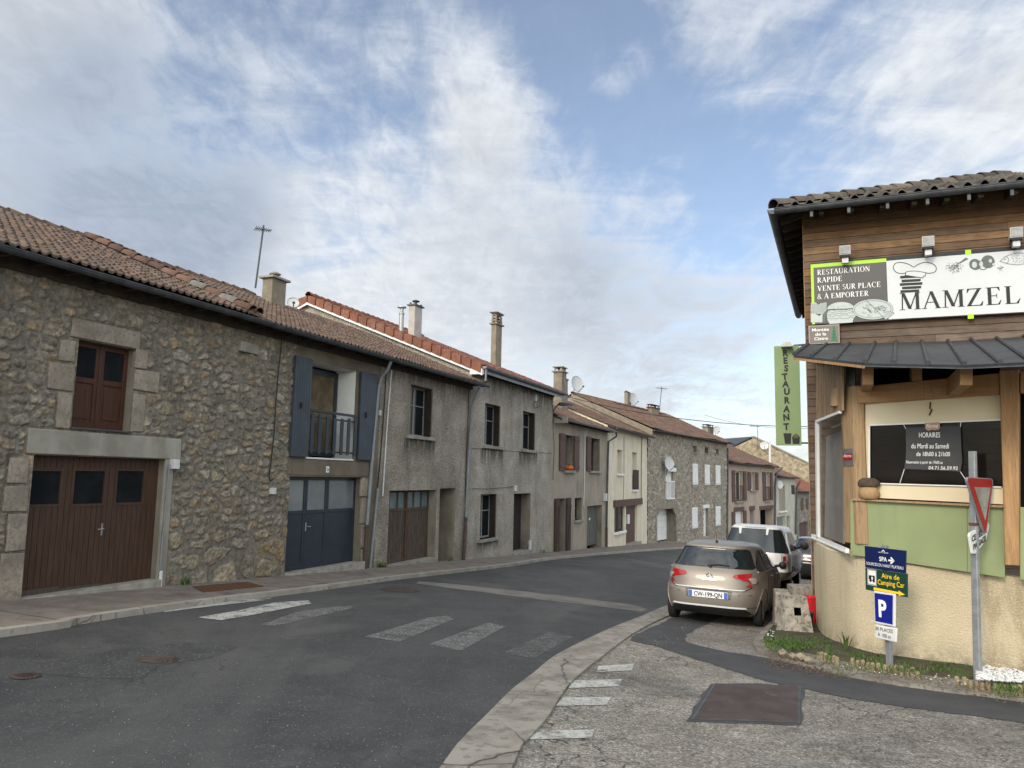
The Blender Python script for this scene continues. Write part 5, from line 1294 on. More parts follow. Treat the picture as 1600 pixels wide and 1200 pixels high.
grid_mesh('wall', V, np.ones((149, 109), bool), 'far_stone', hK, col=colk, extra=ex)
mb = MB()
for (sa, za, sb, zc_) in ((0, lf_.z, sap, ap.z), (sap, ap.z, LK, rt.z)):
    mb.hexa([FK.P(sa, -.6, za), FK.P(sb, -.6, zc_), FK.P(sb, BK-.3, zc_), FK.P(sa, BK-.3, za), FK.P(sa, -.6, za+.2), FK.P(sb, -.6, zc_+.2), FK.P(sb, BK-.3, zc_+.2), FK.P(sa, BK-.3, za+.2)])
mb.build('roof', 'slate', hK)
mb = MB(); mb.hexa([FK.P(sap, .15, ap.z), FK.P(LK, .15, rt.z), FK.P(LK, -.6, rt.z), FK.P(sap, -.6, ap.z), FK.P(sap, .15, ap.z+.25), FK.P(LK, .15, rt.z+.25), FK.P(LK, -.6, rt.z+.25), FK.P(sap, -.6, ap.z+.25)])
mb.build('verge_board', 'lintel_concrete', hK)
# upper slate wing (long roof behind the gable)
q0, q1, q2, q3 = at(1182, 684, YK+2), at(1275, 733, YK+8), at(1300, 722, YK+26), at(1196, 690, YK+10)
pw = at(1203, 690, YK-8); pw2 = at(1203, 715, YK-8)
mb = MB(); mb.tube([pw, pw2, Vector((pw2.x, pw2.y, pw2.z-3))], .16, 8); mb.build('vent_pipe', 'white_pvc', hK)
dish('satellite_dish', FK, 1194, 696, .9, .60, 'dish against the tan stone gable beside a white vent pipe', aim=(-.2, -1, .2))
# ------------------------------------------------------------------ corner restaurant
mat('siding', (1, 1, 1), (.70, .68, .66), 3, .75, .35, 60, col_attr=True, bdist=.004, extra=lambda t, p, c, b: t.mix(t.ss(t.noise(p, 3.0, 7, .68, .6, ((1.1, 1.1, 13),)), .42, .72, 0, .7), c, (.045, .025, .014)))
woodmat('oak', (.30, .165, .072), (.40, .24, .115), .65, (10, 10, .7), worn=(.22, .14, .075), bump=.15)
woodmat('oak_beam', (.30, .160, .068), (.38, .22, .10), .6, (1.2, 1.2, 12), worn=(.23, .135, .07), bump=.15)
woodmat('oak_grey', (.25, .16, .085), (.34, .235, .135), .75, (12, 12, .6), worn=(.17, .115, .07), bump=.2)
mat('wall_ochre', (.50, .42, .285), (.585, .50, .35), .9, .95, .9, 42, fine=((.66, .57, .43), 55, .58, .5), streak=((.25, .19, .11), .75), bdist=.03,
    extra=lambda t, p, c, b: t.mix(t.math('MULTIPLY', t.ss(t.noise(p, 6, 7, .7), .40, .60), t.ss(t.math('ADD', t.new('ShaderNodeSeparateXYZ', inp={0: p}).outputs[2], t.math('MULTIPLY', t.new('ShaderNodeSeparateXYZ', inp={0: p}).outputs[1], .04)), -.45, .30, 1, 0)), c, (.055, .048, .032)))
mat('panel_green', (.215, .255, .125), (.25, .29, .145), 1.5, .6, .05, 40, streak=((.165, .19, .10), .5))
mat('sign_green', (.19, .26, .120), (.215, .29, .135), 2, .55)
mat('cream_panel', (.58, .50, .34), (.64, .56, .40), 1.2, .6)
mat('roof_metal', (.040, .043, .048), (.062, .065, .070), 2.5, .55, .1, 30, metal=.3, fine=((.20, .20, .19), 18, .68, .5))
mat('sign_grey', (.050, .048, .046), (.056, .054, .052), 2, .35, spec=.4)
mat('sign_white', (.50, .52, .53), (.54, .56, .57), 2, .35)
mat('sign_black', (.008, .008, .010), None, rough=.4)
mat('lime', (.36, .62, .03), None, rough=.4)
mat('ink_grey', (.30, .33, .32), None, rough=.5); mat('ink_pale', (.42, .46, .44), None, rough=.5)
mat('lamp_body', (.40, .39, .37), (.5, .49, .46), 9, .5); mat('lamp_glass', (.30, .31, .31), (.42, .43, .43), 12, .15)
mat('siding_grey', (1, 1, 1), (.75, .73, .70), 3, .85, .4, 60, col_attr=True, bdist=.004)
Wc = at(1267.5, 840, 14.2); dW = Vector((.92, -.392))
FW = Frame((Wc.x, Wc.y), dW)
rs = thing('restaurant', 'corner restaurant clad in brown boards with oak veranda on a curved ochre wall', 'restaurant', (Wc.x+.5, Wc.y-.2, gz(Wc.x, Wc.y)))
zGu = FW.Z(1400, 309, .7)                   # gutter line
zWt = zGu+.21; zWb = gz(Wc.x, Wc.y)-.5; SE, SL = 7.5, 9.0
def siding(parent, fr, s0, s1, z0, z1, seed, name='siding', ph=.138, palette=None, n=0.0, mt='siding'):
    mb = MB(); cols = []; rnd = random.Random(seed); z = z0
    palette = palette or [(.21, .112, .052), (.245, .132, .058), (.175, .098, .048), (.15, .095, .058), (.225, .135, .07), (.185, .118, .072)]
    mb.box(fr, s0, s1, n-.12, n-.02, z0, z1); cols += [(.03, .02, .012, 1)]*8
    while z < z1-.01:
        zt = min(z+ph, z1); f = rnd.uniform(.8, 1.2); cuts = [s0, s1]
        if s1-s0 > 3: cuts = sorted([s0, s1, s0+rnd.uniform(.2, .8)*(s1-s0)])
        for a, b in zip(cuts[:-1], cuts[1:]):
            c = rnd.choice(palette); lo = (z-z0)/(z1-z0); g = rnd.uniform(.85, 1.15)*f
            k = len(mb.v)
            mb.hexa([fr.P(a+.002, n-.03, z+.004), fr.P(b-.002, n-.03, z+.004), fr.P(b-.002, n+.004, z+.004), fr.P(a+.002, n+.004, z+.004), fr.P(a+.002, n-.03, zt), fr.P(b-.002, n-.03, zt), fr.P(b-.002, n-.010, zt), fr.P(a+.002, n-.010, zt)])
            cols += [(c[0]*g, c[1]*g, c[2]*g, 1)]*8
        z = zt
    return mb.build(name, mt, parent, col=cols)
WP = [(.12, .085, .062), (.145, .10, .075), (.10, .075, .058), (.155, .115, .088), (.13, .088, .06)]
zsp = FW.Z(1300, 508)
siding(rs, FW, 0, SE, zsp, zWt, 1)
siding(rs, FW, 0, SE, zWb, zsp, 5, palette=WP)
SP = FW.P(0, 0, 0); FS = Frame((SP.x, SP.y), (-FW.n.x*-1*-1, -FW.n.y*-1*-1)) if False else Frame((SP.x, SP.y), (FW.n.x, FW.n.y))   # runs back->front, outward = left
siding(rs, FS, -SL, -.045, zWb, zWt, 2, palette=WP)
MB().box(FW, -.012, -.0005, -.045, .003, zWb, zWt).build('corner_board', 'oak_grey', rs)
mb = MB(); mb.quad(FW.P(SE, 0, zWb), FW.P(SE, -SL, zWb), FW.P(SE, -SL, zWt), FW.P(SE, 0, zWt)); mb.quad(FW.P(0, -SL, zWb), FW.P(SE, -SL, zWb), FW.P(SE, -SL, zWt), FW.P(0, -SL, zWt)); mb.build('wall', 'render_beige', rs)
# hipped roof
OF, OL = .70, .42
RD = 4.5; rise = RD*math.tan(R(20.5))
gpal = TILE_GREY
rr1 = tiled_slope('roof', rs, FW, -OL, SE+.3, OF, zGu+.04, OF-RD, zGu+.04+rise, .25, .40, gpal, 40, smp=9, amp=.065, sharp=True, wav=.04, lichen=.6, cut=lambda S, f: (S+OL) > f*RD-.05)
# left slope: frame FS, s increases towards the street corner
tiled_slope('roof_side', rr1, FS, -SL, OF, OL, zGu+.04, OL-RD, zGu+.04+rise, .25, .40, gpal, 41, smp=7, amp=.06, sharp=True, wav=.04, lichen=.6, cut=lambda S, f: (OF-S) > f*RD-.05)
mb = MB(); cols = []; tile_row(mb, cols, FW.P(-OL-.02, OF+.02, zGu+.07), FW.P(-OL+RD, OF-RD, zGu+.07+rise), (0, 0, 1), .13, .42, gpal, 3); mb.build('hip_tiles', 'tile', rr1, col=cols, smooth='all')
mb = MB()
mb.add([FW.P(-OL, OF, zGu), FW.P(SE+.3, OF, zGu), FW.P(SE+.3, OF-RD, zGu+rise), FW.P(-OL+RD, OF-RD, zGu+rise)], [(0, 1, 2, 3)])
mb.add([FS.P(OF, OL, zGu), FS.P(-SL, OL, zGu), FS.P(-SL, OL-RD, zGu+rise), FS.P(OF-RD, OL-RD, zGu+rise)], [(0, 1, 2, 3)])
mb.build('soffit', 'dark_soffit', rr1)
mb = MB(); s = -SL+.2
while s < OF-.1:
    mb = MB(); mb.hexa([FS.P(s, 0, zGu-.02), FS.P(s+.08, 0, zGu-.02), FS.P(s+.08, OL-.04, zGu-.14), FS.P(s, OL-.04, zGu-.14), FS.P(s, 0, zGu+.17), FS.P(s+.08, 0, zGu+.17), FS.P(s+.08, OL-.04, zGu-.01), FS.P(s, OL-.04, zGu-.01)]).build('rafter', 'dark_soffit', rs); s += .5
s = .3
while s < SE:
    mb = MB(); mb.hexa([FW.P(s, 0, zGu-.02), FW.P(s+.08, 0, zGu-.02), FW.P(s+.08, OF-.04, zGu-.14), FW.P(s, OF-.04, zGu-.14), FW.P(s, 0, zGu+.2), FW.P(s+.08, 0, zGu+.2), FW.P(s+.08, OF-.04, zGu-.01), FW.P(s, OF-.04, zGu-.01)]).build('rafter', 'dark_soffit', rs); s += .5
gutter(rs, FW, -OL-.04, SE+.3, OF+.07, zGu, .085, brk=1.0)
gutter(rs, FS, -SL, OF+.1, OL+.07, zGu, .085, brk=1.0)
mb = MB()
s = .15
while s < 4.6: MB().box(FW, s, s+.05, OF-.03, OF+.05, zGu-.19, zGu-.085).build('gutter_hook', 'zinc_dark', rs); s += .62
# ---- lean-to metal roof of the veranda
def eav(u):
    Yb = np.interp(u, [1240, 1351, 1507, 1600, 1760], [11.6, 9.8, 8.95, 8.45, 7.6]); vb = np.interp(u, [1240, 1351, 1507, 1600, 1760], [555, 567, 570, 565.5, 556])
    return at(u, vb, float(Yb))
tops = [FW.P(FW.S(u, v, .02), .02, FW.Z(u, v, .02)) for u, v in [(1263, 538), (1292, 538), (1327, 537), (1367, 536), (1400, 535), (1440, 534), (1481, 533), (1517, 531), (1557, 529), (1600, 526), (1680, 520)]]
bots = [eav(u) for u in (1240, 1267, 1305, 1351, 1397, 1450, 1507, 1563, 1610, 1680, 1760)]
mb = MB()
for i in range(10):
    a, b, c, d = tops[i], tops[i+1], bots[i+1], bots[i]; o = Vector((0, 0, .035))
    mb.hexa([d-o, c-o, b-o, a-o, d, c, b, a])
aw = mb.build('awning_roof', 'roof_metal', rs)
mb = MB()
for a, d in zip(tops, bots):
    mb.tube([a+Vector((0, 0, .02)), d+Vector((0, 0, .02))], .028, 6)
mb.build('standing_seams', 'roof_metal', aw)
mb = MB()
for i in range(3): o = Vector((0, 0, .035)); mb.hexa([bots[i]-o*2.1, bots[i+1]-o*2.1, bots[i+1]*.985+tops[i+1]*.015-o*2.1, bots[i]*.985+tops[i]*.015-o*2.1, bots[i]-o*1.02, bots[i+1]-o*1.02, bots[i+1]*.985+tops[i+1]*.015-o*1.02, bots[i]*.985+tops[i]*.015-o*1.02])
mb.build('fascia', 'oak', aw)
mb = MB()
for i in range(3, 10): o = Vector((0, 0, .05)); mb.hexa([bots[i]-o, bots[i+1]-o, bots[i+1]*.985+tops[i+1]*.015-o, bots[i]*.985+tops[i]*.015-o, bots[i]-o*.1, bots[i+1]-o*.1, bots[i+1]*.985+tops[i+1]*.015-o*.1, bots[i]*.985+tops[i]*.015-o*.1])
mb.build('drip_edge', 'zinc_dark', aw)
# ---- curved low wall
wl = [(1271, 840, 14.15), (1273.5, 843.5, 13.6), (1279, 848.5, 13.0), (1292, 856, 12.3), (1328, 865, 11.45), (1375, 874, 11.1), (1424, 882, 10.85), (1520, 893, 10.45), (1600, 904, 10.15), (1720, 920, 9.75)]
WT = [at(*q) for q in wl]
WTs = smooth_line([(p.x, p.y) for p in WT], 72); zt_i = np.interp(np.linspace(0, 1, len(WTs)), np.linspace(0, 1, len(WT)), [p.z for p in WT])
W_in = offset_line(WTs, .28)
mb = MB(); n = len(WTs); vsx = []
for (q, r_, z) in zip(WTs, W_in, zt_i):
    zb_ = gz(*q)-.2; vsx += [Vector((q[0], q[1], zb_)), Vector((q[0], q[1], z-.02)), Vector((q[0]*.93+r_[0]*.07, q[1]*.93+r_[1]*.07, z)), Vector((r_[0], r_[1], z)), Vector((r_[0], r_[1], zb_))]
mb.add(vsx, [(i*5+j, i*5+j+1, (i+1)*5+j+1, (i+1)*5+j) for i in range(n-1) for j in range(4)])
mb.add(vsx[:5], [(0, 1, 2, 3, 4)])
mb.build('low_wall', 'wall_ochre', rs)
# ---- oak frame. FB: front of the veranda, post A to post B
pA, pB = at(1336, 800, 11.22), at(1571, 800, 10.10)
FB = Frame((pA.x, pA.y), (pB.x-pA.x, pB.y-pA.y))
def bq(parent, pts, n, th, mt, name, fr=None, bevel=0.):
    fr = fr or FB
    P = [fr.P(fr.S(u, v, n), n, fr.Z(u, v, n)) for u, v in pts]
    return MB().prism(P, fr.n.to_3d()*(-th)).build(name, mt, parent, bevel=bevel)
c1, c2, c3 = at(1315.5, 700, 11.48), at(1334, 700, 11.18), FB.P(FB.S(1352, 700, 0), 0, 0)
zt, zb1 = at(1330, 603, 11.2).z, at(1325, 849, 11.3).z
back = (c2-c1).cross(Vector((0, 0, 1))).normalized()*.2
inn = -FB.n.to_3d()*.24
prof = [Vector((c1.x, c1.y, zb1)), Vector((c2.x, c2.y, zb1)), Vector((c3.x, c3.y, zb1)), Vector((c3.x+inn.x, c3.y+inn.y, zb1)), Vector((c1.x+inn.x*.6, c1.y+inn.y*.6, zb1))]
MB().prism(prof, (0, 0, zt-zb1)).build('oak_post', 'oak_grey', rs, bevel=.012)
mb = MB(); e = Vector((c1.x, c1.y, 0)); d_ = Vector((-.16, .10, 0)); q = [at(1299, 607, 11.62), at(1316, 606, 11.46), at(1316, 634, 11.46), at(1299, 634.5, 11.62)]
mb.prism(q, (.06, .2, 0)); mb.build('oak_beam', 'oak_grey', rs, bevel=.008)
bq(rs, [(1340, 604.5), (1562, 582.5), (1562, 616), (1340, 631)], .03, .20, 'oak_beam', 'oak_beam', bevel=.012)
bq(rs, [(1561, 579), (1592, 577), (1593, 884), (1570.5, 883)], .05, .22, 'oak', 'oak_post', bevel=.012)
pC = FB.P(FB.S(1592, 700, .05), .05, 0); FC = Frame((pC.x, pC.y), (.86, -.5))
bq(rs, [(1594, 581), (1640, 578), (1640, 612), (1594, 614)], .0, .18, 'oak_beam', 'oak_beam', FC, bevel=.01)
bq(rs, [(1594, 792), (1680, 800), (1680, 915), (1594, 905)], -.05, .04, 'panel_green', 'panel', FC)
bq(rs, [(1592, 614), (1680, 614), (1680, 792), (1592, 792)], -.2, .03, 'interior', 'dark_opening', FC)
# rafters of the lean-to, dark roof space
for u0, u1, v0, v1, Y0 in ((1348, 1365, 572, 601, 10.3), (1500, 1520, 571, 602, 9.3), (1425, 1441, 572, 594, 10.6)):
    q = [at(u0, v0, Y0), at(u1, v0+1, Y0-.05), at(u1, v1, Y0-.05), at(u0, v1, Y0)]
    MB().prism(q, FW.n.to_3d()*-1.4).build('rafter', 'oak_beam', rs, bevel=.008)
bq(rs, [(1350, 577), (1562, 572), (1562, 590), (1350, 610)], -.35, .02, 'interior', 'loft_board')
bq(rs, [(1322, 572), (1336, 574), (1336, 604), (1322, 602)], -.1, .05, 'zinc_dark', 'loft_post')
# infill: cream panel round the window
PW = [(1358, 663.5), (1565, 655), (1565, 762), (1358, 756)]
bq(rs, [(1352, 630), (1566, 615), (1566, 655), (1352, 663.5)], -.05, .05, 'cream_panel', 'panel')
bq(rs, [(1352, 663.5), (1358, 663.3), (1358, 756), (1352, 756)], -.05, .05, 'cream_panel', 'panel')
bq(rs, [(1352, 756), (1570, 762), (1570, 788), (1352, 777)], -.05, .05, 'cream_panel', 'panel')
wf = MB()
def edge_bar(mb, fr, a, b, n0, n1, wpx):   # thin bar along the line a-b (pixels), wpx=(du,dv)
    pts = [a, b, (b[0]+wpx[0], b[1]+wpx[1]), (a[0]+wpx[0], a[1]+wpx[1])]
    P = [fr.P(fr.S(u, v, n0), n0, fr.Z(u, v, n0)) for u, v in pts]; mb.prism(P, fr.n.to_3d()*(n1-n0))
edge_bar(wf, FB, PW[0], PW[1], -.05, -.02, (0, 2.2)); edge_bar(wf, FB, PW[3], PW[2], -.05, -.02, (0, -1.8)); edge_bar(wf, FB, PW[0], PW[3], -.05, -.02, (2, 0))
wfo = wf.build('window', 'white_paint', rs)
mt = mat('shop_glass', (.006, .006, .007), None, rough=.04, spec=.22); mt.node_tree.nodes['Principled BSDF'].inputs['Alpha'].default_value = .38
P = [FB.P(FB.S(u, v, -.08), -.08, FB.Z(u, v, -.08)) for u, v in PW]
MB().add(P, [(0, 1, 2, 3)]).build('pane', 'shop_glass', wfo)
# room behind the glass: board wall, floor, ceiling
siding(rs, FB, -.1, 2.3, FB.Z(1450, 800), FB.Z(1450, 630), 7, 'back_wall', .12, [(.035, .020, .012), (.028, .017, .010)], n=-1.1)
bq(rs, [(1330, 779), (1571, 790), (1571, 793.5), (1330, 781.8)], .06, .16, 'oak_grey', 'sill')
bq(rs, [(1329, 781.5), (1511, 790.3), (1511, 893.5), (1329, 866.5)], -.01, .03, 'panel_green', 'panel')
bq(rs, [(1511.6, 790.3), (1570, 793), (1570, 902.5), (1511.6, 893.5)], -.01, .03, 'panel_green', 'panel')
mat('blind', (.34, .32, .29), (.40, .38, .345), 3, .8)
# ---- left facet with tall window
FL = Frame((Wc.x, Wc.y), (c1.x-Wc.x, c1.y-Wc.y))
bq(rs, [(1275, 566), (1316, 576), (1316, 641), (1276, 657)], .0, .03, 'window_blue', 'backing', FL)
for i in range(10):
    u0, u1 = 1275+41*i/10, 1275+41*(i+.86)/10
    bq(rs, [(u0, 566), (u1, 574), (u1, 656.5-15.5*(u1-1275)/41), (u0, 656.5-15.5*(u0-1275)/41)], .03, .03, 'oak_grey', 'slat', FL)
mb = MB()
q = [(1278, 658), (1316, 643), (1330, 863), (1280, 842)]
edge_bar(mb, FL, q[0], q[3], .0, .05, (2.4, 0)); edge_bar(mb, FL, (1278, 661), (1316, 646), .0, .05, (0, -4)); edge_bar(mb, FL, (1272, 839), (1327, 862), .0, .05, (0, -4.5)); edge_bar(mb, FL, (1271, 841), (1327, 864.5), .02, .07, (0, -2))
wl_ = mb.build('window', 'white_paint', rs)
mb = MB(); P = [FL.P(FL.S(u, v, .01), .01, FL.Z(u, v, .01)) for u, v in [(1279, 659), (1316, 644), (1317, 853), (1281, 838)]]; mb.add(P, [(0, 1, 2, 3)]); mb.build('pane', 'shop_glass', wl_)
bq(rs, [(1291, 682), (1318, 672), (1319, 850), (1288, 838)], -.22, .01, 'blind', 'blind', FL)
# ---- alarm plate on the oak post
FPo = Frame((c1.x, c1.y), (c2.x-c1.x, c2.y-c1.y))
s0, s1 = FPo.S(1317.5, 712, .01), FPo.S(1332, 712, .01); z0, z1 = FPo.Z(1325, 728, .01), FPo.Z(1325, 701, .01)
t = thing('alarm_plate', 'small grey and red alarm warning plate on the oak corner post', 'warning sign', FPo.P((s0+s1)/2, .01, (z0+z1)/2))
MB().box(FPo, s0, s1, .004, .012, z0, z1).build('plate', 'zinc', t); mat('sign_red', (.27, .012, .014), None, rough=.4)
mb = MB(); mb.box(FPo, s0+.005, s1-.005, .0125, .015, z0+(z1-z0)*.32, z0+(z1-z0)*.72); mb.build('red_field', 'sign_red', t)
def tfit(mb, fr, txt, s0, s1, z, cap, n, slope=0., bold=.0, shear=0.):
    """text fitted between s0 and s1, baseline z, capital height cap"""
    size = cap/.72
    key = (txt, size, 'LEFT', shear, bold)
    tmp = MB(); text(tmp, Frame((0, 0), (1, 0)), txt, 0, 0, size, 0, 0, 'LEFT', 1, shear, bold)
    xs_ = [v[0] for v in tmp.v]; w_ = max(xs_)-min(xs_); sx = (s1-s0)/w_
    text(mb, fr, txt, s0-min(xs_)*sx, z, size, n, 0, 'LEFT', sx, shear, bold, 0, slope)
mb = MB(); tfit(mb, FPo, 'Alarme', s0+.02, s1-.02, z0+(z1-z0)*.50, .05, .016); mb.build('lettering', 'white_letter', t)
# ------------------------------------------------------------------ serif lettering
def stroke(out, x0, y0, x1, y1, w):
    d = Vector((x1-x0, y1-y0)); nn = Vector((-d.y, d.x)).normalized()*w/2
    if abs(d.y) > 1e-6 and abs(d.x) > 1e-6: nn = Vector((w/2, 0))
    out.append([(x0-nn.x, y0-nn.y), (x1-nn.x, y1-nn.y), (x1+nn.x, y1+nn.y), (x0+nn.x, y0+nn.y)])
def arc(out, cx, cy, rx, ry, a0, a1, w, thin=.05, n=14):
    for i in range(n):
        p = []
        for a in (a0+(a1-a0)*i/n, a0+(a1-a0)*(i+1)/n):
            a = R(a); ww = thin+(w-thin)*abs(math.cos(a))**1.5; p.append(((cx+(rx-ww)*math.cos(a), cy+(ry-min(ww, thin*1.3))*math.sin(a)), (cx+rx*math.cos(a), cy+ry*math.sin(a))))
        out.append([p[0][0], p[1][0], p[1][1], p[0][1]])
def ser(out, x, y, w=.26, h=.035): out.append([(x-w/2, y-h*(y > .5)), (x+w/2, y-h*(y > .5)), (x+w/2, y+h*(y < .5)), (x-w/2, y+h*(y < .5))])
def glyph(c):
    o = []; T_, t_ = .155, .06
    if c == 'M': stroke(o, .15, 0, .17, 1, t_); stroke(o, .20, 1, .50, .05, T_); stroke(o, .50, .05, .80, 1, t_); stroke(o, .84, 0, .84, 1, T_); ser(o, .15, 0); ser(o, .84, 0, .30); ser(o, .16, 1, .24); ser(o, .86, 1, .24); w = 1.0
    elif c in 'AÀ': stroke(o, .10, 0, .42, 1, t_); stroke(o, .42, 1, .72, 0, T_); o.append([(.22, .34), (.60, .34), (.60, .385), (.22, .385)]); ser(o, .10, 0, .22); ser(o, .72, 0, .28); w = .84; \
        (o.append([(.28, 1.26), (.36, 1.26), (.48, 1.08), (.44, 1.08)]) if c == 'À' else None)
    elif c == 'Z': o.append([(.08, .95), (.70, .95), (.70, 1), (.08, 1)]); stroke(o, .12, 0, .60, 1, T_); o.append([(.05, 0), (.70, 0), (.70, .05), (.05, .05)]); o.append([(.70, 0), (.75, .25), (.72, .25), (.60, .04)]); o.append([(.08, 1), (.05, .76), (.08, .76), (.18, .96)]); w = .78
    elif c == 'E': stroke(o, .20, 0, .20, 1, T_); 
    if c == 'E':
        for y in (0, .485, .955): o.append([(.2, y), (.62 if y != .485 else .52, y), (.62 if y != .485 else .52, y+.045), (.2, y+.045)])
        o.append([(.62, 0), (.69, .25), (.66, .25), (.54, .04)]); o.append([(.62, 1), (.64, .78), (.61, .78), (.52, .96)]); o.append([(.52, .38), (.52, .63), (.49, .63), (.49, .38)]); ser(o, .18, 0); ser(o, .18, 1); w = .74
    elif c == 'L': stroke(o, .20, 0, .20, 1, T_); o.append([(.2, 0), (.62, 0), (.62, .045), (.2, .045)]); o.append([(.62, 0), (.70, .28), (.67, .28), (.52, .04)]); ser(o, .18, 0); ser(o, .2, 1, .30); w = .72
    elif c == 'I': stroke(o, .20, 0, .20, 1, T_); ser(o, .2, 0, .3); ser(o, .2, 1, .3); w = .40
    elif c == 'T': stroke(o, .36, 0, .36, 1, T_); o.append([(.05, .955), (.67, .955), (.67, 1), (.05, 1)]); o.append([(.05, 1), (.03, .76), (.06, .76), (.14, .96)]); o.append([(.67, 1), (.69, .76), (.66, .76), (.58, .96)]); ser(o, .36, 0, .3); w = .72
    elif c in 'PR':
        stroke(o, .18, 0, .18, 1, T_); arc(o, .32, .74, .30, .26, -90, 90, T_); o.append([(.18, .955), (.34, .955), (.34, 1), (.18, 1)]); o.append([(.18, .48), (.34, .48), (.34, .525), (.18, .525)]); ser(o, .18, 0, .3); ser(o, .14, 1, .2); w = .66
        if c == 'R': stroke(o, .36, .48, .66, 0, T_); ser(o, .70, 0, .18); w = .78
    elif c == 'D': stroke(o, .18, 0, .18, 1, T_); arc(o, .32, .5, .46, .5, -90, 90, T_); o.append([(.1, .955), (.34, .955), (.34, 1), (.1, 1)]); o.append([(.1, 0), (.34, 0), (.34, .045), (.1, .045)]); w = .84
    elif c == 'O': arc(o, .44, .5, .40, .52, 0, 360, T_, n=28); w = .88
    elif c == 'C': arc(o, .46, .5, .40, .52, 45, 315, T_, n=22); o.append([(.74, .70), (.77, .70), (.77, 1), (.74, .9)]); w = .82
    elif c == 'U': stroke(o, .17, .3, .17, 1, T_); stroke(o, .70, .3, .70, 1, t_); arc(o, .42, .32, .315, .34, 180, 360, T_, .05); ser(o, .17, 1, .28); ser(o, .70, 1, .22); w = .86
    elif c == 'V': stroke(o, .14, 1, .40, 0, T_); stroke(o, .40, 0, .70, 1, t_); ser(o, .14, 1, .28); ser(o, .70, 1, .22); w = .82
    elif c == 'N': stroke(o, .15, 0, .15, 1, t_); stroke(o, .17, 1, .68, 0, T_); stroke(o, .72, 0, .72, 1, t_); ser(o, .15, 0, .22); ser(o, .1, 1, .18); ser(o, .72, 1, .22); w = .86
    elif c == 'S': arc(o, .32, .74, .24, .27, 30, 270, .10); arc(o, .32, .26, .27, .27, -150, 90, .12); w = .62
    elif c == '&': arc(o, .36, .76, .18, .25, 0, 360, .08); arc(o, .34, .27, .29, .29, 100, 400, .11); stroke(o, .28, .62, .74, 0, .11); w = .84
    elif c == ' ': w = .30
    return o, w
def serif(mb, fr, txt, s0, s1, z, cap, n, slope=0.):
    x = 0; polys = []
    for ch_ in txt:
        g_, w_ = glyph(ch_); polys += [[(x+a, b) for a, b in q] for q in g_]; x += w_+.04
    sx = (s1-s0)/x
    for q in polys: mb.add([fr.P(s0+a*sx, n, z+b*cap+slope*a*sx) for a, b in q], [tuple(range(len(q)))])
# ------------------------------------------------------------------ signboard
nS = .10
def SZ(u, v, n=nS): return FW.hit(u, v, n)
sg = thing('signboard', 'long black, white and lime restaurant signboard with a chef hat emblem on the boarded wall', 'signboard', FW.P(1.5, nS, SZ(1400, 450)[1]))
s0, zt = SZ(1266.5, 411); zb_ = SZ(1266.5, 507)[1]; s1 = SZ(1600, 440)[0]+1.5
MB().box(FW, s0, s1, .03, nS-.008, zb_, zt).build('backboard', 'sign_black', sg)
sw = SZ(1386.5, 450)[0]; zw1 = SZ(1500, 403)[1]; zw0 = SZ(1500, 489.5+7-3)[1]
zw1 = SZ(1387, 407.5)[1]; zw0 = SZ(1387, 499)[1]
MB().box(FW, sw, s1-.05, nS-.006, nS, zw0, zw1).build('white_panel', 'sign_white', sg)
MB().box(FW, s0+.04, sw-.003, nS-.006, nS-.001, zb_, SZ(1386, 409)[1]).build('grey_panel', 'sign_grey', sg)
mb = MB(); tl = SZ(1386, 403.5)[1]; th_ = SZ(1386, 409)[1]; mb.box(FW, s0, sw, nS-.005, nS+.001, th_, tl); mb.build('lime_trim', 'lime', sg); mb = MB(); mb.box(FW, s0, s0+(SZ(1271.5, 440)[0]-s0), nS-.005, nS+.001, zb_, th_); mb.build('lime_trim', 'lime', sg)
for u, v, v2 in ((1512.5, 390.5, 398), (1516.5, 490.5, 498)):
    a = SZ(u, v)[0]; mb = MB(); mb.box(FW, a-.045, a+.045, nS-.002, nS+.003, SZ(u, v2)[1], SZ(u, v)[1]); mb.build('lime_clip', 'lime', sg)
mb = MB()
for txt, u0, v0, u1, hpx in (('RESTAURATION', 1277, 430, 1360, 8), ('RAPIDE', 1277, 442, 1316.5, 8), ('VENTE SUR PLACE', 1277.5, 455, 1377, 8), ('& À EMPORTER', 1277, 467.5, 1358, 8)):
    a, z = SZ(u0, v0); b = SZ(u1, v0)[0]; mb = MB(); serif(mb, FW, txt, a, b, z, SZ(u0, v0-hpx)[1]-z, nS+.004); mb.build('text_line', 'white_letter', sg)
mb = MB(); a, z = SZ(1405, 485); b = SZ(1598, 485)[0]; serif(mb, FW, 'MAMZEL', a, b, z, SZ(1405, 458.5)[1]-z, nS+.004); mb.build('lettering', 'sign_black', sg)
def pxz3(x, y): return 1200+x/4, 260+y/4
def pline(mb, fr, pts, w_, n, closed=False):
    P = [fr.hit(u, v, n) for u, v in pts]
    if closed: P.append(P[0])
    for (a, b), (c, d) in zip(P[:-1], P[1:]):
        D = Vector((c-a, d-b))
        if D.length < 1e-5: continue
        D.normalize(); N = Vector((-D.y, D.x))*w_/2; D *= w_*.4
        mb.add([fr.P(a-D.x+N.x, n, b-D.y+N.y), fr.P(a-D.x-N.x, n, b-D.y-N.y), fr.P(c+D.x-N.x, n, d+D.y-N.y), fr.P(c+D.x+N.x, n, d+D.y+N.y)], [(0, 1, 2, 3)])
def pfill(mb, fr, pts, n): mb.add([fr.P(fr.S(u, v, n), n, fr.Z(u, v, n)) for u, v in pts], [tuple(range(len(pts)))])
mb = MB(); Nn = nS+.004
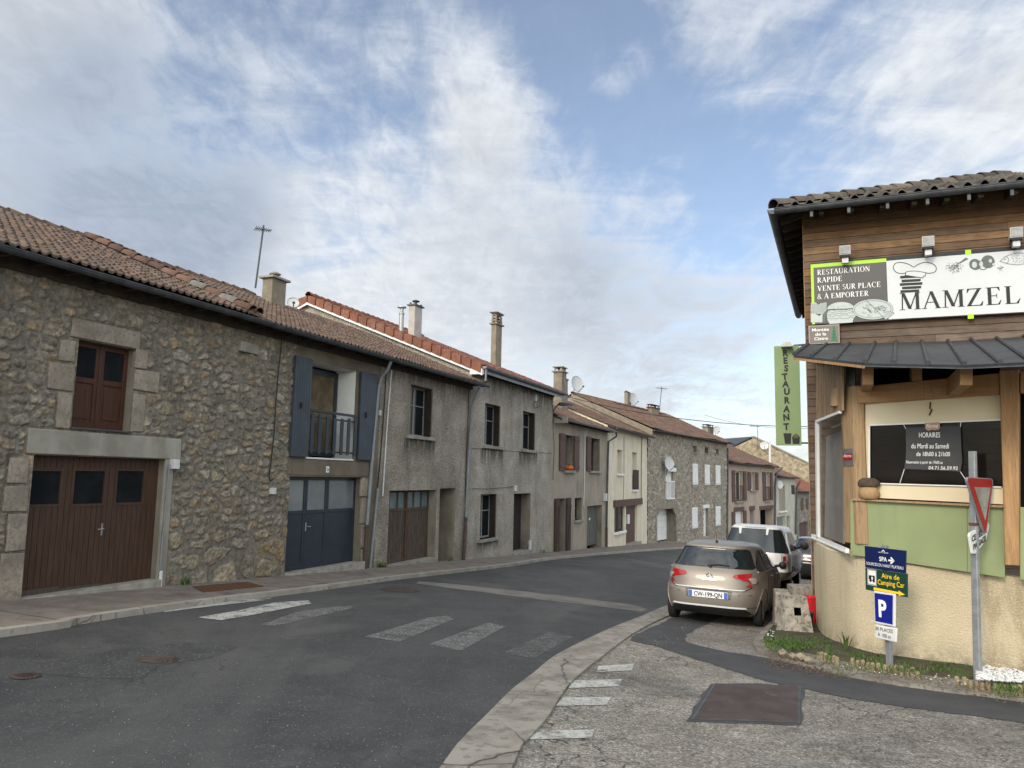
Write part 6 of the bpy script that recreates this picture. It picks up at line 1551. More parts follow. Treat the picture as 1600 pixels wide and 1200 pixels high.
for x0, x1, y in ((826, 950, 692), (835, 954, 716), (824, 965, 738), (838, 957, 760), (828, 945, 782)):
    sl = -.05*(x1-x0); pfill(mb, FW, [pxz3(x0, y-8), pxz3(x1, y-8+sl), pxz3(x1, y+8+sl), pxz3(x0, y+9)], Nn)
hat = [(862, 667), (820, 668), (795, 655), (783, 632), (792, 610), (815, 600), (850, 602), (885, 614), (912, 628), (935, 614), (975, 600), (1015, 603), (1045, 620), (1052, 642), (1040, 660), (1005, 668), (985, 664), (930, 655), (885, 655), (862, 660)]
pline(mb, FW, smooth_line([pxz3(*p) for p in hat], 100), .010, Nn+.003)
band = [(862, 660), (858, 680), (968, 697), (972, 684), (982, 686), (985, 665)]
pline(mb, FW, [pxz3(*p) for p in band], .010, Nn+.003)
mb.build('emblem', 'sign_black', sg)
mb = MB(); pfill(mb, FW, [pxz3(*p) for p in [(862, 658), (859, 678), (968, 695), (984, 684), (985, 666), (930, 656)]], Nn+.001); mb.build('emblem_band', 'sign_white', sg)
def ell(cx, cy, rx, ry, n=26, rot=0, a0=0, a1=360):
    return [pxz3(cx+rx*math.cos(R(a))*math.cos(rot)-ry*math.sin(R(a))*math.sin(rot), cy+rx*math.cos(R(a))*math.sin(rot)+ry*math.sin(R(a))*math.cos(rot)) for a in np.linspace(a0, a1, n, endpoint=(a1-a0 != 360))]
rnd = random.Random(4)
pale, dark = MB(), MB()
# chips carton
pfill(pale, FW, [pxz3(*p) for p in [(266, 905), (320, 935), (366, 900), (355, 975), (268, 975)]], Nn)
for i in range(15):
    x = 268+i*6.6; y = 850+rnd.uniform(0, 16); pfill(pale, FW, [pxz3(x, y), pxz3(x+6, y-2), pxz3(x+5, 922), pxz3(x-1, 920)], Nn+.0004*(i % 3)); pline(dark, FW, [pxz3(x+6.3, y+3), pxz3(x+5, 915)], .006, Nn+.003)
pfill(dark, FW, [pxz3(*p) for p in [(340, 925), (366, 900), (355, 975), (340, 975)]], Nn+.002)
pale.build('chips_drawing', 'ink_pale', sg); mat('ink_dark', (.10, .115, .11), None, rough=.5); dark.build('chips_lines', 'ink_dark', sg); pale, dark = MB(), MB()
# burger
pfill(pale, FW, ell(455, 890, 85, 42, 26, -.04, 180, 360), Nn+.001); pfill(pale, FW, [pxz3(*p) for p in [(375, 900), (540, 892), (552, 930), (535, 950), (528, 975), (385, 985), (372, 960), (368, 930)]], Nn+.0015)
for j, y in enumerate((898, 912, 925, 938, 952)):
    pline(dark, FW, [pxz3(372+i*11+rnd.uniform(-3, 3), y+rnd.uniform(-5, 5)-i*.6) for i in range(16)], .006, Nn+.004)
for i in range(60): x, y = rnd.uniform(385, 530), rnd.uniform(855, 895); pline(dark, FW, [pxz3(x, y), pxz3(x+3, y+1)], .004, Nn+.004)
pale.build('burger_drawing', 'ink_pale', sg); dark.build('burger_lines', 'ink_dark', sg); pale, dark = MB(), MB()
# pizza
pfill(pale, FW, ell(655, 893, 127, 64, 40, -.03), Nn+.0025)
pline(dark, FW, ell(655, 893, 114, 54, 40, -.03), .007, Nn+.005, True); pline(dark, FW, ell(655, 893, 127, 64, 40, -.03), .006, Nn+.005, True)
pfill(pale, FW, [pxz3(*p) for p in [(660, 885), (792, 915), (735, 960)]], Nn+.0035); pline(dark, FW, [pxz3(*p) for p in [(615, 835), (735, 958)]], .008, Nn+.006); pline(dark, FW, [pxz3(*p) for p in [(668, 888), (790, 915), (735, 958)]], .006, Nn+.006)
for i in range(22):
    a, r_ = rnd.uniform(0, 6.28), rnd.uniform(.2, .8); pline(dark, FW, ell(655+110*r_*math.cos(a), 893+52*r_*math.sin(a), rnd.uniform(5, 13), rnd.uniform(3, 7), 8, rnd.uniform(-.5, .5), 0, 250), .006, Nn+.005)
for i in range(90):
    a, r_ = rnd.uniform(0, 6.28), rnd.uniform(.1, .85); x, y = 655+112*r_*math.cos(a), 893+54*r_*math.sin(a); pline(dark, FW, [pxz3(x, y), pxz3(x+rnd.uniform(-4, 4), y+rnd.uniform(-4, 4))], .004, Nn+.005)
pale.build('pizza_drawing', 'ink_pale', sg); dark.build('pizza_lines', 'ink_dark', sg); pale, dark = MB(), MB()
# herbs, peppers, fish
for i in range(150):
    x, y = rnd.gauss(1165, 28), rnd.gauss(630, 17)
    if (x-1165)**2/60**2+(y-632)**2/36**2 < 1: pline(dark, FW, [pxz3(x, y), pxz3(x+rnd.uniform(-5, 5), y+rnd.uniform(-4, 4))], .007, Nn+.003)
for k in range(5): pline(dark, FW, [pxz3(1185+k*3, 610-k), pxz3(1238+k*3, 570+k*2)], .006, Nn+.003)
dark.build('herb_drawing', 'ink_dark', sg); dark = MB(); pfill(dark, FW, ell(1295, 612, 38, 34, 20, .3), Nn+.003); pfill(dark, FW, ell(1375, 595, 42, 40, 20, 0), Nn+.0035); pline(dark, FW, ell(1345, 615, 28, 30, 16, .2), .010, Nn+.006, True)
for (cx, cy, rx, ry) in ((1290, 615, 16, 20), (1332, 610, 12, 18), (1390, 590, 10, 12), (1410, 612, 9, 8)): pfill(pale, FW, ell(cx, cy, rx, ry, 14), Nn+.005)
dark.build('pepper_drawing', 'ink_dark', sg); dark = MB(); fish = [(1450, 592), (1480, 565), (1520, 548), (1570, 540), (1620, 545), (1680, 565), (1720, 550), (1715, 600), (1680, 585), (1620, 605), (1560, 615), (1500, 608)]
pline(dark, FW, [pxz3(*p) for p in fish], .007, Nn+.003, True); pline(dark, FW, ell(1480, 580, 4, 4, 8), .005, Nn+.003, True); pline(dark, FW, ell(1470, 585, 35, 24, 8, 0, -60, 60), .006, Nn+.003)
for i in range(90): x, y = rnd.uniform(1510, 1680), rnd.uniform(553, 602); pline(dark, FW, [pxz3(x, y), pxz3(x+4, y+2)], .005, Nn+.003)
for i in range(26): x, y = rnd.gauss(1455, 14), rnd.gauss(636, 8); pline(dark, FW, [pxz3(x, y), pxz3(x+rnd.uniform(-5, 5), y+rnd.uniform(-4, 4))], .006, Nn+.003)
pale.build('pepper_flesh', 'ink_pale', sg); dark.build('fish_drawing', 'ink_dark', sg)
# street name plate
s0, z1 = FW.hit(1263, 509, .11); s1, z0 = FW.hit(1312.5, 536, .11)
t = thing('street_name_plate', 'small brown street name plate with green fir tree at the boarded corner', 'street sign', FW.P((s0+s1)/2, .11, (z0+z1)/2))
mat('taupe', (.165, .145, .125), None, rough=.6); mat('taupe_rim', (.30, .27, .235), None, rough=.6); mat('fir_green', (.03, .16, .085), None, rough=.6)
MB().box(FW, s0, s1, .05, .11, z0, z1).build('plate', 'taupe_rim', t, bevel=.01); MB().box(FW, s0+.02, s1-.02, .108, .114, z0+.02, z1-.02).build('field', 'taupe', t)
mb = MB(); W_ = s1-s0; H_ = z1-z0
for i, (tx, a, b) in enumerate((('Montée', .12, .66), ('de la', .22, .57), ('Cistre', .18, .62))): mb = MB(); tfit(mb, FW, tx, s0+W_*a, s0+W_*b, z0+H_*(.68-.235*i), H_*.16, .117, bold=.012); mb.build('text_line', 'white_letter', t)
mb = MB(); cx = s0+W_*.82
for i in range(5): zz_ = z0+H_*(.12+.16*i); w_ = W_*.115*(1-i*.17); mb.add([FW.P(cx-w_, .117, zz_), FW.P(cx+w_, .117, zz_), FW.P(cx, .117, zz_+H_*.24)], [(0, 1, 2)])
mb.build('fir_emblem', 'fir_green', t)
# floodlights above the board
for i, (u0, u1, v0, v1, lab) in enumerate(((1311, 1329.5, 385, 397, 'floodlight above the lime edged grey part of the signboard'), (1440, 1460.5, 370.5, 384, 'floodlight above the chef hat emblem, middle one on the wall'), (1577, 1599, 356.5, 370, 'floodlight at the right edge of the picture above the fish drawing'))):
    nn_ = .32; a, zt = FW.hit(u0, v0, nn_); b, zb_ = FW.hit(u1, v1, nn_)
    t = thing('floodlight', lab, 'floodlight', FW.P((a+b)/2, .05, zb_-.1), 'floodlights above the signboard')
    P = FW.P; mb = MB(); mb.hexa([P(a, nn_-.16, zb_-.01), P(b, nn_-.16, zb_-.01), P(b, nn_, zb_), P(a, nn_, zb_), P(a+.02, nn_-.13, zt), P(b-.02, nn_-.13, zt), P(b, nn_+.04, zt), P(a, nn_+.04, zt)]); hd = mb.build('lamp_head', 'lamp_body', t, bevel=.008)
    MB().hexa([P(a+.02, nn_+.001, zb_+.02), P(b-.02, nn_+.001, zb_+.02), P(b-.02, nn_+.012, zb_+.02), P(a+.02, nn_+.012, zb_+.02), P(a+.02, nn_+.034, zt-.015), P(b-.02, nn_+.034, zt-.015), P(b-.02, nn_+.046, zt-.015), P(a+.02, nn_+.046, zt-.015)]).build('lens', 'lamp_glass', hd)
    c_ = (a+b)/2; mb = MB(); mb.box(FW, a+.02, b-.02, nn_-.14, nn_+.02, zb_-.045, zb_-.012); mb.box(FW, c_-.03, c_+.03, .03, nn_-.1, zb_-.06, zb_-.04); mb.build('bracket', 'cable', t)
    mb = MB(); mb.box(FW, c_-.055, c_+.055, nn_-.12, nn_-.02, zb_-.15, zb_-.046); mb.build('sensor_box', 'white_pvc', t, bevel=.008)
# hanging RESTAURANT sign on the street side
nB_ = -1.1
bl = thing('hanging_sign', 'tall green hanging sign with black RESTAURANT lettering beside the boarded corner', 'hanging sign', FW.P(FW.S(1231, 620, nB_), nB_, FW.Z(1231, 620, nB_)))
s0, z1 = FW.hit(1210.5, 541, nB_); s1, z0 = FW.hit(1251, 696, nB_)
s0, s1 = FW.S(1211, 620, nB_), FW.S(1250.5, 620, nB_)
MB().box(FW, s0, s1, nB_-.04, nB_, z0, z1).build('board', 'sign_green', bl, bevel=.004)
mb = MB(); rnd = random.Random(3)
for ch_, y in zip('RESTAURANT', (140, 218, 298, 385, 460, 540, 630, 722, 808, 905)):
    u, v = 1200+(178+rnd.uniform(-6, 12)+y*.012)/6.67, 530+y/6.67; a, z = FW.hit(u, v, nB_)
    text(mb, FW, ch_, a, z-.07, .175, nB_+.006, bold=.05, rot=rnd.uniform(-.10, .10), sx=.92)
def pb(x, y): return 1200+x/6.67, 530+y/6.67
pfill(mb, FW, [pb(160, 980), pb(243, 980), pb(238, 1090), pb(178, 1090)], nB_+.006)
pfill(mb, FW, [pb(250, 1012), pb(270, 1030), pb(310, 1030), pb(332, 1012), pb(327, 1092), pb(258, 1090)], nB_+.006)
for i in range(5): pline(mb, FW, [pb(262+i*14, 1012-abs(2-i)*-4), pb(268+i*12, 1030 if i in (0, 4) else 1028)], .012, nB_+.006); pline(mb, FW, [pb(262+i*14, 985+abs(2-i)*8), pb(266+i*12, 1020)], .014, nB_+.006)
mb.build('lettering', 'black_paint', bl)
mb = MB(); mb.tube([FW.P(s1-.1, nB_-.02, z1), FW.P(s1+.5, nB_-.02, z1+.02)], .02, 6); mb.tube([FW.P(s1-.1, nB_-.02, z0+.05), FW.P(s1+.5, nB_-.02, z0+.05)], .02, 6); mb.build('bracket', 'zinc_dark', bl)
a, z = FW.hit(1229, 541, nB_); mb = MB(); mb.hexa([FW.P(a-.10, nB_+.0, z-.05), FW.P(a+.12, nB_+.0, z-.05), FW.P(a+.12, nB_+.22, z-.04), FW.P(a-.10, nB_+.22, z-.04), FW.P(a-.06, nB_+.0, z+.07), FW.P(a+.07, nB_+.0, z+.07), FW.P(a+.07, nB_+.12, z+.07), FW.P(a-.06, nB_+.12, z+.07)])
tag(mb.build('floodlight', 'lamp_body', loc=FW.P(a, nB_, z), bevel=.008), 'small grey floodlight clipped on top of the green hanging sign', 'floodlight')
# menu sheet hung in the window
nM = .0
t = thing('opening_hours_sheet', 'black sheet with handwritten white opening hours hung in the veranda window', 'notice', FB.P(FB.S(1458, 700, nM), nM, FB.Z(1458, 700, nM)))
mat('chalk_sheet', (.028, .030, .034), (.038, .040, .044), 2, .55)
q = [(1415.5, 668), (1501, 665.5), (1502, 700), (1503.5, 722), (1500.5, 737), (1457, 734.5), (1413, 732.5), (1415.5, 710)]
MB().prism([FB.P(FB.S(u, v, nM), nM, FB.Z(u, v, nM)) for u, v in q], FB.n.to_3d()*-.004).build('sheet', 'chalk_sheet', t)
mb = MB()
for tx, u0, u1, v, cp_, sh_ in (('HORAIRES', 1436, 1469, 683.5, 8, .15), ('du Mardi au Samedi', 1424, 1483, 700.5, 8, .3), ('de 18h00 à 21h00', 1432, 1484.5, 712.5, 7, .3), ('Réservation à partir de 17h00 au', 1416, 1473, 724, 4.6, .4), ('04.71.56.59.92', 1451, 1496.5, 733.5, 5.5, .3)):
    mb = MB(); a, z = FB.hit(u0, v, nM+.003); b = FB.hit(u1, v, nM+.003)[0]; tfit(mb, FB, tx, a, b, z, FB.Z(u0, v-cp_, nM)-FB.Z(u0, v, nM), nM+.003, shear=sh_*.4, slope=-.01); mb.build('text_line', 'white_letter', t)
mb = MB()
for a, b in (((1411.5, 663), (1415.5, 670)), ((1501.5, 659), (1500.5, 667)), ((1413, 733), (1406, 755)), ((1500.5, 737), (1512, 754))): MB().tube([FB.P(FB.S(*p, nM), nM, FB.Z(*p, nM)) for p in (a, b)], .004, 5).build('string', 'white_letter', t)
t = thing('closed_sign', 'small light wooden plaque with white script above the opening hours sheet', 'plaque', FB.P(FB.S(1456, 667, .02), .02, FB.Z(1456, 667, .02)))
q = [(1445, 660.5), (1468, 659.5), (1468.5, 667), (1467, 671), (1461, 672), (1456, 671.3), (1450, 673), (1446, 670)]
mat('light_wood', (.36, .22, .15), (.42, .27, .19), 9, .7)
MB().prism([FB.P(FB.S(u, v, .015), .015, FB.Z(u, v, .015)) for u, v in q], FB.n.to_3d()*-.012).build('plaque', 'light_wood', t)
mb = MB(); a, z = FB.hit(1447.5, 668.5, .018); b = FB.hit(1466, 668, .018)[0]; tfit(mb, FB, 'Fermé', a, b, z, .055, .018, shear=.3); mb.build('lettering', 'white_letter', t)
mb = MB(); mb.tube([FB.P(FB.S(u, v, -.03), -.03, FB.Z(u, v, -.03)) for u, v in ((1454, 628), (1453, 638), (1456, 640), (1452, 649))], .010, 6)
tag(mb.build('bent_hook', 'rust_iron', loc=FB.P(FB.S(1454, 640, 0), 0, FB.Z(1454, 640, 0))), 'bent dark hook under the oak beam above the veranda window', 'hook')
# wooden mushroom on the sill
c = FB.P(FB.S(1357, 777, .06), -.0, FB.Z(1357, 779.5, .06)); t = thing('wooden_mushroom', 'carved wooden mushroom standing on the sill by the oak post', 'ornament', c)
woodmat('log_wood', (.30, .19, .09), (.40, .27, .14), .8, (10, 10, 1)); mat('bark', (.055, .040, .032), (.09, .07, .055), 12, .9, .6, 50)
MB().lathe(c, [(.105, 0), (.135, .03), (.14, .09), (.12, .15), (.08, .19), (.06, .2)], 20).build('stalk', 'log_wood', t, smooth=True)
MB().lathe(c+Vector((0, 0, .175)), [(.08, 0), (.145, .01), (.15, .05), (.13, .09), (.08, .12), (.02, .125)], 20).build('cap', 'bark', t, smooth=True)
# ------------------------------------------------------------------ signs on posts
mat('galva', (.25, .265, .28), (.33, .345, .36), 9, .5, metal=.5); mat('sign_rim', (.55, .56, .56), (.62, .62, .61), 4, .5)
mat('navy_sign', (.006, .014, .070), None, rough=.35); mat('p_blue', (.008, .014, .20), None, rough=.35); mat('dark_green_sign', (.010, .045, .030), None, rough=.35)
mat('yellow', (.80, .52, .03), None, rough=.4); mat('sign_face', (.62, .62, .60), (.70, .70, .68), 3, .5)
BEDZ = .14
b0 = at(1390, 1029, 10.35); b1 = at(1382.5, 852, b0.y-.0)
FP = Frame((b0.x, b0.y), (.45, -.89))
t = thing('sign_post', 'short post with blue spa, green camping and blue parking signs by the ochre wall', 'road sign', b0)
mb = MB(); d_ = FP.d.to_3d()*.035; n_ = FP.n.to_3d()*.03
mb.hexa([b0-d_-n_-Vector((0, 0, .2)), b0+d_-n_-Vector((0, 0, .2)), b0+d_+n_-Vector((0, 0, .2)), b0-d_+n_-Vector((0, 0, .2)), b1-d_-n_, b1+d_-n_, b1+d_+n_, b1-d_+n_]); mb.build('post', 'galva', t, bevel=.006)
def panel_px(parent, fr, q, n, mt, name, th=.025, bevel=.004, rim=None):
    s = [fr.S(u, v, n) for u, v in q]; z = [fr.Z(u, v, n) for u, v in q]
    P = [fr.P(a, n, b) for a, b in zip(s, z)]
    return MB().prism(P, fr.n.to_3d()*-th).build(name, mt, parent, bevel=bevel), s, z
p1 = panel_px(t, FP, [(1350.8, 853), (1415, 860.5), (1414.3, 896), (1351.7, 886.7)], .07, 'navy_sign', 'spa_panel')
p2 = panel_px(t, FP, [(1351.7, 887.4), (1417, 896.7), (1417, 933.5), (1352.5, 921.3)], .07, 'dark_green_sign', 'camping_panel')
p3 = panel_px(t, FP, [(1364.7, 923), (1398.9, 928.3), (1398.5, 980), (1366, 973.6)], .11, 'sign_rim', 'parking_panel', bevel=.012)
p4 = panel_px(t, FP, [(1366.3, 975.8), (1401.3, 981.7), (1400.3, 1004), (1366.9, 996.7)], .11, 'sign_rim', 'places_panel', bevel=.012)
def fitpx(mb, fr, tx, u0, v0, u1, v1, cpx, n, **k):
    a, z = fr.hit(u0, v0, n); b, zb = fr.hit(u1, v1, n); tfit(mb, fr, tx, a, b, z, fr.Z(u0, v0-cpx, n)-z, n, slope=(zb-z)/(b-a), **k)
mb = MB(); n = .074
fitpx(mb, FP, 'SPA', 1374, 876.4, 1386, 877.8, 7.0, n, bold=.015)
mb.build('text_line', 'white_letter', p1[0]); mb = MB(); pline(mb, FP, [(1389, 875.5), (1396, 876.3)], .022, n); pline(mb, FP, [(1392.5, 871.8), (1396.3, 876.3), (1392.2, 880)], .02, n)
mb.build('arrow', 'white_letter', p1[0]); mb = MB(); fitpx(mb, FP, 'SOURCES DU HAUT PLATEAU', 1353.8, 882.0, 1411.5, 890.2, 4.6, n)
mb.build('text_line', 'white_letter', p1[0]); mb = MB(); fitpx(mb, FP, 'HAUT-LIGNON', 1372.5, 863.5, 1388, 865.2, 1.8, n); pline(mb, FP, [(1378, 861.5), (1380, 859.5), (1382, 862)], .010, n)
mb.build('lettering', 'white_letter', p1[0])
mb = MB(); fitpx(mb, FP, 'Aire de', 1377.3, 903, 1405.3, 906.8, 8, n, bold=.008); fitpx(mb, FP, 'Camping Car', 1371.5, 912.8, 1413.2, 918.8, 8, n, bold=.008)
mb.build('text_line', 'yellow', p2[0]); mb = MB(); pfill(mb, FP, [(1365, 917.5), (1404, 925), (1404, 922.5), (1414, 929.3), (1404, 930.8), (1404, 928.5), (1365, 922)], n); mb.build('arrow', 'yellow', p2[0])
mb = MB(); pfill(mb, FP, [(1355, 888.8), (1369.5, 891), (1370, 916), (1355.5, 913.2)], n); mb.build('picto_field', 'sign_face', p2[0])
mb = MB(); pfill(mb, FP, [(1357.5, 898.5), (1366.8, 899.8), (1366.9, 908), (1360, 906.8), (1357.2, 904)], n+.003)
for u, v in ((1360, 907), (1365.3, 908)): a, z = FP.hit(u, v, n+.004); mb.add([FP.P(a+.017*math.cos(i*.7), n+.0035, z+.02*math.sin(i*.7)) for i in range(9)], [tuple(range(9))])
for u, v in ((1359, 890.5), (1360, 892)): pline(mb, FP, [(1356, 889.8), (1368.8, 891.8), (1369.2, 914.8), (1356.2, 912.2)], .006, n+.003, True)
mb.build('camper_picto', 'black_paint', p2[0])
mb = MB(); pfill(mb, FP, [(1361.5, 901), (1363.7, 901.3), (1363.8, 906.2), (1361.6, 905.9)], n+.005); mb.build('camper_door', 'sign_face', p2[0])
n = .114
mb = MB(); pfill(mb, FP, [(1366.3, 926.2), (1395, 930.5), (1394.7, 976), (1367.6, 970.3)], n); mb.build('blue_field', 'p_blue', p3[0])
mb = MB(); fitpx(mb, FP, 'P', 1373.2, 962.5, 1385.5, 965, 26, n+.003, bold=.035); mb.build('lettering', 'white_letter', p3[0])
mb = MB(); fitpx(mb, FP, '30 PLACES', 1367.8, 984, 1395, 989.5, 5.5, n, bold=.004); fitpx(mb, FP, 'A 100 m', 1371.5, 993.6, 1391.8, 998.4, 5.8, n, bold=.004); mb.build('lettering', 'black_paint', p4[0])
# give way
b0 = at(1527, 1047, 9.95); b1 = at(1519.5, 705, b0.y)
t = thing('give_way_sign', 'faded red and white triangular give way sign on a leaning galvanised post at the right', 'road sign', b0)
FY = Frame((b0.x, b0.y), (math.sin(R(53)), math.cos(R(53))))
mb = MB(); d_ = FP.d.to_3d()*.042; n_ = FP.n.to_3d()*.030
mb.hexa([b0-d_-n_-Vector((0, 0, .2)), b0+d_-n_-Vector((0, 0, .2)), b0+d_+n_-Vector((0, 0, .2)), b0-d_+n_-Vector((0, 0, .2)), b1-d_-n_, b1+d_-n_, b1+d_+n_, b1-d_+n_]); mb.build('post', 'galva', t, bevel=.008)
n = .12
def rtri(fr, pts, n, r=.12, k=5):
    P = [Vector(fr.hit(u, v, n)) for u, v in pts]; out = []
    for i in range(3):
        a, b, c_ = P[i-1], P[i], P[(i+1) % 3]; d1, d2 = (a-b).normalized(), (c_-b).normalized()
        for j in range(k+1):
            f = j/k; q = b+d1*r*(1-f)**2+d2*r*f**2; out.append(fr.P(q.x, n, q.y))
    return out
T0 = [(1509.5, 745), (1553, 748), (1540.5, 839)]
MB().prism(rtri(FY, T0, n, .10), FY.n.to_3d()*-.03).build('back_plate', 'galva', t)
MB().prism(rtri(FY, [(1510.8, 746.5), (1551.5, 749), (1540.3, 836)], n+.004, .09), FY.n.to_3d()*-.003).build('red_triangle', 'sign_red', t)
mat('faded_face', (.20, .20, .18), (.30, .30, .275), 9, .7, streak=((.20, .14, .10), .6))
MB().prism(rtri(FY, [(1522.5, 761), (1548, 762), (1539.8, 814)], n+.008, .02), FY.n.to_3d()*-.003).build('faded_centre', 'faded_face', t)
FZ = Frame((b0.x, b0.y), (math.sin(R(53)), math.cos(R(53)))); n = .06
q = [(1516, 833), (1545, 816.5), (1546.5, 822), (1541, 845), (1524, 865.5), (1520, 865), (1515, 838)]
P = [FZ.P(FZ.S(u, v, n), n, FZ.Z(u, v, n)) for u, v in q]
pl = MB().prism(P, FZ.n.to_3d()*-.03).build('lower_plate', 'sign_rim', t, bevel=.006)
mb = MB(); fitpx(mb, FZ, 'CEDEZ LE', 1519, 847, 1542.5, 831, 9, n+.006, bold=.03); fitpx(mb, FZ, 'PASSAGE', 1521.5, 859.5, 1541, 845, 9, n+.006, bold=.03); mb.build('lettering', 'black_paint', pl)
mb = MB(); z_ = at(1521, 821, b0.y).z; c_ = b0+(b1-b0)*((z_-b0.z)/(b1.z-b0.z))
mb.hexa([c_-d_*1.15-n_*1.2, c_+d_*1.15-n_*1.2, c_+d_*1.15+n_*1.3, c_-d_*1.15+n_*1.3]+[p+Vector((0, 0, .035)) for p in (c_-d_*1.15-n_*1.2, c_+d_*1.15-n_*1.2, c_+d_*1.15+n_*1.3, c_-d_*1.15+n_*1.3)]); mb.build('clamp', 'rust_iron', t)
# ------------------------------------------------------------------ planted bed
mat('soil', (.050, .040, .029), (.095, .078, .055), 5, .95, .9, 40, fine=((.055, .095, .025), 4, .50, .7), bdist=.03)
mat('grass_blade', (.045, .085, .018), (.085, .135, .030), 4, .8)
mat('pebble', (.50, .50, .48), (.66, .66, .64), 12, .8); mat('log_grey', (.20, .16, .10), (.29, .24, .15), 14, .9, .5, 60); 
koP = px_xy([(1215, 962), (1196, 984), (1179, 1004), (1180, 1016), (1200, 1027), (1237, 1038), (1310, 1055), (1400, 1072), (1500, 1086), (1600, 1099)])
kiP = px_xy([(1224, 964), (1208, 984), (1194, 1002), (1196, 1010), (1214, 1017), (1245, 1025), (1312, 1041), (1400, 1058), (1500, 1071), (1600, 1081)])
koP = [(koP[0][0]+2.2, koP[0][1]+4.9)]+koP+[(koP[-1][0]+4, koP[-1][1]-2.2)]; kiP = [(kiP[0][0]+2.2, kiP[0][1]+4.8)]+kiP+[(kiP[-1][0]+4, kiP[-1][1]-2.1)]
ko, ki = smooth_line(koP, 80), smooth_line(kiP, 80)
mb = MB(); strip_mb(ko, ki, .05, .075, mb, 0, .1); tag(mb.build('bed_kerb', 'gutter_concrete'), kind='structure')
# soil sheet between the kerb and the wall
n_k = len(ki); wq = [WTs[min(int(i/(n_k-1)*(len(WTs)-1)), len(WTs)-1)] for i in range(n_k)]
rows = 14; V = np.zeros((n_k, rows, 3))
for i in range(n_k):
    for j in range(rows):
        f = j/(rows-1); x = ki[i][0]*(1-f)+(wq[i][0])*f; y = ki[i][1]*(1-f)+(wq[i][1])*f
        h = .06+.10*min(1, f*3.0)+.05*(float(fbm(np.array(x*2.), np.array(y*2.), 77))-.45)
        V[i, j] = (x, y, gz(x, y)+h)
o = grid_mesh('soil', V, np.ones((n_k-1, rows-1), bool), 'soil', None, loc=(6, 12, 0)); tag(o, kind='structure')
def bed_h(x, y): return gz(x, y)+.15
# grass tufts (uncountable)
rnd = random.Random(5); mb = MB(); 
patches = [((1195, 1000), (1290, 1012), 900), ((1290, 1000), (1300, 1030), 150), ((1225, 1005), (1250, 1015), 300), ((1470, 1030), (1525, 1045), 420), ((1300, 1038), (1430, 1052), 160), ((1400, 1040), (1480, 1052), 130), ((1555, 1062), (1600, 1085), 240), ((1330, 1024), (1380, 1034), 120)]
cnt = 0
for (u0, v0), (u1, v1), k in patches:
    for i in range(int(k*1.7)):
        u, v = rnd.uniform(u0, u1), rnd.gauss((v0+v1)/2, (v1-v0)/3); 
        if rnd.random() < .3: u += rnd.gauss(0, 12)
        p = G(u, v, BEDZ+.01)
        h = rnd.uniform(.012, .05); a = rnd.uniform(0, 6.28); l = Vector((math.cos(a), math.sin(a), 0)); w_ = l.cross(Vector((0, 0, 1)))*rnd.uniform(.004, .009)
        q = p+l*h*rnd.uniform(.1, .5)+Vector((0, 0, h*.6)); r_ = p+l*h*rnd.uniform(.5, 1.0)+Vector((0, 0, h))
        mb.add([p-w_, p+w_, q+w_*.7, q-w_*.7, r_], [(0, 1, 2, 3), (3, 2, 4)])
tag(mb.build('grass', 'grass_blade', loc=G(1250, 1010)), 'short bright green grass and weeds growing in the narrow bed', 'grass', kind='stuff')
# young iris plant
p0_ = G(1322, 1016, BEDZ); mb = MB()
for i in range(9):
    a = rnd.uniform(0, 6.28); h = rnd.uniform(.14, .30); l = Vector((math.cos(a), math.sin(a), 0)); w_ = l.cross(Vector((0, 0, 1)))*.014; b_ = p0_+l*.03
    mb.add([b_-w_, b_+w_, b_+l*h*.2+Vector((0, 0, h*.6))+w_*.8, b_+l*h*.2+Vector((0, 0, h*.6))-w_*.8, b_+l*h*.55+Vector((0, 0, h))], [(0, 1, 2, 3), (3, 2, 4)])
tag(mb.build('iris_plant', 'grass_blade', loc=p0_), 'young plant with pointed leaves growing at the foot of the ochre wall', 'plant')
# white pebbles (uncountable) in the right corner of the bed
def pebbles(mb, cen, r0, rnd, flat=.7):
    r = r0; ax = [Vector((rnd.uniform(.7, 1.3), 0, 0)), Vector((0, rnd.uniform(.7, 1.2), 0)), Vector((0, 0, flat))]
    a = rnd.uniform(0, 6.28); ca, sa = math.cos(a), math.sin(a); V_ = []
    for x, y, z in ((1, 0, 0), (0, 1, 0), (-1, 0, 0), (0, -1, 0), (0, 0, 1), (0, 0, -1), (.7, .7, .5), (-.7, .6, .5), (-.6, -.7, .5), (.7, -.6, .5)):
        x *= ax[0].x*r; y *= ax[1].y*r; z *= flat*r; V_.append(cen+Vector((x*ca-y*sa, x*sa+y*ca, z)))
    mb.add(V_, [(4, 6, 7), (4, 7, 8), (4, 8, 9), (4, 9, 6), (0, 1, 6), (1, 2, 7), (2, 3, 8), (3, 0, 9), (6, 1, 7), (7, 2, 8), (8, 3, 9), (9, 0, 6), (5, 1, 0), (5, 2, 1), (5, 3, 2), (5, 0, 3)])
mb = MB()
for i in range(1500):
    u = rnd.uniform(1526, 1680); v = rnd.uniform(1039+max(0, (1545-u)*.45), 1062+(u-1526)*.06)
    p = G(u, v, BEDZ+.03+rnd.uniform(0, .03)); pebbles(mb, p, rnd.uniform(.014, .028), rnd)
for i in range(40):
    u = rnd.uniform(1300, 1520); pebbles(mb, G(u, 1036+(u-1300)*.14+rnd.uniform(-6, 6), .13), rnd.uniform(.006, .013), rnd)
for i in range(60):
    u, v = rnd.uniform(1198, 1222), rnd.uniform(985, 1003); (pebbles(mb, G(u, v, .11), rnd.uniform(.010, .02), rnd) if i < 22 else None)
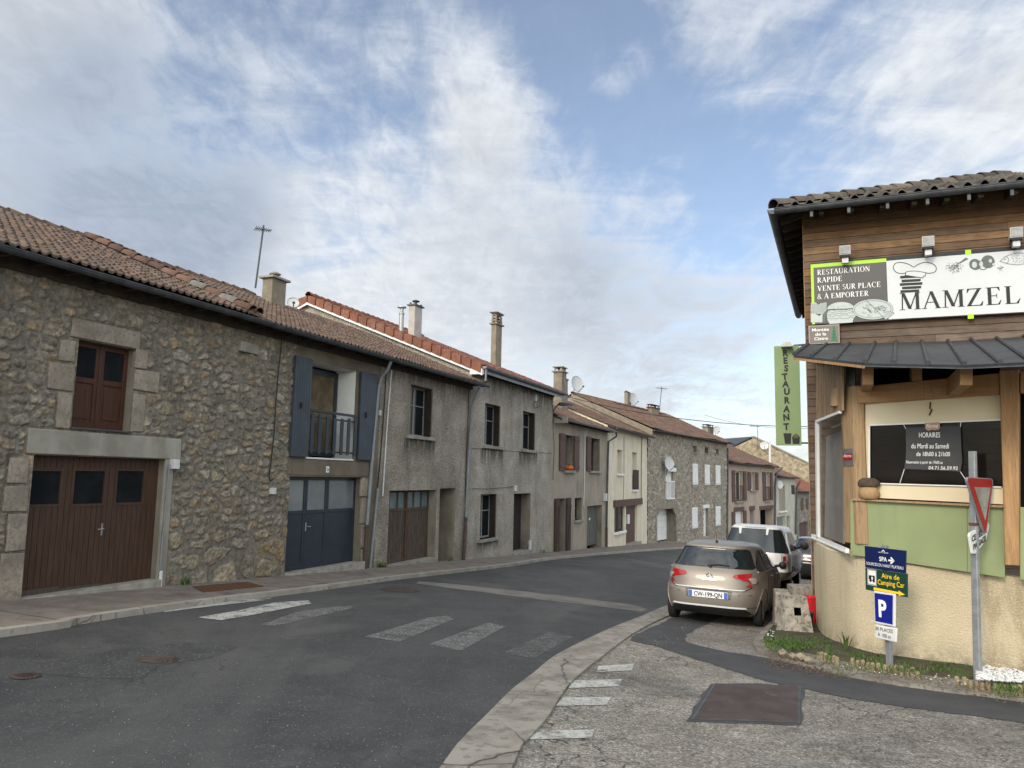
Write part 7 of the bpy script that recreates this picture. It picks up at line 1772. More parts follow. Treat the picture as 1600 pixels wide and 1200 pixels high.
tag(mb.build('white_pebbles', 'pebble', loc=G(1570, 1050)), 'bed of bright white pebbles behind the low wooden edging at the right', 'pebbles', kind='stuff')
# brown leaf litter and grit
mat('litter', (.09, .06, .04), (.17, .12, .08), 20, .9)
mb = MB()
for i in range(900):
    u = rnd.uniform(1190, 1620); v = 1016+(u-1190)*.165+rnd.gauss(4, 7); p = G(u, v, .10+.02*rnd.random()); pebbles(mb, p, rnd.uniform(.006, .016), rnd, .4)
for i in range(500):
    u = rnd.uniform(1200, 1330); p = G(u, 1034+(u-1200)*.16+rnd.gauss(0, 4), .03); pebbles(mb, p, rnd.uniform(.005, .013), rnd, .5)
tag(mb.build('leaf_litter', 'litter', loc=G(1300, 1030)), 'dark crumbs of earth and leaf litter along the bed kerb', 'litter', kind='stuff')
# half-log edging rolls
def log_roll(u0, v0, u1, v1, label):
    a, b = G(u0, v0, .06), G(u1, v1, .06); L = (b-a).length; k = int(L/.062)
    t = thing('log_edging', label, 'bed edging', (a+b)/2, 'wooden log edgings round the bed')
    for i in range(k):
        p = a+(b-a)*((i+.5)/k); h = .11+rnd.uniform(-.02, .02); p = p+Vector((rnd.uniform(-.008, .008), rnd.uniform(-.012, .012), 0)); tl = Vector((rnd.uniform(-.01, .01), rnd.uniform(-.01, .01), 0))
        MB().tube([p-Vector((0, 0, .08)), p+Vector((0, 0, h*.85))+tl, p+Vector((0, 0, h))+tl], [.028, .028, .020], 8).build('log', 'log_grey', t)
log_roll(1276, 1031, 1312, 1040, 'short wooden log edging nearest the concrete blocks')
log_roll(1328, 1042, 1440, 1062, 'long weathered log edging in front of the parking sign')
log_roll(1493, 1072, 1600, 1088, 'weathered log edging in front of the white pebbles')
# stones at the bed's left end
mat('field_stone', (.20, .165, .12), (.30, .25, .18), 6, .9, .6, 30)
for i, (u, v, r_) in enumerate(((1207, 1014, .07), (1223, 1023, .09), (1238, 1027, .07), (1251, 1029, .085), (1264, 1033, .075))):
    mb = MB(); pebbles(mb, G(u, v, .09), r_, rnd, 1.0); o = mb.build('edging_stone', 'field_stone', loc=G(u, v, .09), bevel=.012)
    tag(o, 'rough brown stone edging the left end of the bed', 'stone', 'rough stones at the end of the bed')
# ------------------------------------------------------------------ concrete blocks and pots
mat('old_concrete', (.25, .225, .19), (.36, .33, .285), 5, .95, .8, 40, fine=((.10, .09, .075), 16, .56, .7), bdist=.015)
def barrier(name, c, ang, w0, w1, d0, d1, h, label, hole=True):
    fr = Frame((c.x, c.y), (math.cos(ang), math.sin(ang))); z = c.z-.05; P = fr.P
    V_ = []; n = 5; mb = MB()
    t = thing(name, label, 'concrete block', c, 'old concrete blocks beside the wall')
    def ring(zf):
        f = zf; w_ = w0+(w1-w0)*f; d__ = d0+(d1-d0)*f; return w_/2, d__/2, z+h*f
    (wa, da, za), (wb, db, zb) = ring(0), ring(1)
    if not hole:
        mb.hexa([P(-wa, -da, za), P(wa, -da, za), P(wa, da, za), P(-wa, da, za), P(-wb, -db, zb), P(wb, -db, zb), P(wb, db, zb), P(-wb, db, zb)])
    else:
        hs, hz0, hz1 = .058, .55, .74
        lv = [0, hz0, hz1, 1]; X = [-1, -hs, hs, 1]; grid = {}
        for side in (1, -1):
            for j, f in enumerate(lv):
                w_, d__, zz_ = ring(f)
                for i in range(4): grid[side, i, j] = P(-w_ if i == 0 else (w_ if i == 3 else X[i]), side*d__, zz_)
            for i in range(3):
                for j in range(3):
                    if i == 1 and j == 1: continue
                    mb.quad(grid[side, i, j], grid[side, i+1, j], grid[side, i+1, j+1], grid[side, i, j+1])
        for (i, j), (k, l) in (((1, 1), (2, 1)), ((2, 1), (2, 2)), ((2, 2), (1, 2)), ((1, 2), (1, 1))): mb.quad(grid[1, i, j], grid[1, k, l], grid[-1, k, l], grid[-1, i, j], 1)
        mb.quad(*[grid[-1, a, b]+fr.n.to_3d()*.1 for a, b in ((1, 1), (2, 1), (2, 2), (1, 2))], 1)
        for j in range(3):
            for i in (0, 3): mb.quad(grid[1, i, j], grid[1, i, j+1], grid[-1, i, j+1], grid[-1, i, j])
        mb.quad(grid[1, 0, 3], grid[1, 3, 3], grid[-1, 3, 3], grid[-1, 0, 3]); mb.quad(grid[1, 0, 0], grid[1, 3, 0], grid[-1, 3, 0], grid[-1, 0, 0])
    bm = bmesh.new()
    o = mb.build('body', ['old_concrete', 'interior'], t, bevel=.018)
    ds = o.modifiers.new('sub', 'SUBSURF'); ds.subdivision_type = 'SIMPLE'; ds.levels = ds.render_levels = 3
    tx = bpy.data.textures.new('chip', 'CLOUDS'); tx.noise_scale = .10; tx.noise_depth = 3
    dm = o.modifiers.new('rough', 'DISPLACE'); dm.texture = tx; dm.strength = .035; dm.mid_level = .5; dm.texture_coords = 'GLOBAL'
    bm.free(); return t
c = G(1242, 990, .10); barrier('concrete_block', c, .02, .50, .34, .40, .20, .66, 'pale trapezoid concrete block with a square hole, nearest the kerb')
c = G(1229, 975, .08); barrier('concrete_block', c+Vector((-.02, .15, 0)), -.25, .34, .26, .62, .50, .62, 'tilted concrete block behind the pale one with the square hole', False)
c = at(1255, 975, 15.3); c.z = gz(c.x, c.y)+.05; barrier('concrete_block', c, .0, .62, .46, .5, .4, .72, 'dark weathered concrete block furthest back behind the red pot', False)
mat('red_plastic', (.48, .012, .02), (.55, .018, .028), 4, .4); mat('grey_plastic', (.05, .055, .06), None, rough=.5)
c = at(1265.5, 980, 14.0); c.z = gz(c.x, c.y)+.06
t = thing('flower_pot', 'red plastic tub squeezed between the concrete blocks and the ochre wall', 'tub', c)
MB().lathe(c, [(.09, 0), (.145, .54), (.16, .545), (.16, .57), (.135, .57), (.08, .05)], 24).build('tub', 'red_plastic', t, smooth=True)
c = at(1262, 985, 13.55); c.z = gz(c.x, c.y)+.06
t = thing('flower_pot', 'small dark grey pot on the ground below the red tub', 'pot', c)
MB().lathe(c, [(.07, 0), (.10, .30), (.11, .31), (.11, .34), (.09, .34), (.06, .04)], 18).build('pot', 'grey_plastic', t, smooth=True)
# overhead wires
for (a, b, lab) in (((860, 612, 46), (1640, 640, 30), 'thin overhead wire crossing the sky behind the green hanging sign'), ((1100, 648, 90), (1420, 650, 60), 'faint overhead wire low in the sky above the distant roofs')):
    p, q = at(*a), at(*b); mb = MB(); mb.tube([p+(q-p)*f-Vector((0, 0, 1.3*4*f*(1-f))) for f in [i/14 for i in range(15)]], .018, 5)
    tag(mb.build('overhead_wire', 'cable', loc=(p+q)/2), lab, 'wire')
# small tufts at the foot of the left walls
mb = MB()
for (u, v, k) in ((590, 889, 60), (283, 921, 25), (868, 866, 30), (845, 866, 20), (700, 884, 15)):
    for i in range(k):
        s = FA.S(u+rnd.gauss(0, 3.5), v); p = FA.P(s, .05+abs(rnd.gauss(0, .06)), gb(s)); h = rnd.uniform(.05, .2); a = rnd.uniform(0, 6.28); l = Vector((math.cos(a), math.sin(a), 0)); w_ = l.cross(Vector((0, 0, 1)))*.012
        mb.add([p-w_, p+w_, p+l*h*.3+Vector((0, 0, h*.6))+w_*.7, p+l*h*.3+Vector((0, 0, h*.6))-w_*.7, p+l*h*.7+Vector((0, 0, h))], [(0, 1, 2, 3), (3, 2, 4)])
tag(mb.build('weeds', 'grass_blade', loc=FA.P(0, 0, 0)), 'small green weeds at the foot of the left house walls', 'weeds', kind='stuff')
# loose chippings on the road and forecourt
mb = MB(); mat('chipping', (.22, .215, .20), (.38, .37, .345), 30, .9)
for i in range(900):
    u, v = rnd.uniform(-20, 1620), 930+270*rnd.random()**.8
    if v < 1200 and u < 1180: pebbles(mb, G(u, v, .010), rnd.uniform(.0015, .0048), rnd, .8)
for i in range(500):
    u = rnd.uniform(700, 1080); p = G(u, 1215-(u-700)*.64+rnd.gauss(0, 6), .02); pebbles(mb, p, rnd.uniform(.002, .006), rnd, .8)
tag(mb.build('chippings', 'chipping', loc=G(800, 1100)), 'loose pale stone chips scattered on the road surface', 'chippings', kind='stuff')
# ------------------------------------------------------------------ cars
mat('paint_beige', (.225, .20, .17), (.235, .208, .178), 2, .46, metal=.3, coat=.2); mat('paint_white', (.60, .60, .58), (.66, .66, .64), 2, .35, coat=.5)
mat('paint_dark', (.018, .020, .024), None, rough=.3, coat=.6); mat('paint_blue_grey', (.22, .27, .33), None, rough=.3, metal=.3, coat=.5)
mat('paint_darkgrey_body', (.075, .07, .065), (.09, .085, .08), 3, .35, coat=.4)
mat('car_glass', (.008, .012, .014), (.014, .019, .021), 1, .04, spec=.7, coat=.4); mat('rubber', (.012, .012, .013), (.02, .02, .02), 20, .85); mat('alloy', (.32, .32, .33), None, rough=.35, metal=.8)
mat('lamp_red', (.30, .008, .012), (.36, .012, .016), 9, .15, coat=.8); mat('lamp_clear', (.34, .30, .29), None, rough=.15, coat=.8); mat('chrome', (.55, .55, .55), None, rough=.28, metal=.9); mat('black_trim', (.012, .012, .013), None, rough=.5)
mat('plate_white', (.64, .66, .67), None, rough=.4); mat('plate_blue', (.05, .12, .38), None, rough=.4)
class Car:
    def __init__(s, rings, e=4.5, xm=2.0, er=None):
        s.r = np.array(rings, float); s.e = e; s.xm = xm   # z, xr, xf, w
    def prof(s, z):
        r = s.r; z = min(max(z, r[0, 0]), r[-1, 0])
        return [float(np.interp(z, r[:, 0], r[:, i])) for i in (1, 2, 3)]
    def pt(s, th, z, off=0.):
        xr, xf, w_ = s.prof(z); xm = s.xm if xr < s.xm < xf else (xr+xf)/2
        c, sn = math.cos(th), math.sin(th); e = s.e
        a = (xm-xr) if c > 0 else (xf-xm)
        ex = 2/e
        x = xm-math.copysign(abs(c)**ex, c)*(a+off); y = math.copysign(abs(sn)**ex, sn)*(w_+off)
        return x, y, z
    def th_rear(s, y, z):      # y: +left / -right ; theta>0 -> y>0
        w_ = s.prof(z)[2]; v = min(1, (abs(y)/w_))**(s.e/2); return math.copysign(math.asin(v), y)
    def th_side(s, x, z, side):
        xr, xf, w_ = s.prof(z); a = (s.xm-xr) if x < s.xm else (xf-s.xm); c = min(1, abs(s.xm-x)/a)**(s.e/2)
        th = math.acos(c); th = th if x < s.xm else math.pi-th
        return th*side
def make_car(name, label, pos, heading, spec, paint, low=None):
    car = Car(spec['rings'], spec.get('e', 4.5), spec['xm'])
    t = thing(name, label, spec['cat'], Vector((pos[0], pos[1], gz(*pos))), 'cars parked along the kerb')
    h = Vector((math.sin(heading), math.cos(heading), 0)); slope = -(0.0402*h.y+0.039*h.x); h3 = Vector((h.x, h.y, slope)).normalized()
    l = Vector((-h.y, h.x, 0)); l3 = Vector((l.x, l.y, -(0.0402*l.y+0.039*l.x))).normalized(); u = h3.cross(l3)
    O = Vector((pos[0], pos[1], gz(*pos)))
    def W(x, y, z): return O+h3*x+l3*y+u*z
    def CP(th, z, off=0): return W(*car.pt(th, z, off))
    N = 96; zs = spec['zs']; mb = MB(); k = len(zs)
    ths = []
    e = car.e
    for i in range(N):    # even arc sampling of the superellipse
        ths.append(-math.pi+2*math.pi*i/N)
    # denser near the corners: remap
    ths = [math.copysign(0, 1)+th for th in ths]
    def samp(z):
        xr, xf, w_ = car.prof(z); fine = [(-math.pi+2*math.pi*i/1600) for i in range(1601)]
        P = [car.pt(th, z)[:2] for th in fine]; L = [0]
        for a, b in zip(P[:-1], P[1:]): L.append(L[-1]+math.hypot(b[0]-a[0], b[1]-a[1]))
        return np.interp(np.linspace(0, L[-1], N+1)[:-1], L, fine)
    base = samp(.6); V_ = []
    for z in zs: V_ += [CP(th, z) for th in samp(z)]
    F_ = [(i*N+j, i*N+(j+1) % N, (i+1)*N+(j+1) % N, (i+1)*N+j) for i in range(k-1) for j in range(N)]
    F_ += [tuple(range((k-1)*N, k*N)), tuple(range(N))[::-1]]
    mb.add(V_, F_)
    body = mb.build('body', paint, t, smooth='all')
    def patch(rows, off, mt, name, nc=14, parent=None, dbl=2):
        """rows: list of (z, th0, th1)"""
        R_ = []
        for i in range(len(rows)-1):
            for j in range(dbl): f = j/dbl; R_.append([rows[i][q]+(rows[i+1][q]-rows[i][q])*f for q in range(3)])
        R_.append(list(rows[-1])); mb = MB(); n = nc+1
        mb.add([CP(r[1]+(r[2]-r[1])*j/nc, r[0], off) for r in R_ for j in range(n)], [(i*n+j, i*n+j+1, (i+1)*n+j+1, (i+1)*n+j) for i in range(len(R_)-1) for j in range(nc)])
        return mb.build(name, mt, parent or t, smooth='all')
    def rear_patch(rows, off, mt, name, nc=14, parent=None): return patch([(z, car.th_rear(y0, z), car.th_rear(y1, z)) for z, y0, y1 in rows], off, mt, name, nc, parent)
    def side_patch(rows, side, off, mt, name, nc=14, parent=None): return patch([(z, car.th_side(x0, z, side), car.th_side(x1, z, side)) for z, x0, x1 in rows], off, mt, name, nc, parent)
    # wheels and arches
    for (x, side) in ((spec['wx'][0], 1), (spec['wx'][0], -1), (spec['wx'][1], 1), (spec['wx'][1], -1)):
        r_ = spec['wr']; w_ = spec['tw']; yo = (spec['track'])*side
        ax = l3*side; c = W(x, yo, r_)
        mb = MB(); mb.lathe(c, [(r_*.62, -w_*.5), (r_*.92, -w_*.5), (r_, -w_*.38), (r_, .0), (r_, w_*.0+.02), (r_*.97, .04), (r_*.66, .05), (r_*.64, .02)], 36, ax=ax); wh = mb.build('wheel', 'rubber', t, smooth=True)
        mb = MB(); mb.lathe(c, [(.03, .05), (.05, .045), (.08, .03)], 14, ax=ax)
        mb.lathe(c, [(r_*.58, .02), (r_*.66, .045), (r_*.66, .015)], 30, ax=ax, cap=False)
        for q in range(9):
            a = 2*math.pi*q/9; e1 = (h3*math.cos(a)+u*math.sin(a)); e2 = ax.cross(e1)*.028
            p1, p2 = c+e1*.05+ax*.04, c+e1*r_*.62+ax*.035; mb.hexa([p1-e2, p1+e2, p1+e2-ax*.02, p1-e2-ax*.02, p2-e2*.8, p2+e2*.8, p2+e2*.8-ax*.02, p2-e2*.8-ax*.02])
        mb.build('rim', 'alloy', wh)
        # arch: dark lining patch following the body side
        mb = MB(); pts_o = []; R_a = r_*1.17
        for q in range(19):
            a = math.pi*q/18*1.12-.06*math.pi; pts_o.append((x+R_a*math.cos(a), r_+R_a*math.sin(a)))
        zmin = car.r[0, 0]
        ctr = (x, max(r_*.9, zmin+.01)); P_ = []
        for (xx, zz_) in [ctr]+pts_o:
            zc = max(zz_, zmin+.005); th = car.th_side(xx, zc, side); P_.append(CP(th, zc, .004))
        mb.add(P_, [(0, i, i+1) for i in range(1, len(P_)-1)]); mb.build('wheel_arch', 'black_trim', t)
        # raised arch lip
        if spec.get('lip', True): mb = MB(); mb.tube([CP(car.th_side(xx, max(zz_, zmin+.005), side), max(zz_, zmin+.005), .004) for xx, zz_ in pts_o], .014, 5); mb.build('arch_trim', spec.get('lipm', paint), t)
    # underbody
    mb = MB(); xr, xf, w_ = car.prof(car.r[0, 0]); F__ = [W(x, y, z) for z in (.20, car.r[0, 0]+.02) for x, y in ((xr+.25, -w_*.8), (xf-.3, -w_*.8), (xf-.3, w_*.8), (xr+.25, w_*.8))]; mb.hexa(F__); mb.build('underbody', 'black_trim', t)
    return dict(t=t, W=W, CP=CP, rear=rear_patch, side=side_patch, patch=patch, car=car, body=body, h=h3, l=l3, u=u)
def rear_text(K, mb, tx, y, z, cap, w_, off=.03):
    """plain text on a vertical plane facing backwards at x"""
    pass
# --- beige hatchback
HB = dict(cat='car', xm=2.0, e=4.4, wr=.315, tw=.21, wx=(.80, 3.42), track=.80,
    rings=[(.20, .16, 4.15, .80), (.28, .07, 4.24, .85), (.36, .03, 4.29, .875), (.50, .00, 4.33, .893), (.62, .005, 4.33, .895), (.655, .045, 4.32, .893), (.72, .06, 4.28, .89), (.85, .085, 4.12, .885), (.94, .12, 3.85, .868), (1.00, .165, 3.45, .845), (1.06, .22, 3.25, .80), (1.16, .30, 3.02, .755), (1.26, .39, 2.78, .705), (1.34, .47, 2.58, .665), (1.375, .46, 2.48, .645), (1.41, .50, 2.35, .62), (1.44, .68, 2.2, .575), (1.465, .95, 2.0, .50), (1.48, 1.25, 1.85, .36)],
    zs=[.20, .24, .28, .32, .36, .43, .50, .57, .62, .638, .655, .69, .72, .78, .85, .90, .94, .97, 1.0, 1.03, 1.06, 1.11, 1.16, 1.21, 1.26, 1.30, 1.34, 1.36, 1.375, 1.39, 1.41, 1.425, 1.44, 1.455, 1.465, 1.475, 1.48])
hd = R(25.0)
rc = G(1112, 962); 
posA = (3.55, 14.02)
K = make_car('parked_hatchback', 'champagne beige hatchback seen from behind, nearest of the parked cars', posA, hd, HB, 'paint_beige')
K['t']['label'] = 'champagne beige hatchback parked nearest, seen from behind beside the concrete blocks'
rw = K['rear']([(1.02, -.70, .70), (1.05, -.735, .735), (1.12, -.70, .70), (1.24, -.65, .65), (1.33, -.61, .61), (1.36, -.56, .56)], .006, 'car_glass', 'rear_window', 24)
# pale reflection-free sticker area and wiper
mb = MB(); mb.tube([K['CP'](K['car'].th_rear(y, z), z, .016) for y, z in ((.05, 1.05), (-.12, 1.075), (-.33, 1.065))], .011, 6); mb.lathe(K['CP'](0, 1.035, .01), [(.03, 0), (.025, .03)], 10, ax=-K['h']); mb.build('wiper', 'black_trim', rw)
for sd in (1, -1):
    cs = K['car']
    g = lambda y, z: cs.th_rear(y*sd, z)
    s_ = lambda x, z: cs.th_side(x, z, sd)
    lt = K['patch']([(.72, g(.74, .72), s_(.16, .72)), (.77, g(.70, .77), s_(.21, .77)), (.815, g(.66, .815), s_(.24, .815)), (.85, g(.47, .85), s_(.27, .85)), (.885, g(.40, .885), s_(.29, .885)), (.925, g(.43, .925), s_(.31, .925)), (.945, g(.58, .945), s_(.33, .945)), (.96, g(.72, .96), s_(.33, .96))], .010, 'lamp_red', 'tail_lamp', 12)
    K['patch']([(.78, g(.71, .78), g(.765, .78)), (.82, g(.69, .82), g(.77, .82)), (.865, g(.65, .865), g(.77, .865)), (.88, g(.67, .88), g(.76, .88))], .015, 'lamp_clear', 'lens', 8, parent=lt)
    # side windows and their frame
    K['side']([(.985, .62, 3.05), (1.03, .58, 2.98), (1.12, .70, 2.80), (1.22, .88, 2.58), (1.30, 1.08, 2.40), (1.345, 1.30, 2.25)], sd, .006, 'car_glass', 'side_window', 24)
    for x0, x1 in ((1.36, 1.44), (2.20, 2.29)): K['side']([(.985, x0-.02, x1-.02), (1.15, x0, x1), (1.34, x0+.03, x1+.03)], sd, .010, 'black_trim', 'pillar', 2)
    mb = MB(); mb.tube([K['CP'](cs.th_side(x, z, sd), z, .008) for x, z in ((.56, .975), (1.2, .978), (2.0, .975), (3.0, .965))], .010, 5); mb.build('waist_trim', 'chrome', K['t'])
    # door seams and handles
    mb = MB()
    for xs_ in ((1.30, 1.12), (2.24, 2.24), (3.16, 3.10)):
        mb.tube([K['CP'](cs.th_side(xs_[0]+(xs_[1]-xs_[0])*(.95-z)/.6, z, sd), z, .0) for z in (.95, .85, .7, .55, .40, .33)], .006, 4)
    mb.tube([K['CP'](cs.th_side(x, .33, sd), .33, .0) for x in (1.15, 2.0, 3.05)], .006, 4)
    mb.build('door_seam', 'black_trim', K['t'])
    for x in (1.55, 2.46): mb = MB(); mb.tube([K['CP'](cs.th_side(x, .87, sd), .87, .004), K['CP'](cs.th_side(x+.03, .875, sd), .875, .03), K['CP'](cs.th_side(x+.17, .875, sd), .875, .03), K['CP'](cs.th_side(x+.2, .87, sd), .87, .004)], .013, 6); mb.build('door_handle', 'paint_beige', K['t'])
    c = K['W'](2.92, .97*sd, 1.02); mb = MB(); mb.lathe(c, [(.02, -.08), (.06, -.06), (.078, 0), (.07, .05), (.03, .08)], 14, ax=K['h']); mb.tube([c, K['W'](2.95, .80*sd, .99)], .03, 6); mb.build('mirror', 'black_trim', K['t'], smooth=True)
# tailgate shut lines, bumper details
mb = MB(); cs = K['car']
mb.tube([K['CP'](cs.th_rear(y, z), z, .002) for y, z in ((-.80, .80), (-.70, .70), (-.60, .645), (-.3, .635), (0, .632), (.3, .635), (.60, .645), (.70, .70), (.80, .80))], .0065, 5)
mb.build('tailgate_seam', 'black_trim', K['t'])
K['rear']([(.655, -.60, .60), (.668, -.62, .62)], .010, 'paint_white', 'tailgate_trim', 20)
K['rear']([(.20, -.62, .62), (.25, -.70, .70), (.30, -.66, .66), (.345, -.60, .60)], .012, 'black_trim', 'diffuser', 20)
K['rear']([(.340, -.64, .64), (.372, -.62, .62)], .024, 'plate_white', 'bumper_strip', 20)
K['rear']([(.36, -.86, -.60), (.37, -.86, -.61)], .002, 'black_trim', 'bumper_seam', 6)
for sd in (1, -1): mb = MB(); mb.tube([K['CP'](cs.th_rear(sd*y, z), z, .002) for y, z in ((.52, .575), (.70, .585), (.84, .59))], .006, 4); mb.build('bumper_crease', 'black_trim', K['t'])
K['rear']([(.49, -.385, .385), (.52, -.39, .39), (.62, -.41, .41), (.632, -.41, .41)], .004, 'paint_darkgrey_body', 'plate_recess', 8)
FK_ = None
def flat_plate(K, y0, y1, z0, z1, x, txt, label_bits=True):
    W = K['W']; o = W(x, y0, 0)      # y0 left(+)  y1 right(-)
    mb = MB(); mb.hexa([W(x, y0, z0), W(x, y1, z0), W(x+.02, y1, z0), W(x+.02, y0, z0), W(x, y0, z1), W(x, y1, z1), W(x+.02, y1, z1), W(x+.02, y0, z1)]); pl = mb.build('number_plate', 'plate_white', K['t'], bevel=.003)
    class PF:      # adapter frame: s to the viewer's right, z up, n towards the viewer
        def P(self, s, n, z): return W(x-n, y0-s, z)
    w_ = abs(y1-y0); mb = MB()
    tmp = MB(); text(tmp, Frame((0, 0), (1, 0)), txt, 0, 0, 1, 0, 0, 'LEFT', 1, 0, .02); xs_ = [v[0] for v in tmp.v]; ww = max(xs_)-min(xs_)
    cap = (z1-z0)*.66; size = cap/.72; sx = w_*.72/(ww*size)
    text(mb, PF(), txt, w_*.14-min(xs_)*size*sx, z0+(z1-z0)*.17, size, .004, 0, 'LEFT', sx, 0, .02); mb.build('lettering', 'black_paint', pl)
    mb = MB()
    for a, b in ((0.004, w_*.095), (w_*.905, w_-.004)): mb.quad(W(x-.003, y0-a, z0+.004), W(x-.003, y0-b, z0+.004), W(x-.003, y0-b, z1-.004), W(x-.003, y0-a, z1-.004))
    mb.build('side_bands', 'plate_blue', pl)
flat_plate(K, .345, -.345, .495, .610, -.018, 'CW-199-QN')
# maker's emblem (double chevron), antenna, roof shine
W_ = K['W']; mb = MB()
for dz in (0, .035):
    for sg_ in (1, -1): mb.hexa([W_(.055-dz*-.35, sg_*.055, .855+dz-.02), W_(.055, sg_*.0, .885+dz), W_(.095, sg_*.0, .885+dz), W_(.095, sg_*.055, .855+dz-.02), W_(.055, sg_*.055, .855+dz), W_(.06, 0, .905+dz), W_(.10, 0, .905+dz), W_(.10, sg_*.055, .855+dz)])
class PF2:
    def P(self, s, n, z): return W_(.052-n+(z-.8)*.35, -s, z)
text(mb, PF2(), 'CITROEN', 0, .800, .045, .004, 0, 'CENTER', 1.3)
mb.build('emblem', 'chrome', K['t'])
mb = MB(); a = W_(.78, .0, 1.455); mb.lathe(a, [(.03, -.02), (.022, .02), (.008, .04)], 10); mb.tube([a+K['u']*.02, a+K['u']*.20-K['h']*.10], .004, 5); mb.build('roof_antenna', 'black_trim', K['t'])
# --- white pickup with black rear window
PU = dict(cat='pickup', xm=2.6, e=8, wr=.37, tw=.25, wx=(1.15, 4.2), track=.80, lipm='paint_darkgrey_body',
    rings=[(.45, .12, 4.95, .80), (.52, .02, 5.05, .86), (.66, .00, 5.08, .90), (.74, .05, 5.08, .895), (1.05, .06, 4.95, .89), (1.12, .07, 4.6, .87), (1.16, .09, 3.95, .85), (1.35, .24, 3.75, .79), (1.58, .42, 3.45, .72), (1.70, .52, 3.2, .69), (1.78, .62, 3.05, .64), (1.82, .85, 2.8, .50)],
    zs=[.45, .48, .52, .58, .66, .70, .74, .85, .95, 1.05, 1.09, 1.12, 1.14, 1.16, 1.25, 1.35, 1.46, 1.58, 1.64, 1.70, 1.74, 1.78, 1.80, 1.82])
posP = (6.24, 20.1)
K2 = make_car('parked_pickup', 'white pickup with a dark sloping rear window parked ahead of the beige hatchback', posP, R(24.5), PU, 'paint_white')
cs2 = K2['car']
rw = K2['rear']([(1.13, -.84, .84), (1.18, -.83, .83), (1.35, -.765, .765), (1.55, -.69, .69), (1.68, -.64, .64), (1.71, -.60, .60)], .008, 'car_glass', 'rear_window', 20)
for y in (.36, -.30): mb = MB(); W2 = K2['W']; mb.hexa([K2['CP'](cs2.th_rear(y-.02, 1.52), 1.56, .012), K2['CP'](cs2.th_rear(y+.02, 1.52), 1.56, .012), K2['CP'](cs2.th_rear(y+.02, 1.52), 1.56, .03), K2['CP'](cs2.th_rear(y-.02, 1.52), 1.56, .03), K2['CP'](cs2.th_rear(y-.03, 1.72), 1.72, .012), K2['CP'](cs2.th_rear(y+.03, 1.72), 1.72, .012), K2['CP'](cs2.th_rear(y+.03, 1.72), 1.72, .04), K2['CP'](cs2.th_rear(y-.03, 1.72), 1.72, .04)]); mb.build('hinge', 'paint_white', K2['t'])
K2['rear']([(1.735, -.26, .26), (1.755, -.26, .26)], .02, 'chrome', 'brake_lamp', 6)
for sd in (1, -1):
    lt = K2['patch']([(.74, cs2.th_rear(sd*.72, .74), cs2.th_side(.18, .74, sd)), (1.06, cs2.th_rear(sd*.72, 1.06), cs2.th_side(.20, 1.06, sd))], .010, 'lamp_red', 'tail_lamp', 8)
    K2['patch']([(.84, cs2.th_rear(sd*.74, .84), cs2.th_rear(sd*.84, .84)), (.93, cs2.th_rear(sd*.74, .93), cs2.th_rear(sd*.84, .93))], .015, 'lamp_clear', 'lens', 6, parent=lt)
    K2['side']([(1.17, .45, 3.7), (1.35, .60, 3.5), (1.62, .9, 3.2)], sd, .006, 'car_glass', 'side_window', 20)
    for x0 in (1.85, 2.75): K2['side']([(1.17, x0, x0+.10), (1.62, x0, x0+.10)], sd, .012, 'paint_white', 'pillar', 2)
    c = K2['W'](3.55, 1.02*sd, 1.28); mb = MB(); mb.lathe(c, [(.03, -.10), (.11, -.08), (.13, 0), (.12, .05), (.04, .09)], 12, ax=K2['h']); mb.tube([c, K2['W'](3.6, .84*sd, 1.2)], .03, 6); mb.build('mirror', 'black_trim', K2['t'], smooth=True)
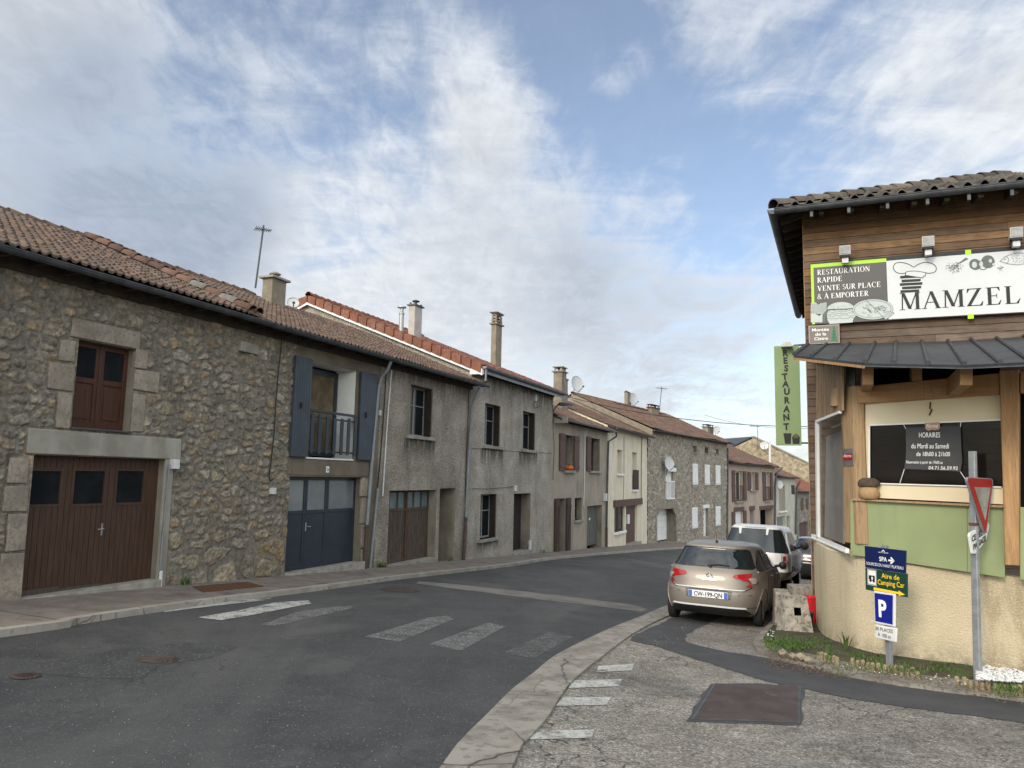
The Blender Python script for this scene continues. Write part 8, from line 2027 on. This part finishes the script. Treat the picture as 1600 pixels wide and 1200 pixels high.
mb = MB(); mb.tube([K2['CP'](cs2.th_rear(y, z), z, .002) for y, z in ((-.70, 1.10), (-.70, .74), (0, .74), (.70, .74), (.70, 1.10))], .008, 5); mb.build('tailgate_seam', 'black_trim', K2['t'])
K2['rear']([(.46, -.86, .86), (.60, -.90, .90), (.66, -.90, .90)], .03, 'paint_darkgrey_body', 'bumper', 16)
K2['rear']([(.82, -.14, .14), (.90, -.14, .14)], .008, 'black_trim', 'tailgate_handle', 4)
mb = MB(); mb.box(Frame((K2['W'](.35, 0, 0).x, K2['W'](.35, 0, 0).y), (K2['l'].x, K2['l'].y)), -.6, .6, -.05, .05, gz(*posP)+.22, gz(*posP)+.36); mb.build('axle', 'black_trim', K2['t'])
# --- dark estate and pale blue car further on
for nm, lab, pos, pm, hd_ in (('parked_estate', 'dark car parked just beyond the white pickup beside the ochre wall', (10.5, 27.0), 'paint_dark', 25.0), ('parked_car', 'pale blue grey car furthest down the row of parked cars', (14.7, 36.5), 'paint_blue_grey', 29.0)):
    sp_ = dict(HB); K3 = make_car(nm, lab, pos, R(hd_), sp_, pm); c3_ = K3['car']
    K3['rear']([(1.02, -.70, .70), (1.12, -.70, .70), (1.24, -.65, .65), (1.35, -.58, .58)], .006, 'car_glass', 'rear_window', 16)
    for sd in (1, -1):
        K3['side']([(.985, .62, 3.05), (1.12, .70, 2.80), (1.30, 1.08, 2.40), (1.345, 1.30, 2.25)], sd, .006, 'car_glass', 'side_window', 16)
        K3['patch']([(.74, c3_.th_rear(sd*.62, .74), c3_.th_side(.20, .74, sd)), (.95, c3_.th_rear(sd*.62, .95), c3_.th_side(.30, .95, sd))], .010, 'lamp_red', 'tail_lamp', 6)
        c = K3['W'](2.92, .97*sd, 1.02); mb = MB(); mb.lathe(c, [(.02, -.09), (.075, -.07), (.10, 0), (.09, .05), (.03, .09)], 12, ax=K3['h']); mb.tube([c, K3['W'](2.95, .80*sd, .99)], .03, 6); mb.build('mirror', 'black_trim', K3['t'], smooth=True)
    flat_plate(K3, .26, -.26, .50, .60, -.018, ' ') if False else None
